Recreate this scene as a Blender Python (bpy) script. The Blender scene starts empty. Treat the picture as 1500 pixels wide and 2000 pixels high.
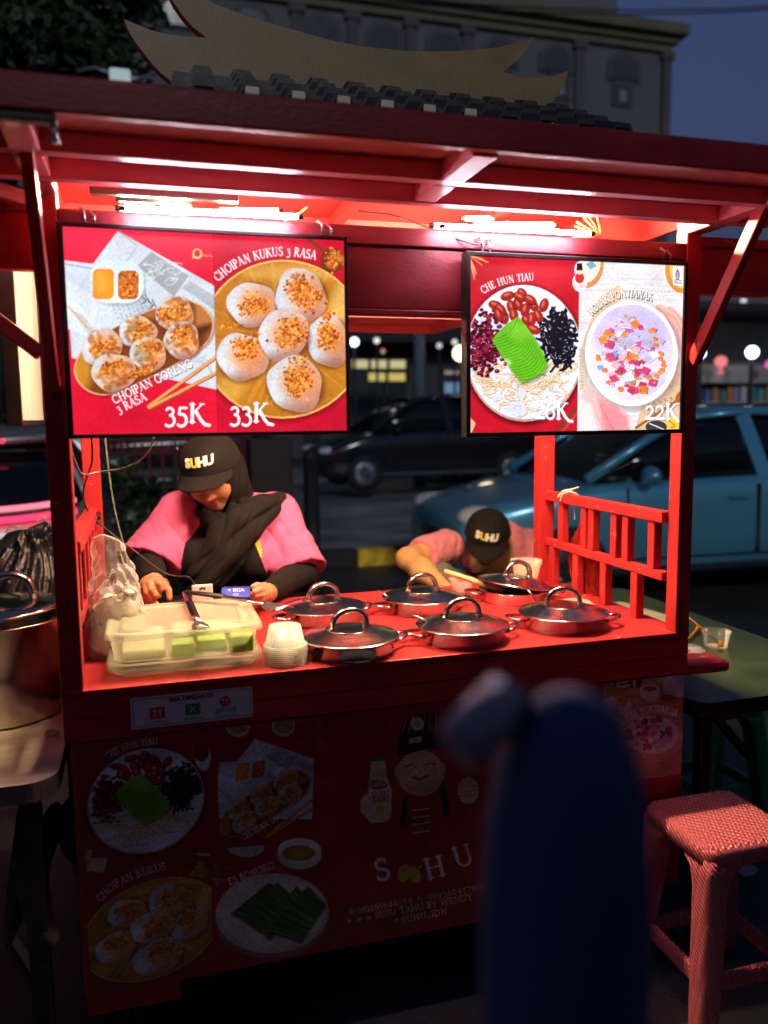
import bpy, bmesh, math, random
import numpy as np
from mathutils import Vector, Matrix, noise as mnoise

S = bpy.context.scene
COL = S.collection
R = math.radians
random.seed(7)
rng = np.random.default_rng(11)

# ------------------------------------------------------------------ camera
CAM = np.array([0.1482, -1.7717, 1.4662])
YAW, PITCH, ROLL, FPX = R(16.225), R(-6.673), R(-0.643), 1587.5
_f = np.array([math.sin(YAW) * math.cos(PITCH), math.cos(YAW) * math.cos(PITCH), math.sin(PITCH)])
_r = np.array([math.cos(YAW), -math.sin(YAW), 0.0])
_u = np.cross(_r, _f)
CR = _r * math.cos(ROLL) + _u * math.sin(ROLL)
CU = -_r * math.sin(ROLL) + _u * math.cos(ROLL)
cd = bpy.data.cameras.new('camera')
cam = bpy.data.objects.new('camera', cd)
COL.objects.link(cam)
cam.matrix_world = Matrix(((CR[0], CU[0], -_f[0], CAM[0]), (CR[1], CU[1], -_f[1], CAM[1]),
                           (CR[2], CU[2], -_f[2], CAM[2]), (0, 0, 0, 1)))
cd.sensor_fit = 'VERTICAL'
cd.sensor_height = 36
cd.lens = 36 * FPX / 2000
cd.clip_start, cd.clip_end = 0.05, 500
cd.dof.use_dof = True
cd.dof.focus_distance = 2.1
cd.dof.aperture_fstop = 1.9
S.camera = cam

# ------------------------------------------------------------------ sky, sun, exposure
w = bpy.data.worlds.new('World')
S.world = w
w.use_nodes = True
wn = w.node_tree
bg = wn.nodes['Background']
sky = wn.nodes.new('ShaderNodeTexSky')
sky.sky_type = 'NISHITA'
sky.sun_disc = False
sky.sun_elevation = R(-1.0)
sky.sun_rotation = R(200)
sky.ozone_density = 4.0
sky.dust_density = 1.5
hs = wn.nodes.new('ShaderNodeHueSaturation')
hs.inputs['Saturation'].default_value = 0.82
wn.links.new(sky.outputs[0], hs.inputs['Color'])
wn.links.new(hs.outputs[0], bg.inputs[0])
bg.inputs[1].default_value = 0.255
sd = bpy.data.lights.new('sun', 'SUN')
sd.energy = 0.28
sd.angle = R(8)
sd.color = (0.95, 0.97, 1.0)
so = bpy.data.objects.new('sun', sd)
COL.objects.link(so)
so.rotation_euler = (R(64), 0, R(-2))
S.view_settings.view_transform = 'Standard'
S.view_settings.look = 'None'
S.view_settings.exposure = 0.8
S.view_settings.gamma = 1.0
S.cycles.use_denoising = True
S.cycles.sample_clamp_indirect = 4.0
S.cycles.max_bounces = 10
S.cycles.transparent_max_bounces = 16

# ------------------------------------------------------------------ small helpers


def at(px, py, X=None, Y=None, Z=None):
    """the point of the place that the photo shows at px, py, lying in a plane of known X, Y or Z"""
    d = _f + CR * (px - 750) / FPX - CU * (py - 1000) / FPX
    if X is not None:
        t = (X - CAM[0]) / d[0]
    elif Y is not None:
        t = (Y - CAM[1]) / d[1]
    else:
        t = (Z - CAM[2]) / d[2]
    return CAM + t * d


def lin(c):
    c = np.asarray(c, float) / 255.0
    return np.where(c <= 0.04045, c / 12.92, ((c + 0.055) / 1.055) ** 2.4)


BASE = {}


def tag(o, label=None, cat=None, group=None, kind=None):
    if label: o['label'] = label
    if cat: o['category'] = cat
    if group: o['group'] = group
    if kind: o['kind'] = kind
    return o


def thing(name, loc, label, cat, group=None):
    o = bpy.data.objects.new(name, None)
    o.empty_display_size = 0.05
    o.location = tuple(float(v) for v in loc)
    COL.objects.link(o)
    BASE[o] = np.array(loc, float)
    return tag(o, label, cat, group)


def copy_tree(o, parent=None):
    c = o.copy()
    COL.objects.link(c)
    c.parent = parent
    for ch in list(o.children):
        copy_tree(ch, c)
    return c


def unit(v):
    v = np.asarray(v, float)
    return v / (np.linalg.norm(v) + 1e-12)


class MB:
    def __init__(s):
        s.v, s.f, s.m, s.sm, s.n = [], [], [], [], 0

    def add(s, vs, fs, mi=0, smooth=False):
        vs = np.asarray(vs, float).reshape(-1, 3)
        s.v.append(vs)
        for f in fs:
            s.f.append(tuple(int(i) + s.n for i in f))
            s.m.append(mi)
            s.sm.append(smooth)
        s.n += len(vs)
        return s

    def box(s, x0, x1, y0, y1, z0, z1, mi=0):
        vs = [(x, y, z) for z in (z0, z1) for y in (y0, y1) for x in (x0, x1)]
        return s.add(vs, [(0, 2, 3, 1), (4, 5, 7, 6), (0, 1, 5, 4), (2, 6, 7, 3), (0, 4, 6, 2), (1, 3, 7, 5)], mi)

    def bar(s, a, b, w, h, up=(0, 0, 1), mi=0):
        a, b = np.array(a, float), np.array(b, float)
        d = unit(b - a)
        x = unit(np.cross(d, up))
        z = np.cross(x, d)
        vs = []
        for p in (a, b):
            for (i, j) in ((-1, -1), (1, -1), (1, 1), (-1, 1)):
                vs.append(p + x * i * w / 2 + z * j * h / 2)
        return s.add(vs, [(0, 1, 2, 3), (7, 6, 5, 4), (0, 4, 5, 1), (1, 5, 6, 2), (2, 6, 7, 3), (3, 7, 4, 0)], mi)

    def tube(s, pts, r, n=8, mi=0, closed=False, flat=1.0, up=None):
        pts = np.array(pts, float)
        k = len(pts)
        rr = np.full(k, r, float) if np.isscalar(r) else np.array(r, float)
        T = np.gradient(pts, axis=0)
        if closed:
            T = np.roll(pts, -1, 0) - np.roll(pts, 1, 0)
        T = T / (np.linalg.norm(T, axis=1)[:, None] + 1e-12)
        u = np.array(up, float) if up is not None else (np.array((0, 0, 1.0)) if abs(T[0][2]) < .9 else np.array((1.0, 0, 0)))
        N = u - T[0] * (u @ T[0])
        N = unit(N)
        vs = []
        for i in range(k):
            N = unit(N - T[i] * (N @ T[i]))
            B = np.cross(T[i], N)
            for j in range(n):
                a = 2 * math.pi * j / n
                vs.append(pts[i] + (B * math.cos(a) + N * math.sin(a) * flat) * rr[i])
        fs = []
        for i in range(k if closed else k - 1):
            i2 = (i + 1) % k
            for j in range(n):
                j2 = (j + 1) % n
                fs.append((i * n + j, i * n + j2, i2 * n + j2, i2 * n + j))
        if not closed:
            fs.append(tuple(range(n - 1, -1, -1)))
            fs.append(tuple((k - 1) * n + j for j in range(n)))
        return s.add(vs, fs, mi, True)

    def lathe(s, prof, c=(0, 0, 0), n=40, mi=0, smooth=True, M=None, sq=None):
        c = np.array(c, float)
        vs, fs = [], []
        k = len(prof)
        for (r, z) in prof:
            for j in range(n):
                a = 2 * math.pi * j / n
                p = np.array((r * math.cos(a), r * math.sin(a), z))
                if M is not None: p = M @ p
                vs.append(c + p)
        for i in range(k - 1):
            for j in range(n):
                j2 = (j + 1) % n
                fs.append((i * n + j, i * n + j2, (i + 1) * n + j2, (i + 1) * n + j))
        if prof[0][0] > 1e-6 and sq != 'open': fs.append(tuple(range(n - 1, -1, -1)))
        if prof[-1][0] > 1e-6 and sq != 'open': fs.append(tuple((k - 1) * n + j for j in range(n)))
        return s.add(vs, fs, mi, smooth)

    def loft(s, rings, mi=0, smooth=True, caps=True, closed=True):
        n = len(rings[0])
        vs = np.concatenate([np.asarray(r, float) for r in rings])
        fs = []
        for i in range(len(rings) - 1):
            for j in range(n if closed else n - 1):
                j2 = (j + 1) % n
                fs.append((i * n + j, i * n + j2, (i + 1) * n + j2, (i + 1) * n + j))
        if caps and closed:
            fs.append(tuple(range(n - 1, -1, -1)))
            fs.append(tuple((len(rings) - 1) * n + j for j in range(n)))
        return s.add(vs, fs, mi, smooth)

    def prism(s, poly, O, U, V, t, mi=0, mi_side=None):
        """2D polygon (u, v) set at O along U, V and given thickness t along U x V"""
        O, U, V = np.array(O, float), np.array(U, float), np.array(V, float)
        N = unit(np.cross(U, V))
        a = [O + U * p[0] + V * p[1] for p in poly]
        b = [p - N * t for p in a]
        n = len(poly)
        s.add(a + b, [tuple(range(n)), tuple(range(2 * n - 1, n - 1, -1))], mi)
        s.add(a + b, [(i, n + i, n + (i + 1) % n, (i + 1) % n) for i in range(n)], mi if mi_side is None else mi_side)
        return s

    def ell(s, c, r, n=20, m=12, mi=0, M=None):
        c = np.array(c, float)
        vs, fs = [], []
        for i in range(m + 1):
            t = math.pi * i / m
            for j in range(n):
                a = 2 * math.pi * j / n
                p = np.array((r[0] * math.sin(t) * math.cos(a), r[1] * math.sin(t) * math.sin(a), -r[2] * math.cos(t)))
                if M is not None: p = M @ p
                vs.append(c + p)
        for i in range(m):
            for j in range(n):
                j2 = (j + 1) % n
                fs.append((i * n + j, i * n + j2, (i + 1) * n + j2, (i + 1) * n + j))
        return s.add(vs, fs, mi, True)

    def build(s, name, mats, parent=None, bevel=0, seg=2, subd=0, loc=None):
        V = np.concatenate(s.v)
        off = np.zeros(3)
        if parent is not None:
            off = BASE[parent]
        elif loc is not None:
            off = np.array(loc, float)
        me = bpy.data.meshes.new(name)
        me.from_pydata((V - off).tolist(), [], s.f)
        for m in (mats if isinstance(mats, (list, tuple)) else [mats]):
            me.materials.append(m)
        me.polygons.foreach_set('material_index', s.m)
        me.polygons.foreach_set('use_smooth', s.sm)
        me.update()
        me.validate()
        o = bpy.data.objects.new(name, me)
        COL.objects.link(o)
        if parent is not None:
            o.parent = parent
        elif loc is not None:
            o.location = tuple(float(v) for v in loc)
        BASE[o] = off
        if bevel:
            b = o.modifiers.new('bevel', 'BEVEL')
            b.width, b.segments, b.limit_method, b.angle_limit = bevel, seg, 'ANGLE', R(40)
        if subd:
            sb = o.modifiers.new('subd', 'SUBSURF')
            sb.levels = sb.render_levels = subd
        return o


def dup_thing(proto, loc, rz=0, label=None, sx=1.0):
    c = copy_tree(proto)
    c.location = tuple(float(v) for v in loc)
    c.rotation_euler = (0, 0, rz)
    c.scale = (sx, sx, sx)
    if label: c['label'] = label
    return c


# ------------------------------------------------------------------ signed distance shapes -> mesh
def sd_cap(P, a, b, ra, rb=None):
    rb = ra if rb is None else rb
    a, b = np.array(a, float), np.array(b, float)
    d = b - a
    t = np.clip(((P - a) @ d) / (d @ d + 1e-12), 0, 1)
    return np.linalg.norm(P - a - t[:, None] * d, axis=1) - (ra + (rb - ra) * t)


def sd_ell(P, c, r, M=None):
    q = P - np.array(c, float)
    if M is not None: q = q @ M
    r = np.array(r, float)
    k0 = np.linalg.norm(q / r, axis=1)
    k1 = np.linalg.norm(q / (r * r), axis=1)
    return k0 * (k0 - 1) / (k1 + 1e-9)


def sd_box(P, c, h, rad=0.0, M=None):
    q = P - np.array(c, float)
    if M is not None: q = q @ M
    q = np.abs(q) - (np.array(h, float) - rad)
    return np.linalg.norm(np.maximum(q, 0), axis=1) + np.minimum(q.max(1), 0) - rad


def smin(a, b, k):
    h = np.clip(0.5 + 0.5 * (b - a) / k, 0, 1)
    return b + (a - b) * h - k * h * (1 - h)


def smax(a, b, k):
    return -smin(-a, -b, k)


def frame(d, up=(0, 0, 1)):
    """matrix whose columns are x (sideways), y (= d), z (up)"""
    y = unit(d)
    x = unit(np.cross(y, up))
    return np.stack([x, y, np.cross(x, y)], 1)


def sdf_mesh(f, b0, b1, h):
    b0, b1 = np.array(b0, float), np.array(b1, float)
    K = 4
    nb = np.ceil((b1 - b0) / (h * K)).astype(int)
    n = nb * K
    g = [b0[i] + h * K * (np.arange(nb[i]) + 0.5 - 0.5 / K) for i in range(3)]
    C = np.stack(np.meshgrid(*g, indexing='ij'), -1).reshape(-1, 3)
    dc = f(C).reshape(nb)
    near = np.abs(dc) < h * K * 1.6
    D = np.repeat(np.repeat(np.repeat(dc, K, 0), K, 1), K, 2)
    N = np.repeat(np.repeat(np.repeat(near, K, 0), K, 1), K, 2)
    I = np.argwhere(N)
    P = b0 + I * h
    out = np.empty(len(P))
    for i in range(0, len(P), 400000):
        out[i:i + 400000] = f(P[i:i + 400000])
    D[N] = out
    c = (slice(None, -1), slice(1, None))
    acc = np.zeros(tuple(n - 1) + (3,))
    cnt = np.zeros(tuple(n - 1))
    corner = lambda i, j, k: D[c[i], c[j], c[k]]
    for ax in range(3):
        for p in (0, 1):
            for q in (0, 1):
                A = [p, q]
                A.insert(ax, 0)
                Bc = list(A)
                Bc[ax] = 1
                da, db = corner(*A), corner(*Bc)
                m = (da < 0) != (db < 0)
                t = np.where(m, da / np.where(m, da - db, 1), 0)
                for d in range(3):
                    acc[..., d] += np.where(m, A[d] + (t if d == ax else 0), 0)
                cnt += m
    act = cnt > 0
    idx = np.full(act.shape, -1)
    idx[act] = np.arange(act.sum())
    V = b0 + h * (np.argwhere(act) + acc[act] / cnt[act][:, None])
    F = []
    for ax in range(3):
        o1, o2 = (ax + 1) % 3, (ax + 2) % 3
        sa = [slice(1, -1)] * 3
        sb = [slice(1, -1)] * 3
        sa[ax], sb[ax] = slice(0, -1), slice(1, None)
        da, db = D[tuple(sa)], D[tuple(sb)]
        I = np.argwhere((da < 0) != (db < 0))
        if not len(I): continue
        sgn = da[tuple(I.T)] < 0
        off = np.ones(3, int)
        off[ax] = 0
        base = I + off
        q = []
        for (e1, e2) in ((-1, -1), (0, -1), (0, 0), (-1, 0)):
            k = base.copy()
            k[:, o1] += e1
            k[:, o2] += e2
            q.append(idx[tuple(k.T)])
        q = np.stack(q, 1)
        q[~sgn] = q[~sgn][:, ::-1]
        F.append(q)
    F = np.concatenate(F)
    F = F[(F >= 0).all(1)]
    return V, F


def sdf_obj(name, f, b0, b1, h, mats, parent=None, matfn=None, disp=None, loc=None, smooth_it=0):
    V, F = sdf_mesh(f, b0, b1, h)
    if disp is not None:
        V = disp(V)
    m = MB()
    m.v, m.n = [V], len(V)
    m.f = [tuple(q) for q in F.tolist()]
    m.m = [0] * len(F) if matfn is None else [int(i) for i in matfn(V[F].mean(1))]
    m.sm = [True] * len(F)
    o = m.build(name, mats, parent, loc=loc)
    if smooth_it:
        sm = o.modifiers.new('smooth', 'SMOOTH')
        sm.iterations, sm.factor = smooth_it, 0.5
    return o


# ------------------------------------------------------------------ materials
class NT:
    def __init__(s, name):
        s.m = bpy.data.materials.new(name)
        s.m.use_nodes = True
        s.t = s.m.node_tree
        s.b = s.t.nodes['Principled BSDF']
        s.out = s.t.nodes['Material Output']

    def n(s, kind, **kw):
        nd = s.t.nodes.new('ShaderNode' + kind)
        for k, v in kw.items():
            if hasattr(nd, k): setattr(nd, k, v)
            else: nd.inputs[k.replace('_', ' ')].default_value = v
        return nd

    def l(s, a, b): s.t.links.new(a, b)


def mat(name, col, rough=0.5, metal=0.0, var=0.15, scale=12.0, bump=0.0, bscale=60.0, col2=None, coat=0.0,
        stretch=None, rvar=0.15, spec=0.5, thr=(0.35, 0.65), sheen=0.0):
    """a painted / woven / cast surface: colour mottled by noise, roughness varied, fine bump"""
    k = NT(name)
    co = k.n('TexCoord')
    mp = k.n('Mapping')
    k.l(co.outputs['Object'], mp.inputs[0])
    if stretch: mp.inputs['Scale'].default_value = stretch
    nz = k.n('TexNoise', Scale=scale, Detail=6.0, Roughness=0.6)
    k.l(mp.outputs[0], nz.inputs['Vector'])
    rp = k.n('ValToRGB')
    c = np.array(col, float)
    c2 = np.array(col2, float) if col2 is not None else c * (1 - var)
    c1 = c if col2 is not None else np.minimum(c * (1 + var), 1)
    rp.color_ramp.elements[0].position, rp.color_ramp.elements[1].position = thr
    rp.color_ramp.elements[0].color = (*c2, 1)
    rp.color_ramp.elements[1].color = (*c1, 1)
    k.l(nz.outputs[0], rp.inputs[0])
    k.l(rp.outputs[0], k.b.inputs['Base Color'])
    mr = k.n('MapRange')
    mr.inputs['To Min'].default_value = max(0.02, rough - rvar)
    mr.inputs['To Max'].default_value = min(1, rough + rvar)
    k.l(nz.outputs[0], mr.inputs[0])
    k.l(mr.outputs[0], k.b.inputs['Roughness'])
    k.b.inputs['Metallic'].default_value = metal
    k.b.inputs['Specular IOR Level'].default_value = spec
    k.b.inputs['Coat Weight'].default_value = coat
    k.b.inputs['Sheen Weight'].default_value = sheen
    if bump:
        n2 = k.n('TexNoise', Scale=bscale, Detail=4.0)
        k.l(mp.outputs[0], n2.inputs['Vector'])
        bp = k.n('Bump', Strength=bump, Distance=0.01)
        k.l(n2.outputs[0], bp.inputs['Height'])
        k.l(bp.outputs[0], k.b.inputs['Normal'])
    return k.m


def glow(name, col, strength):
    k = NT(name)
    e = k.n('Emission', Color=(*col, 1), Strength=strength)
    k.l(e.outputs[0], k.out.inputs[0])
    return k.m


def seethru(name, col, alpha, rough=0.2, tl=0.0, crink=0):
    """thin clear or milky plastic: part passes straight through, part scatters, part reflects"""
    k = NT(name)
    k.b.inputs['Base Color'].default_value = (*col, 1)
    k.b.inputs['Roughness'].default_value = rough
    tr = k.n('BsdfTransparent')
    tr.inputs[0].default_value = (0.97, 0.97, 0.96, 1)
    base = k.b.outputs[0]
    if tl:
        t = k.n('BsdfTranslucent', Color=(*col, 1))
        m2 = k.n('MixShader')
        m2.inputs[0].default_value = tl
        k.l(k.b.outputs[0], m2.inputs[1])
        k.l(t.outputs[0], m2.inputs[2])
        base = m2.outputs[0]
    fr = k.n('Fresnel', IOR=1.45)
    ad = k.n('Math', operation='ADD', use_clamp=True)
    ad.inputs[1].default_value = alpha
    fm = k.n('Math', operation='MULTIPLY')
    fm.inputs[1].default_value = 0.6
    k.l(fr.outputs[0], fm.inputs[0])
    k.l(fm.outputs[0], ad.inputs[0])
    if crink:
        co = k.n('TexCoord')
        nz = k.n('TexVoronoi', Scale=crink)
        k.l(co.outputs['Object'], nz.inputs['Vector'])
        bp = k.n('Bump', Strength=.45, Distance=.003)
        k.l(nz.outputs[0], bp.inputs['Height'])
        k.l(bp.outputs[0], k.b.inputs['Normal'])
        k.l(bp.outputs[0], fr.inputs['Normal'])
    mx = k.n('MixShader')
    k.l(ad.outputs[0], mx.inputs[0])
    k.l(tr.outputs[0], mx.inputs[1])
    k.l(base, mx.inputs[2])
    k.l(mx.outputs[0], k.out.inputs[0])
    return k.m


def printed(name, emit=0.0, rough=0.35):
    """ink on vinyl or a lit display: the picture is stored on the surface itself"""
    k = NT(name)
    a = k.n('Attribute', attribute_name='ink')
    if emit:
        e = k.n('Emission', Strength=emit)
        k.l(a.outputs['Color'], e.inputs[0])
        k.b.inputs['Base Color'].default_value = (0.01, 0.01, 0.01, 1)
        k.b.inputs['Roughness'].default_value = 0.3
        ad = k.n('AddShader')
        k.l(e.outputs[0], ad.inputs[0])
        k.l(k.b.outputs[0], ad.inputs[1])
        k.l(ad.outputs[0], k.out.inputs[0])
    else:
        k.l(a.outputs['Color'], k.b.inputs['Base Color'])
        k.b.inputs['Roughness'].default_value = rough
    return k.m


RED = mat('red paint', (0.50, 0.022, 0.024), 0.42, var=0.16, scale=9, bump=0.12, bscale=70, stretch=(1, 1, 3), rvar=.12)
GLOWRED = mat('glossy red soffit paint', (0.86, 0.19, 0.23), 0.36, var=0.10, scale=7, bump=0.03, bscale=50, rvar=.05, coat=.5, stretch=(1, 3, 3))  # red lightened to pink: the screens' light is put into the colour
# worn red paint with a few chips down to the pale primer
_k = NT('worn red paint')
_c = _k.n('TexCoord')
_n = _k.n('TexNoise', Scale=5.0, Detail=8.0, Roughness=0.7)
_n2 = _k.n('TexNoise', Scale=38.0, Detail=5.0, Roughness=0.65)
_k.l(_c.outputs['Object'], _n.inputs['Vector'])
_k.l(_c.outputs['Object'], _n2.inputs['Vector'])
_r1 = _k.n('ValToRGB')
_r1.color_ramp.elements[0].position, _r1.color_ramp.elements[1].position = .3, .7
_r1.color_ramp.elements[0].color = (0.38, 0.016, 0.02, 1)
_r1.color_ramp.elements[1].color = (0.55, 0.027, 0.028, 1)
_k.l(_n.outputs[0], _r1.inputs[0])
_r2 = _k.n('ValToRGB')
_r2.color_ramp.elements[0].position, _r2.color_ramp.elements[1].position = .655, .68
_k.l(_n2.outputs[0], _r2.inputs[0])
_mx = _k.n('MixRGB')
_mx.inputs[2].default_value = (0.5, 0.25, 0.2, 1)
_k.l(_r2.outputs[0], _mx.inputs[0])
_k.l(_r1.outputs[0], _mx.inputs[1])
_k.l(_mx.outputs[0], _k.b.inputs['Base Color'])
_k.b.inputs['Roughness'].default_value = 0.42
_b = _k.n('Bump', Strength=0.2, Distance=0.004)
_k.l(_n2.outputs[0], _b.inputs['Height'])
_k.l(_b.outputs[0], _k.b.inputs['Normal'])
WORN = _k.m
BLACKF = mat('black cloth', (0.0052, 0.0050, 0.0048), 0.9, var=.25, scale=25, bump=.25, bscale=350, spec=.25)
BLACKP = mat('black plastic', (0.012, 0.012, 0.014), 0.35, var=.2)
STEEL = mat('steel', (0.62, 0.60, 0.57), 0.16, metal=1, var=.08, scale=6, rvar=.07)
STEELD = mat('brushed steel', (0.50, 0.49, 0.47), 0.3, metal=1, var=.12, scale=30, rvar=.1, bump=.05, bscale=300)
# ================================================================== the setting
k = NT('pavement')
c_ = k.n('TexCoord'); n1 = k.n('TexNoise', Scale=1.2, Detail=8.0, Roughness=.65); n2 = k.n('TexNoise', Scale=90.0, Detail=3.0)
k.l(c_.outputs['Object'], n1.inputs['Vector']); k.l(c_.outputs['Object'], n2.inputs['Vector'])
r_ = k.n('ValToRGB'); r_.color_ramp.elements[0].color = (.018, .018, .02, 1); r_.color_ramp.elements[1].color = (.06, .058, .056, 1)
r_.color_ramp.elements[0].position, r_.color_ramp.elements[1].position = .35, .7
k.l(n1.outputs[0], r_.inputs[0]); k.l(r_.outputs[0], k.b.inputs['Base Color'])
b_ = k.n('Bump', Strength=.5, Distance=.01); k.l(n2.outputs[0], b_.inputs['Height']); k.l(b_.outputs[0], k.b.inputs['Normal'])
mr_ = k.n('MapRange'); mr_.inputs['To Min'].default_value = .35; mr_.inputs['To Max'].default_value = .8
k.l(n1.outputs[0], mr_.inputs[0]); k.l(mr_.outputs[0], k.b.inputs['Roughness'])
PAVE = k.m
ROADM = mat('damp asphalt', (.36, .365, .36), .42, col2=(.12, .122, .125), scale=1.3, bump=.35, bscale=70, rvar=.25, thr=(.4, .62), stretch=(.5, 1.4, 1))
m = MB(); m.add([(-60, -20, 0), (60, -20, 0), (60, 6.0, 0), (-60, 6.0, 0)], [(0, 1, 2, 3)])
tag(m.build('ground', PAVE), kind='structure')
m = MB(); m.add([(-60, 6.0, .15), (60, 6.0, .15), (60, 8.6, .15), (-60, 8.6, .15)], [(0, 1, 2, 3)])
m.add([(-60, 8.6, .02), (60, 8.6, .02), (60, 250, .02), (-60, 250, .02)], [(0, 1, 2, 3)])
m.add([(-60, 8.6, .02), (60, 8.6, .02), (60, 8.6, .15), (-60, 8.6, .15)], [(0, 1, 2, 3)])
tag(m.build('road', ROADM), kind='structure')
KY = mat('kerb yellow paint', (.78, .52, .03), .6, var=.35, scale=8, bump=.2)
KB = mat('kerb black paint', (.014, .014, .015), .6, var=.3, scale=8, bump=.2)
m = MB()
x, i = -12.3, 0
while x < 20:
    m.box(x + .004, x + .396, 5.86, 6.02, 0, .172, i % 2)
    x += .4; i += 1
tag(m.build('kerb', [KY, KB], bevel=.012), kind='structure')

# ================================================================== the food cart
W = 1.45
cart = thing('food_cart', (.72, .37, 0), 'red wooden street food cart with a tiled roof and menu pictures on its front', 'food cart')


def part(name, mats, fn, parent=cart, bevel=.003, label=None, **kw):
    q = MB()
    fn(q)
    o = q.build(name, mats, parent, bevel=bevel, **kw)
    if label: o['label'] = label
    return o


for (x0, x1, y0, y1) in ((-.045, 0, 0, .045), (W, W + .042, 0, .045), (-.03, .018, .70, .745), (W - .035, W + .02, .70, .745)):
    part('post', WORN, lambda q: q.box(x0, x1, y0, y1, .900, 1.944))
part('countertop', WORN, lambda q: q.box(-.046, W + .043, -.001, .748, .885, .8995), bevel=.002)
part('apron', [RED], lambda q: (q.box(-.045, W + .042, 0, .022, .838, .884), q.box(-.045, W + .042, .001, .022, .787, .8365),
                                q.box(-.045, -.02, .022, .74, .79, .884), q.box(W + .017, W + .042, .022, .74, .79, .884)))
part('cabinet', [RED], lambda q: q.box(-.034, W + .032, .004, .735, .20, .785))
part('plinth', [RED], lambda q: (q.box(-.03, .17, .01, .05, .150, .198), q.box(-.03, .0, .05, .72, .150, .198)))
for (x0, y0) in ((0.0, .06), (1.36, .06), (0.0, .64), (1.36, .64)):
    part('leg', [BLACKP], lambda q: q.box(x0, x0 + .06, y0, y0 + .06, 0, .2))

# railings at the two ends of the counter
def rail(q, X):
    q.box(X - .018, X + .018, .046, .699, 1.182, 1.212)
    q.box(X - .014, X + .014, .046, .699, 1.028, 1.052)
part('railing', WORN, lambda q: (rail(q, W), [q.box(W - .013, W + .013, y - .015, y + .015, 1.0525, 1.1815) for y in (.60, .455, .41, .285, .225, .10)],
                                 [q.box(W - .013, W + .013, y - .016, y + .016, .8995, 1.0275) for y in (.66, .50, .337, .175)]))
part('railing', WORN, lambda q: (rail(q, -.012), [q.box(-.025, .001, y - .015, y + .015, 1.0525, 1.1815) for y in (.60, .47, .35, .225, .10)],
                                 [q.box(-.025, .001, y - .016, y + .016, .8995, 1.0275) for y in (.56, .40, .25)]))
# front beam and the header box hung behind the menu screens
SHADERED = mat('red paint darkened as shade', (.17, .012, .020), .45, var=.16, scale=9, bump=.12, bscale=70, stretch=(1, 1, 3), rvar=.12)  # same red darkened: the shade on header and beam is in the colour
part('front_beam', [SHADERED], lambda q: q.box(.0005, W - .0005, .002, .040, 1.843, 1.883))
part('header', [SHADERED], lambda q: (q.box(.002, W - .002, .012, .024, 1.706, 1.8425), q.box(.002, W - .002, .006, .030, 1.690, 1.7055)))
part('rear_soffit', [GLOWRED], lambda q: (q.box(.10, 1.26, .80, 1.29, 1.815, 1.83), q.box(.10, 1.26, .80, .83, 1.785, 1.8145), q.box(.10, 1.26, 1.25, 1.29, 1.785, 1.8145),
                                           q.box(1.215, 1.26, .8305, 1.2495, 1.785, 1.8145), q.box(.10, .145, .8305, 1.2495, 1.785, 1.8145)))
part('rear_beam', [RED], lambda q: q.box(.02, W - .04, .705, .74, 1.86, 1.944))
# the overhanging soffit with its battens
part('soffit', [GLOWRED], lambda q: q.box(-.5, 1.92, -.42, .0, 1.945, 1.957), bevel=0)
part('ceiling', [RED], lambda q: (q.box(-.06, 1.52, .0015, .78, 2.08, 2.09), q.box(-.06, 1.52, -.012, .001, 1.9575, 2.0799),
                                  q.box(-.06, 1.52, .781, .79, 1.945, 2.09), q.box(-.06, -.046, .002, .78, 1.945, 2.08), q.box(1.506, 1.52, .002, .78, 1.945, 2.08),
                                  [q.box(xx, xx + .035, .002, .78, 2.05, 2.0795) for xx in (.3, .72, 1.15)]), bevel=0)
part('fascia', [RED], lambda q: (q.box(-.5, 1.92, -.442, -.421, 1.914, 1.968),), bevel=.004)
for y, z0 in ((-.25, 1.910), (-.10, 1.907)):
    part('batten', [GLOWRED], lambda q: q.box(-.48, 1.90, y - .015, y + .015, z0, 1.9445))
part('rafter', [GLOWRED], lambda q: (q.box(.706, .754, -.4205, -.2655, 1.909, 1.9445), q.box(.702, .750, -.2345, -.1155, 1.909, 1.9445)))
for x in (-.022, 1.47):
    part('rafter', [GLOWRED], lambda q: (q.box(x - .024, x + .024, -.4205, -.2655, 1.909, 1.9445), q.box(x - .024, x + .024, -.2345, -.1155, 1.909, 1.9445), q.box(x - .024, x + .024, -.0845, -.003, 1.905, 1.9445)))
part('brace', WORN, lambda q: q.bar((1.474, -.006, 1.595), (1.474, -.235, 1.925), .034, .022, up=(1, 0, 0)))
part('brace', WORN, lambda q: q.bar((-.022, -.012, 1.53), (-.022, -.24, 1.925), .034, .022, up=(1, 0, 0)))
part('brace', WORN, lambda q: q.bar((-.047, .022, 1.60), (-.40, .022, 1.90), .03, .03, up=(0, 1, 0)))
part('brace', WORN, lambda q: q.bar((-.047, -.03, 1.885), (-.40, -.30, 1.925), .03, .03, up=(0, 0, 1)))
# side wings: hanging valance boards left and right of the posts
for (x0, x1) in ((-.85, -.0465), (1.4935, 2.2)):
    part('side_valance', [RED], lambda q: (q.box(x0, x1, .05, .085, 1.889, 1.914), q.box(x0, x1, .062, .075, 1.785, 1.8885), q.box(x0, x1, .052, .083, 1.770, 1.7845)))
# tiled metal roof
TILE = mat('dark roof tile metal', (.022, .020, .022), .5, metal=.0, var=.3, scale=14, bump=.1)
GAPLIT = mat('painted rib gap light', (.75, .72, .5), .4, var=.1)
GOLD = mat('dull gold paint', (.25, .165, .055), .5, var=.18, scale=10, bump=.08, bscale=90)
S0, S1 = np.array((-.10, 2.082)), np.array((.33, 2.288))


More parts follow.
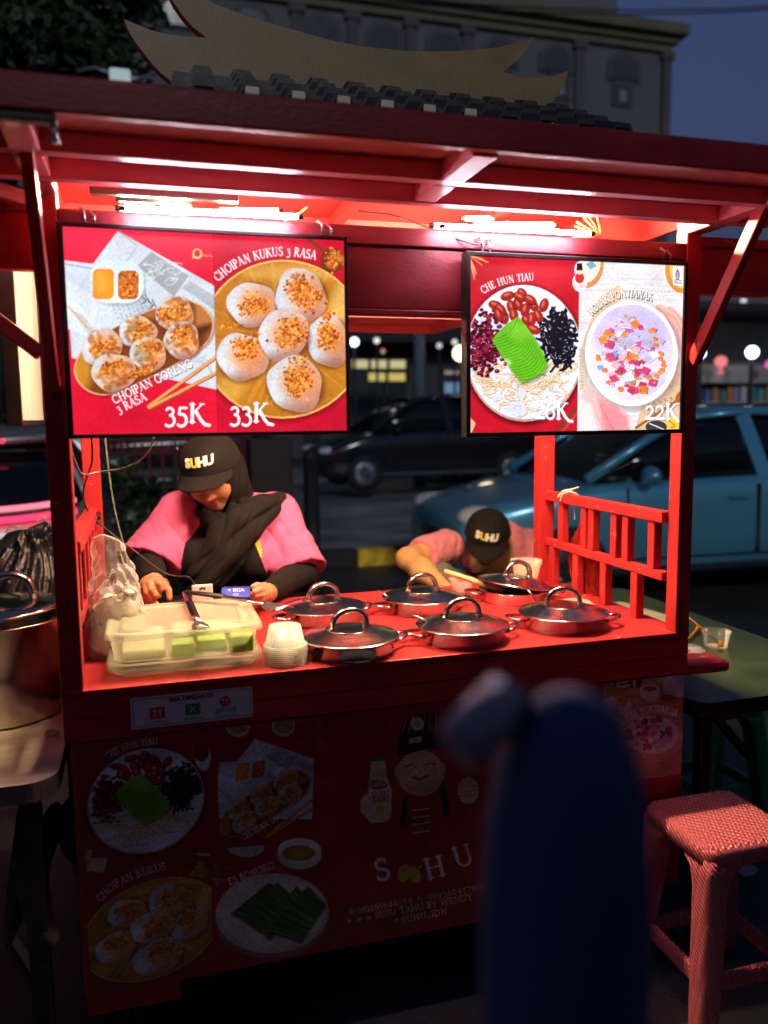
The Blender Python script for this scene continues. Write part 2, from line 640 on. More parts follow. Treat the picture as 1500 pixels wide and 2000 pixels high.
def roof(q):
    P = []
    x = .22
    while x < 1.15:
        for dx, h in ((0, 0), (.038, 0), (.048, .018), (.082, .018), (.0915, 0)):
            P.append((x + dx, h))
        x += .0915
    for a in range(4):                                        # stepped tile courses
        t0, t1 = a / 4, (a + 1) / 4 + .01
        y0, z0 = S0 + (S1 - S0) * t0
        y1, z1 = S0 + (S1 - S0) * t1
        n = len(P)
        tr = lambda X, t: X + .03 * t       # hipped ends
        va = [(tr(p[0], t0), y0, z0 + p[1] + .012) for p in P]
        vb = [(tr(p[0], t1), y1, z1 + p[1]) for p in P]
        vc = [(tr(p[0], t0), y0, z0 + p[1]) for p in P]
        q.add(va + vb, [(i, i + 1, n + i + 1, n + i) for i in range(n - 1)], 0)
        q.add(vc + va, [(i, i + 1, n + i + 1, n + i) for i in range(n - 1)], 0)
    for i in (1, 2, 3, 4, 5, 6):                                       # pale patches painted as lamp light leaking from the rib ends
        xx = .22 + .0915 * i + .050
        q.add([(xx, -.1012, 2.085), (xx + .030, -.1012, 2.085), (xx + .028, -.1012, 2.108), (xx + .003, -.1012, 2.108)], [(0, 1, 2, 3)], 1)
    # hip ends and back slope
    q.add([(.22, -.10, 2.08), (.22, .76, 2.08), (.25, .33, 2.287)], [(0, 1, 2)], 0)
    q.add([(1.22, -.10, 2.08), (1.22, .76, 2.08), (1.19, .33, 2.287)], [(0, 2, 1)], 0)
    q.add([(.22, .76, 2.08), (1.22, .76, 2.08), (1.19, .33, 2.287), (.25, .33, 2.287)], [(0, 1, 2, 3)], 0)
part('roof', [TILE, GAPLIT], roof, bevel=0)
OR = [(242, 48), (252, 72), (264, 92), (282, 116), (300, 138), (316, 154), (334, 168), (420, 182), (560, 196), (700, 208), (860, 222), (960, 230), (1036, 232),
      (1062, 214), (1082, 190), (1094, 166), (1100, 146), (1072, 156), (1044, 160), (1010, 159), (974, 149), (1000, 128), (1020, 106), (1036, 81), (1000, 93), (960, 102),
      (900, 108), (840, 110), (780, 108), (700, 100), (640, 88), (560, 66), (480, 42), (420, 20), (370, -8), (340, -24), (318, -40), (324, -12), (338, 16), (356, 42), (376, 64), (402, 84), (364, 82), (330, 78), (296, 70)]


def orn(q):
    P = [at(a, b, Y=.31) for a, b in OR][::-1]
    q.prism([(p[0], p[2]) for p in P], (0, .31, 0), (1, 0, 0), (0, 0, 1), -.028, 0, 1)
part('ridge_ornament', [GOLD, RED], orn, bevel=.002)
part('side_ledge', WORN, lambda q: q.box(1.50, 1.645, .02, .62, .768, .80), bevel=.012)
# ================================================================== lettering and printed pictures
T_, t_ = .150, .075


def _arc(cx, cy, rx, ry, a0, a1, n=14):
    return [(cx + rx * math.cos(R(a0 + (a1 - a0) * i / n)), cy + ry * math.sin(R(a0 + (a1 - a0) * i / n))) for i in range(n + 1)]


def _st(x, y0=0.0, y1=1.0, wd=T_, s0=True, s1=True):
    o = [([(x, y0), (x, y1)], wd)]
    if s0: o.append(([(x - .13, y0 + .02), (x + .13, y0 + .02)], t_ * .8))
    if s1: o.append(([(x - .13, y1 - .02), (x + .13, y1 - .02)], t_ * .8))
    return o


def _foot(x, y=0.02, l=.11): return [([(x - l, y), (x + l, y)], t_ * .8)]


GL = {
    'A': (.84, [([(.1, 0), (.42, 1)], t_), ([(.42, 1), (.76, 0)], T_), ([(.2, .34), (.64, .34)], t_)] + _foot(.1) + _foot(.76)),
    'B': (.68, _st(.16) + [(_arc(.3, .76, .24, .23, 90, -90), T_ * .8), (_arc(.32, .26, .28, .25, 90, -90), T_ * .8), ([(.16, .99), (.3, .99)], t_), ([(.16, .52), (.32, .52)], t_), ([(.16, .01), (.32, .01)], t_)]),
    'C': (.86, [(_arc(.48, .5, .4, .5, 48, 312, 20), T_ * .85), ([(.76, .97), (.76, .76)], t_), ([(.76, .03), (.76, .2)], t_)]),
    'D': (.88, _st(.16) + [(_arc(.34, .5, .45, .49, 90, -90), T_ * .85), ([(.16, .99), (.34, .99)], t_), ([(.16, .01), (.34, .01)], t_)]),
    'E': (.68, _st(.16) + [([(.16, .98), (.56, .98), (.56, .82)], t_), ([(.16, .52), (.46, .52)], t_), ([(.16, .02), (.6, .02), (.6, .2)], t_)]),
    'G': (.92, [(_arc(.48, .5, .4, .5, 48, 320, 20), T_ * .85), ([(.76, .97), (.76, .76)], t_)] + _st(.78, 0.04, .42, T_, False, True)),
    'H': (.9, _st(.16) + _st(.74) + [([(.16, .52), (.74, .52)], t_)]),
    'I': (.34, _st(.17)), 'J': (.4, _st(.22, .0, 1, T_, False) + [(_arc(.08, 0, .14, .16, 0, -120), t_)]),
    'K': (.82, _st(.16) + [([(.64, .98), (.2, .48)], t_), ([(.34, .6), (.78, .0)], T_)] + _foot(.64, .98)),
    'k': (1.0, _st(.16) + [([(.66, .98), (.2, .48)], t_), ([(.34, .6), (.62, .1), (.82, -.12), (1.04, -.16)], T_)] + _foot(.66, .98)),
    'L': (.64, _st(.16) + [([(.16, .02), (.58, .02), (.58, .22)], t_)]),
    'M': (1.05, [([(.14, 0), (.18, 1)], t_), ([(.18, 1), (.52, .05)], T_), ([(.52, .05), (.86, 1)], t_), ([(.86, 1), (.9, 0)], T_)] + _foot(.14) + _foot(.9)),
    'N': (.92, [([(.16, 0), (.16, 1)], t_), ([(.16, 1), (.76, .0)], T_), ([(.76, 0), (.76, 1)], t_)] + _foot(.16) + _foot(.76, .98)),
    'O': (.96, [(_arc(.48, .5, .4, .5, 0, 360, 26), T_ * .8)]),
    'P': (.66, _st(.16) + [(_arc(.3, .73, .27, .26, 90, -90), T_ * .8), ([(.16, .99), (.3, .99)], t_), ([(.16, .47), (.3, .47)], t_)]),
    'R': (.78, _st(.16) + [(_arc(.3, .74, .26, .25, 90, -90), T_ * .8), ([(.16, .99), (.3, .99)], t_), ([(.16, .49), (.3, .49)], t_), ([(.34, .48), (.74, .0)], T_)]),
    'S': (.64, [(_arc(.32, .75, .22, .24, 50, 270, 14) + _arc(.32, .26, .24, .25, 90, -130, 14), T_ * .85), ([(.5, .98), (.5, .8)], t_), ([(.1, .02), (.1, .2)], t_)]),
    'T': (.76, _st(.38, 0, 1, T_, True, False) + [([(.06, .8), (.06, .98), (.7, .98), (.7, .8)], t_)]),
    'U': (.88, [([(.16, 1), (.16, .34)], T_), (_arc(.44, .32, .28, .32, 180, 360), t_ * 1.2), ([(.72, .32), (.72, 1)], t_)] + _foot(.16, .98) + _foot(.72, .98)),
    'W': (1.2, [([(.1, 1), (.34, 0)], T_), ([(.34, 0), (.6, .95)], t_), ([(.6, .95), (.86, 0)], T_), ([(.86, 0), (1.1, 1)], t_)] + _foot(.1, .98) + _foot(1.1, .98)),
    'Y': (.8, _st(.4, 0, .46, T_, True, False) + [([(.08, .98), (.4, .46)], T_), ([(.4, .46), (.72, .98)], t_)] + _foot(.08, .98) + _foot(.72, .98)),
    '0': (.62, [(_arc(.31, .42, .25, .42, 0, 360, 22), T_ * .75)]),
    '1': (.36, _st(.18, 0, .84, T_, True, False) + [([(.04, .68), (.18, .82)], t_)]),
    '2': (.6, [(_arc(.28, .6, .2, .24, 160, -30, 12) + [(.08, .04)], T_ * .75), ([(.06, .06), (.54, .06)], T_)]),
    '3': (.58, [(_arc(.26, .58, .18, .2, 150, -80, 12), T_ * .75), (_arc(.24, .1, .26, .3, 80, -130, 14), T_ * .8)]),
    '4': (.62, [([(.44, -.15), (.44, .84)], T_), ([(.44, .84), (.04, .2), (.6, .2)], t_)]),
    '5': (.58, [([(.5, .78), (.16, .78), (.12, .44)], T_ * .7), (_arc(.24, .12, .26, .32, 100, -130, 14), T_ * .85)]),
    '6': (.62, [(_arc(.31, .3, .25, .3, 0, 360, 20), T_ * .8), ([(.07, .34), (.16, .72), (.42, 1.0)], T_ * .75)]),
    '7': (.56, [([(.06, .78), (.52, .78), (.2, -.18)], T_ * .8)]),
    '8': (.6, [(_arc(.3, .74, .2, .22, 0, 360, 18), T_ * .7), (_arc(.3, .26, .25, .27, 0, 360, 18), T_ * .8)]),
    '9': (.62, [(_arc(.3, .52, .25, .3, 0, 360, 20), T_ * .8), ([(.55, .5), (.46, .1), (.2, -.18)], T_ * .75)]),
    '&': (.9, [([(.82, .45), (.5, .04), (.2, .04), (.1, .25), (.44, .62), (.46, .85), (.32, .98), (.2, .82), (.3, .6), (.84, 0)], T_ * .7)]),
    '_': (.6, [([(.04, -.06), (.56, -.06)], t_)]), ' ': (.42, []), ':': (.3, [([(.15, .12), (.15, .14)], T_), ([(.15, .6), (.15, .62)], T_)]), '.': (.28, [([(.14, .05), (.14, .07)], T_)]),
}


class Canvas:
    """a picture stored on a finely divided flat panel; drawn in its own picture coordinates (y down)"""

    def __init__(s, nx, ny, corners):
        s.nx, s.ny = nx, ny
        src = [(0, 1), (1, 1), (1, 0), (0, 0)]
        A, b = [], []
        for (u, v), (x, y) in zip(src, corners):
            A.append([u, v, 1, 0, 0, 0, -u * x, -v * x]); b.append(x)
            A.append([0, 0, 0, u, v, 1, -u * y, -v * y]); b.append(y)
        h = np.append(np.linalg.solve(np.array(A, float), np.array(b, float)), 1).reshape(3, 3)
        s.Hi = np.linalg.inv(h)
        u, v = np.meshgrid(np.linspace(0, 1, nx), np.linspace(0, 1, ny))
        q = h @ np.stack([u.ravel(), v.ravel(), np.ones(nx * ny)])
        s.x, s.y = (q[0] / q[2]).reshape(ny, nx), (q[1] / q[2]).reshape(ny, nx)
        s.c = np.zeros((ny, nx, 3))
        s.px = abs(corners[1][0] - corners[0][0]) / nx
        s.A = np.array(((1, 0, 0), (0, 1, 0.0)))
        s.dim = 1.0

    def aff(s, src=None, dst=None):
        """map three source points onto three picture points"""
        if src is None:
            s.A = np.array(((1, 0, 0), (0, 1, 0.0)))
        else:
            M = np.linalg.inv(np.array([[a, b, 1] for a, b in src], float).T)
            s.A = np.array(dst, float).T @ M
        return s

    def mp(s, pts):
        p = np.asarray(pts, float)
        return p @ s.A[:, :2].T + s.A[:, 2]

    def k(s): return math.sqrt(abs(np.linalg.det(s.A[:, :2])))

    def win(s, p, pad):
        x0, y0 = p.min(0) - pad
        x1, y1 = p.max(0) + pad
        q = s.Hi @ np.array([(x0, y0, 1), (x1, y0, 1), (x1, y1, 1), (x0, y1, 1)], float).T
        u, v = q[0] / q[2], q[1] / q[2]
        i0, i1 = int(max(0, math.floor(u.min() * (s.nx - 1)))), int(min(s.nx, math.ceil(u.max() * (s.nx - 1)) + 1))
        j0, j1 = int(max(0, math.floor(v.min() * (s.ny - 1)))), int(min(s.ny, math.ceil(v.max() * (s.ny - 1)) + 1))
        if i1 <= i0 or j1 <= j0: return None
        return slice(j0, j1), slice(i0, i1)

    def put(s, w_, a, col, clip=None):
        if clip is not None: a = a * clip[w_]
        col = np.asarray(col, float)
        s.c[w_] = s.c[w_] * (1 - a[..., None]) + col * a[..., None]

    def cover(s, p, soft):
        w_ = s.win(p, soft)
        if w_ is None: return None, None
        X, Y = s.x[w_], s.y[w_]
        d = np.full(X.shape, 1e9)
        ins = np.zeros(X.shape, bool)
        n = len(p)
        for i in range(n):
            a, b = p[i], p[(i + 1) % n]
            e = b - a
            t = np.clip(((X - a[0]) * e[0] + (Y - a[1]) * e[1]) / (e @ e + 1e-12), 0, 1)
            d = np.minimum(d, (X - a[0] - t * e[0]) ** 2 + (Y - a[1] - t * e[1]) ** 2)
            c1 = (a[1] > Y) != (b[1] > Y)
            with np.errstate(divide='ignore', invalid='ignore'):
                ins ^= c1 & (X < (b[0] - a[0]) * (Y - a[1]) / (b[1] - a[1] + 1e-12) + a[0])
        sd = np.sqrt(d) * np.where(ins, 1, -1)
        return w_, np.clip(sd / soft + .5, 0, 1)

    def poly(s, pts, col, a=1.0, soft=None, clip=None):
        p = s.mp(pts)
        w_, m = s.cover(p, soft * s.k() if soft else s.px * 1.1)
        if w_ is not None: s.put(w_, m * a, col, clip)

    def mask(s, pts, soft=None):
        m_ = np.zeros((s.ny, s.nx))
        w_, m = s.cover(s.mp(pts), soft * s.k() if soft else s.px * 1.1)
        if w_ is not None: m_[w_] = m
        return m_

    @staticmethod
    def ep(cx, cy, rx, ry=None, ang=0, n=26, wob=0.0):
        ry = rx if ry is None else ry
        o = []
        ph = rng.uniform(0, 6.28, 3)
        for i in range(n):
            t = 2 * math.pi * i / n
            q = 1 + wob * (math.sin(2 * t + ph[0]) + .7 * math.sin(3 * t + ph[1]) + .6 * math.sin(5 * t + ph[2]))
            x, y = rx * q * math.cos(t), ry * q * math.sin(t)
            o.append((cx + x * math.cos(ang) - y * math.sin(ang), cy + x * math.sin(ang) + y * math.cos(ang)))
        return o

    def ell(s, cx, cy, rx, ry=None, col=(0, 0, 0), ang=0, a=1.0, soft=None, wob=0.0, clip=None, n=26):
        s.poly(s.ep(cx, cy, rx, ry, ang, n, wob), col, a, soft, clip)

    def line(s, pts, wd, col, a=1.0, clip=None):
        p = s.mp(pts)
        wd = wd * s.k()
        w_ = s.win(p, wd + s.px)
        if w_ is None: return
        X, Y = s.x[w_], s.y[w_]
        d = np.full(X.shape, 1e9)
        for i in range(len(p) - 1):
            A_, e = p[i], p[i + 1] - p[i]
            t = np.clip(((X - A_[0]) * e[0] + (Y - A_[1]) * e[1]) / (e @ e + 1e-12), 0, 1)
            d = np.minimum(d, (X - A_[0] - t * e[0]) ** 2 + (Y - A_[1] - t * e[1]) ** 2)
        m = np.clip((wd / 2 - np.sqrt(d)) / (s.px * 1.1) + .5, 0, 1)
        s.put(w_, m * a, col, clip)

    def grain(s, amp, scale, clip=None, col=None):
        """soft mottling of what is printed so far"""
        nx, ny = int(s.nx / scale) + 3, int(s.ny / scale) + 3
        g = rng.normal(0, 1, (ny, nx))
        yy, xx = np.mgrid[0:s.ny, 0:s.nx] / scale
        i, j = yy.astype(int), xx.astype(int)
        fy, fx = yy - i, xx - j
        fy, fx = fy * fy * (3 - 2 * fy), fx * fx * (3 - 2 * fx)
        v = (g[i, j] * (1 - fx) + g[i, j + 1] * fx) * (1 - fy) + (g[i + 1, j] * (1 - fx) + g[i + 1, j + 1] * fx) * fy
        v = v * amp * (1 if clip is None else clip)
        s.c = s.c * (1 + v[..., None])

    def text(s, st, path, h, col, a=1.0, bold=1.0):
        p = s.mp(path)
        if len(p) > 2:                                      # smooth the baseline
            for _ in range(3):
                q = [p[0]]
                for i in range(len(p) - 1): q += [p[i] * .75 + p[i + 1] * .25, p[i] * .25 + p[i + 1] * .75]
                p = np.array(q + [p[-1]])
        L = np.concatenate([[0], np.cumsum(np.linalg.norm(np.diff(p, axis=0), axis=1))])
        h = h * s.k()
        ws = [GL[ch][0] for ch in st]
        tot = sum(ws)
        sx = L[-1] / tot
        pos = 0
        A0 = s.A
        for ch, wd in zip(st, ws):
            m = (pos + wd / 2) * sx
            i = min(max(np.searchsorted(L, m) - 1, 0), len(p) - 2)
            d = unit(p[i + 1] - p[i])
            c = p[i] + d * (m - L[i])
            up = np.array((d[1], -d[0]))
            gx = min(sx * .93, h * 1.15)
            s.A = np.array(((1, 0, 0), (0, 1, 0.0)))
            for pts, wt in GL[ch][1]:
                q = [c + d * (x - wd / 2) * gx + up * y * h for x, y in pts]
                s.line(q, max(wt * h * bold, s.px * .9), col, a)
            s.A = A0
            pos += wd

    def crumbs(s, cx, cy, rx, ry, n, size, cols, ang=0, clip=None):
        for _ in range(int(n * 1.5)):
            if _ % 22 == 0: sx_, sy_ = rng.normal(0, .42), rng.normal(0, .42)
            u_, v_ = sx_ + rng.normal(0, .26), sy_ + rng.normal(0, .26)
            if u_ * u_ + v_ * v_ > 1.6: continue
            x, y = rx * u_, ry * v_
            x, y = cx + x * math.cos(ang) - y * math.sin(ang), cy + x * math.sin(ang) + y * math.cos(ang)
            z = size * rng.uniform(.6, 1.35)
            s.poly(s.ep(x, y, z, z * rng.uniform(.55, 1), rng.uniform(0, 3), 6), np.array(cols[rng.integers(len(cols))]) * rng.uniform(.85, 1.12), clip=clip)

    def mesh(s, name, O, U, V, material, parent):
        u, v = np.meshgrid(np.linspace(0, 1, s.nx), np.linspace(0, 1, s.ny))
        P = np.array(O)[None] + u.reshape(-1, 1) * np.array(U)[None] + v.reshape(-1, 1) * np.array(V)[None] - BASE[parent]
        me = bpy.data.meshes.new(name)
        nf = (s.nx - 1) * (s.ny - 1)
        i = (np.arange(s.ny - 1)[:, None] * s.nx + np.arange(s.nx - 1)[None]).ravel()
        F = np.stack([i, i + 1, i + s.nx + 1, i + s.nx], 1)
        me.vertices.add(len(P)); me.vertices.foreach_set('co', P.ravel())
        me.loops.add(nf * 4); me.loops.foreach_set('vertex_index', F.ravel().astype(np.int32))
        me.polygons.add(nf); me.polygons.foreach_set('loop_start', (np.arange(nf) * 4).astype(np.int32))
        me.update(calc_edges=True)
        at_ = me.attributes.new('ink', 'FLOAT_COLOR', 'POINT')
        c4 = np.ones((s.nx * s.ny, 4), np.float32)
        c4[:, :3] = lin(np.clip(s.c, 0, 255)).reshape(-1, 3)
        at_.data.foreach_set('color', c4.ravel())
        me.materials.append(material)
        me.validate()
        o = bpy.data.objects.new(name, me)
        COL.objects.link(o)
        o.parent = parent
        BASE[o] = BASE[parent]
        return o


CR_ = [(214, 120, 40), (238, 165, 72), (190, 88, 30), (226, 140, 52), (160, 70, 26)]
WHITE = (246, 246, 250)


def bun(c, x, y, rx, ry, fried=0.0, clip=None):
    c.ell(x + 5, y + 9, rx * 1.04, ry * 1.04, (96, 46, 20), a=.55, soft=22, wob=.02, clip=clip)
    bp_ = c.ep(x, y, rx * rng.uniform(.95, 1.06), ry * rng.uniform(.95, 1.06), rng.uniform(0, 1), 34, .05)
    c.poly(bp_, (206, 178, 170), clip=clip)
    kc = c.mask(bp_) if clip is None else c.mask(bp_) * clip
    c.ell(x - rx * .30, y - ry * .05, rx * .78, ry * .82, (206, 222, 236), a=.95, soft=rx * .7, clip=kc)
    c.ell(x + rx * .55, y + ry * .35, rx * .6, ry * .8, (196, 128, 104), a=.75, soft=rx * .7, clip=kc)
    c.ell(x + rx * .1, y + ry * 1.0, rx * .8, ry * .30, (150, 92, 74), a=.6, soft=rx * .4, clip=kc)
    c.ell(x + rx * .15, y - ry * .1, rx * .70, ry * .64, (232, 142, 74), a=.70, soft=rx * .5, clip=kc)
    for i in range(9):
        t = i * .7 + x
        c.line([(x + rx * .97 * math.cos(t), y + ry * .97 * math.sin(t)), (x + rx * .6 * math.cos(t + .25), y + ry * .6 * math.sin(t + .25))], 6, (176, 144, 138), a=.22, clip=kc)
    if fried:
        for i in range(44):
            a_, r_ = rng.uniform(0, 6.28), math.sqrt(rng.uniform()) * .85
            c.ell(x + rx * r_ * math.cos(a_), y + ry * r_ * math.sin(a_), rng.uniform(8, 26), rng.uniform(6, 15), [(206, 112, 36), (150, 70, 22), (240, 200, 130)][rng.integers(3)], rng.uniform(0, 3), a=.6 * fried, soft=8, clip=kc)


def goreng(c, words='CHOIPAN GORENG', paper=True):
    if paper:
        c.poly([(66, 222), (205, 240), (325, 78), (800, 352), (830, 860), (560, 800), (110, 700)], (204, 213, 224))
        c.poly([(66, 300), (240, 420), (200, 600), (90, 560)], (218, 226, 234))
        c.line([(325, 78), (420, 150), (300, 330)], 3, (150, 158, 168))
        c.line([(70, 240), (240, 270)], 4, (90, 95, 105), a=.7)
        c.poly([(420, 250), (490, 182), (672, 300), (600, 402)], (160, 164, 170))
        for i in range(26):
            a_ = (rng.uniform(450, 640), rng.uniform(225, 350))
            c.line([a_, (a_[0] + rng.uniform(-40, 40), a_[1] + rng.uniform(-26, 26)), (a_[0] + rng.uniform(-50, 50), a_[1] + rng.uniform(-30, 30))], 4, (222, 224, 226), a=.8)
        c.poly([(640, 360), (680, 325), (800, 400), (800, 470)], (176, 180, 186))
        for i in range(9):
            for j in range(12):
                x, y = 290 + i * 20 + j * 5, 420 + j * 12 - i * 7
                if rng.uniform() < .75: c.line([(x, y), (x + 9, y + rng.uniform(-3, 5))], 4, (105, 110, 122), a=.7)
        for (x, y) in ((440, 395), (475, 420)):
            c.line([(x, y), (x + 26, y + 26), (x + 8, y + 40)], 6, (70, 74, 84), a=.8)
            c.line([(x + 20, y - 4), (x + 40, y + 34)], 6, (70, 74, 84), a=.8)
        for i in range(10):
            y = 470 + i * 14
            c.line([(110 + i * 9, y), (180 + i * 10, y + 42)], 4, (120, 126, 138), a=.55)
        c.line([(90, 450), (200, 570), (235, 600)], 10, (214, 168, 120))
        for i in range(6): c.line([(700 + i * 16, 720 + i * 2), (760 + i * 6, 690 + i * 22)], 4, (130, 134, 144), a=.5)
    dish = c.ep(322, 330, 128, 98, .04, 30)
    dish = [(322 + (x - 322) * (1 + .18 * abs(math.sin(2 * math.atan2(y - 330, x - 322)))), 330 + (y - 330) * (1 + .18 * abs(math.sin(2 * math.atan2(y - 330, x - 322))))) for x, y in dish]
    c.poly([(x + 8, y + 10) for x, y in dish], (120, 130, 150), a=.5, soft=14)
    c.poly(dish, (214, 230, 242))
    rr = lambda x0, y0, x1, y1, r: [(x0 + r, y0), (x1 - r, y0), (x1, y0 + r), (x1, y1 - r), (x1 - r, y1), (x0 + r, y1), (x0, y1 - r), (x0, y0 + r)]
    c.poly(rr(205, 264, 308, 414, 16), (240, 146, 40))
    c.ell(245, 330, 34, 50, (252, 176, 74), a=.6, soft=30)
    q = rr(328, 274, 428, 414, 16)
    c.poly(q, (190, 96, 34))
    c.crumbs(378, 344, 54, 74, 150, 7, CR_, clip=c.mask(q))
    P = [(112, 770), (135, 690), (180, 630), (330, 540), (520, 450), (640, 415), (720, 430), (785, 490), (800, 550), (770, 630), (640, 720), (480, 800), (330, 875), (240, 885), (160, 850)]
    for _ in range(2):
        o = []
        for i in range(len(P)):
            a_, b_ = np.array(P[i]), np.array(P[(i + 1) % len(P)])
            o += [a_ * .75 + b_ * .25, a_ * .25 + b_ * .75]
        P = o
    pc = np.mean(P, 0)
    c.poly([(x + 6, y + 10) for x, y in P], (110, 20, 20), a=.5, soft=20)
    c.poly(P, (222, 168, 118))
    P2 = [pc + (np.array(p) - pc) * .975 for p in P]
    c.poly(P2, (128, 62, 22))
    M = c.mask(P2)
    c.ell(150, 760, 60, 110, (206, 140, 40), a=.9, soft=50, clip=M)
    c.ell(740, 500, 60, 90, (206, 130, 70), a=.8, soft=60, clip=M)
    c.ell(680, 600, 120, 30, (60, 24, 16), -.5, a=.8, soft=30, clip=M)
    c.ell(520, 470, 90, 30, (196, 116, 50), -.4, a=.8, soft=30, clip=M)
    for x, y, r in ((605, 490, 95), (640, 615, 93), (425, 572, 88), (478, 682, 88), (255, 650, 94), (312, 770, 100)):
        bun(c, x, y, r, r * .97, .9)
    c.ell(430, 560, 50, 36, (96, 104, 70), a=.45, soft=20); c.ell(440, 680, 36, 44, (120, 150, 140), a=.4, soft=20)
    for x, y, rx, ry, n in ((605, 480, 62, 48, 90), (640, 590, 62, 40, 80), (440, 560, 62, 36, 80), (490, 640, 60, 30, 70), (260, 640, 70, 40, 80), (320, 730, 66, 34, 80), (500, 740, 130, 30, 60), (560, 500, 60, 60, 40)):
        c.crumbs(x, y, rx, ry, n, 7.5, CR_, -.3)
    for a_, b_, w0 in (((482, 938), (830, 682), 20), ((486, 944), (830, 765), 20)):
        c.line([a_, b_], w0, (150, 80, 40)); c.line([(a_[0], a_[1] - 3), (b_[0], b_[1] - 3)], w0 * .7, (226, 156, 92))
    c.text(words, [(319, 928), (699, 746)], 40, (110, 60, 60), a=.75, bold=1.5)
    c.text(words, [(316, 924), (696, 742)], 40, WHITE)


def kukus(c, words='CHOIPAN KUKUS 3 RASA', col=None, path=None):
    c.ell(1130, 616, 412, 398, (110, 12, 20), a=.7, soft=30, n=40)
    c.ell(1130, 610, 402, 388, (232, 176, 96), n=44)
    c.ell(1130, 610, 392, 378, (186, 118, 34), n=44)
    M = c.mask(c.ep(1130, 610, 392, 378, 0, 44))
    for i in range(60):
        t = rng.uniform(0, 6.28)
        r0, r1 = rng.uniform(120, 250), rng.uniform(300, 392)
        c.line([(1130 + r0 * math.cos(t), 610 + r0 * math.sin(t)), (1130 + r1 * math.cos(t), 610 + r1 * math.sin(t))], rng.uniform(5, 22), [(222, 160, 66), (150, 86, 22), (240, 190, 100)][rng.integers(3)], a=.28, clip=M)
    c.ell(1180, 290, 240, 40, (244, 196, 104), a=.5, soft=40, clip=M)
    c.ell(880, 840, 60, 150, (236, 184, 84), .6, a=.55, soft=50, clip=M)
    c.ell(1400, 470, 50, 140, (246, 206, 120), .2, a=.6, soft=50, clip=M)
    for x, y, rx, ry in ((978, 442, 118, 112), (1215, 402, 127, 122), (1350, 622, 108, 120), (935, 697, 124, 120), (1132, 590, 126, 121), (1188, 830, 138, 133)):
        bun(c, x, y, rx, ry)
    for x, y, rx, ry, n in ((1000, 440, 84, 64, 170), (1240, 390, 92, 90, 230), (1160, 590, 88, 80, 210), (930, 650, 80, 58, 160), (1345, 600, 66, 90, 170), (1215, 800, 98, 90, 220), (900, 550, 60, 20, 26), (1000, 590, 30, 20, 14), (1350, 490, 40, 30, 20)):
        c.crumbs(x, y, rx, ry, n, 7.5, CR_)
    c.line([(1250, 118), (1300, 158), (1340, 190)], 18, (120, 54, 26))
    c.ell(1370, 226, 58, 62, (112, 50, 24)); c.crumbs(1370, 226, 52, 56, 130, 8, CR_)
    c.text(words, path or [(812, 330), (900, 258), (1005, 218), (1140, 196), (1290, 222)], 42, WHITE)


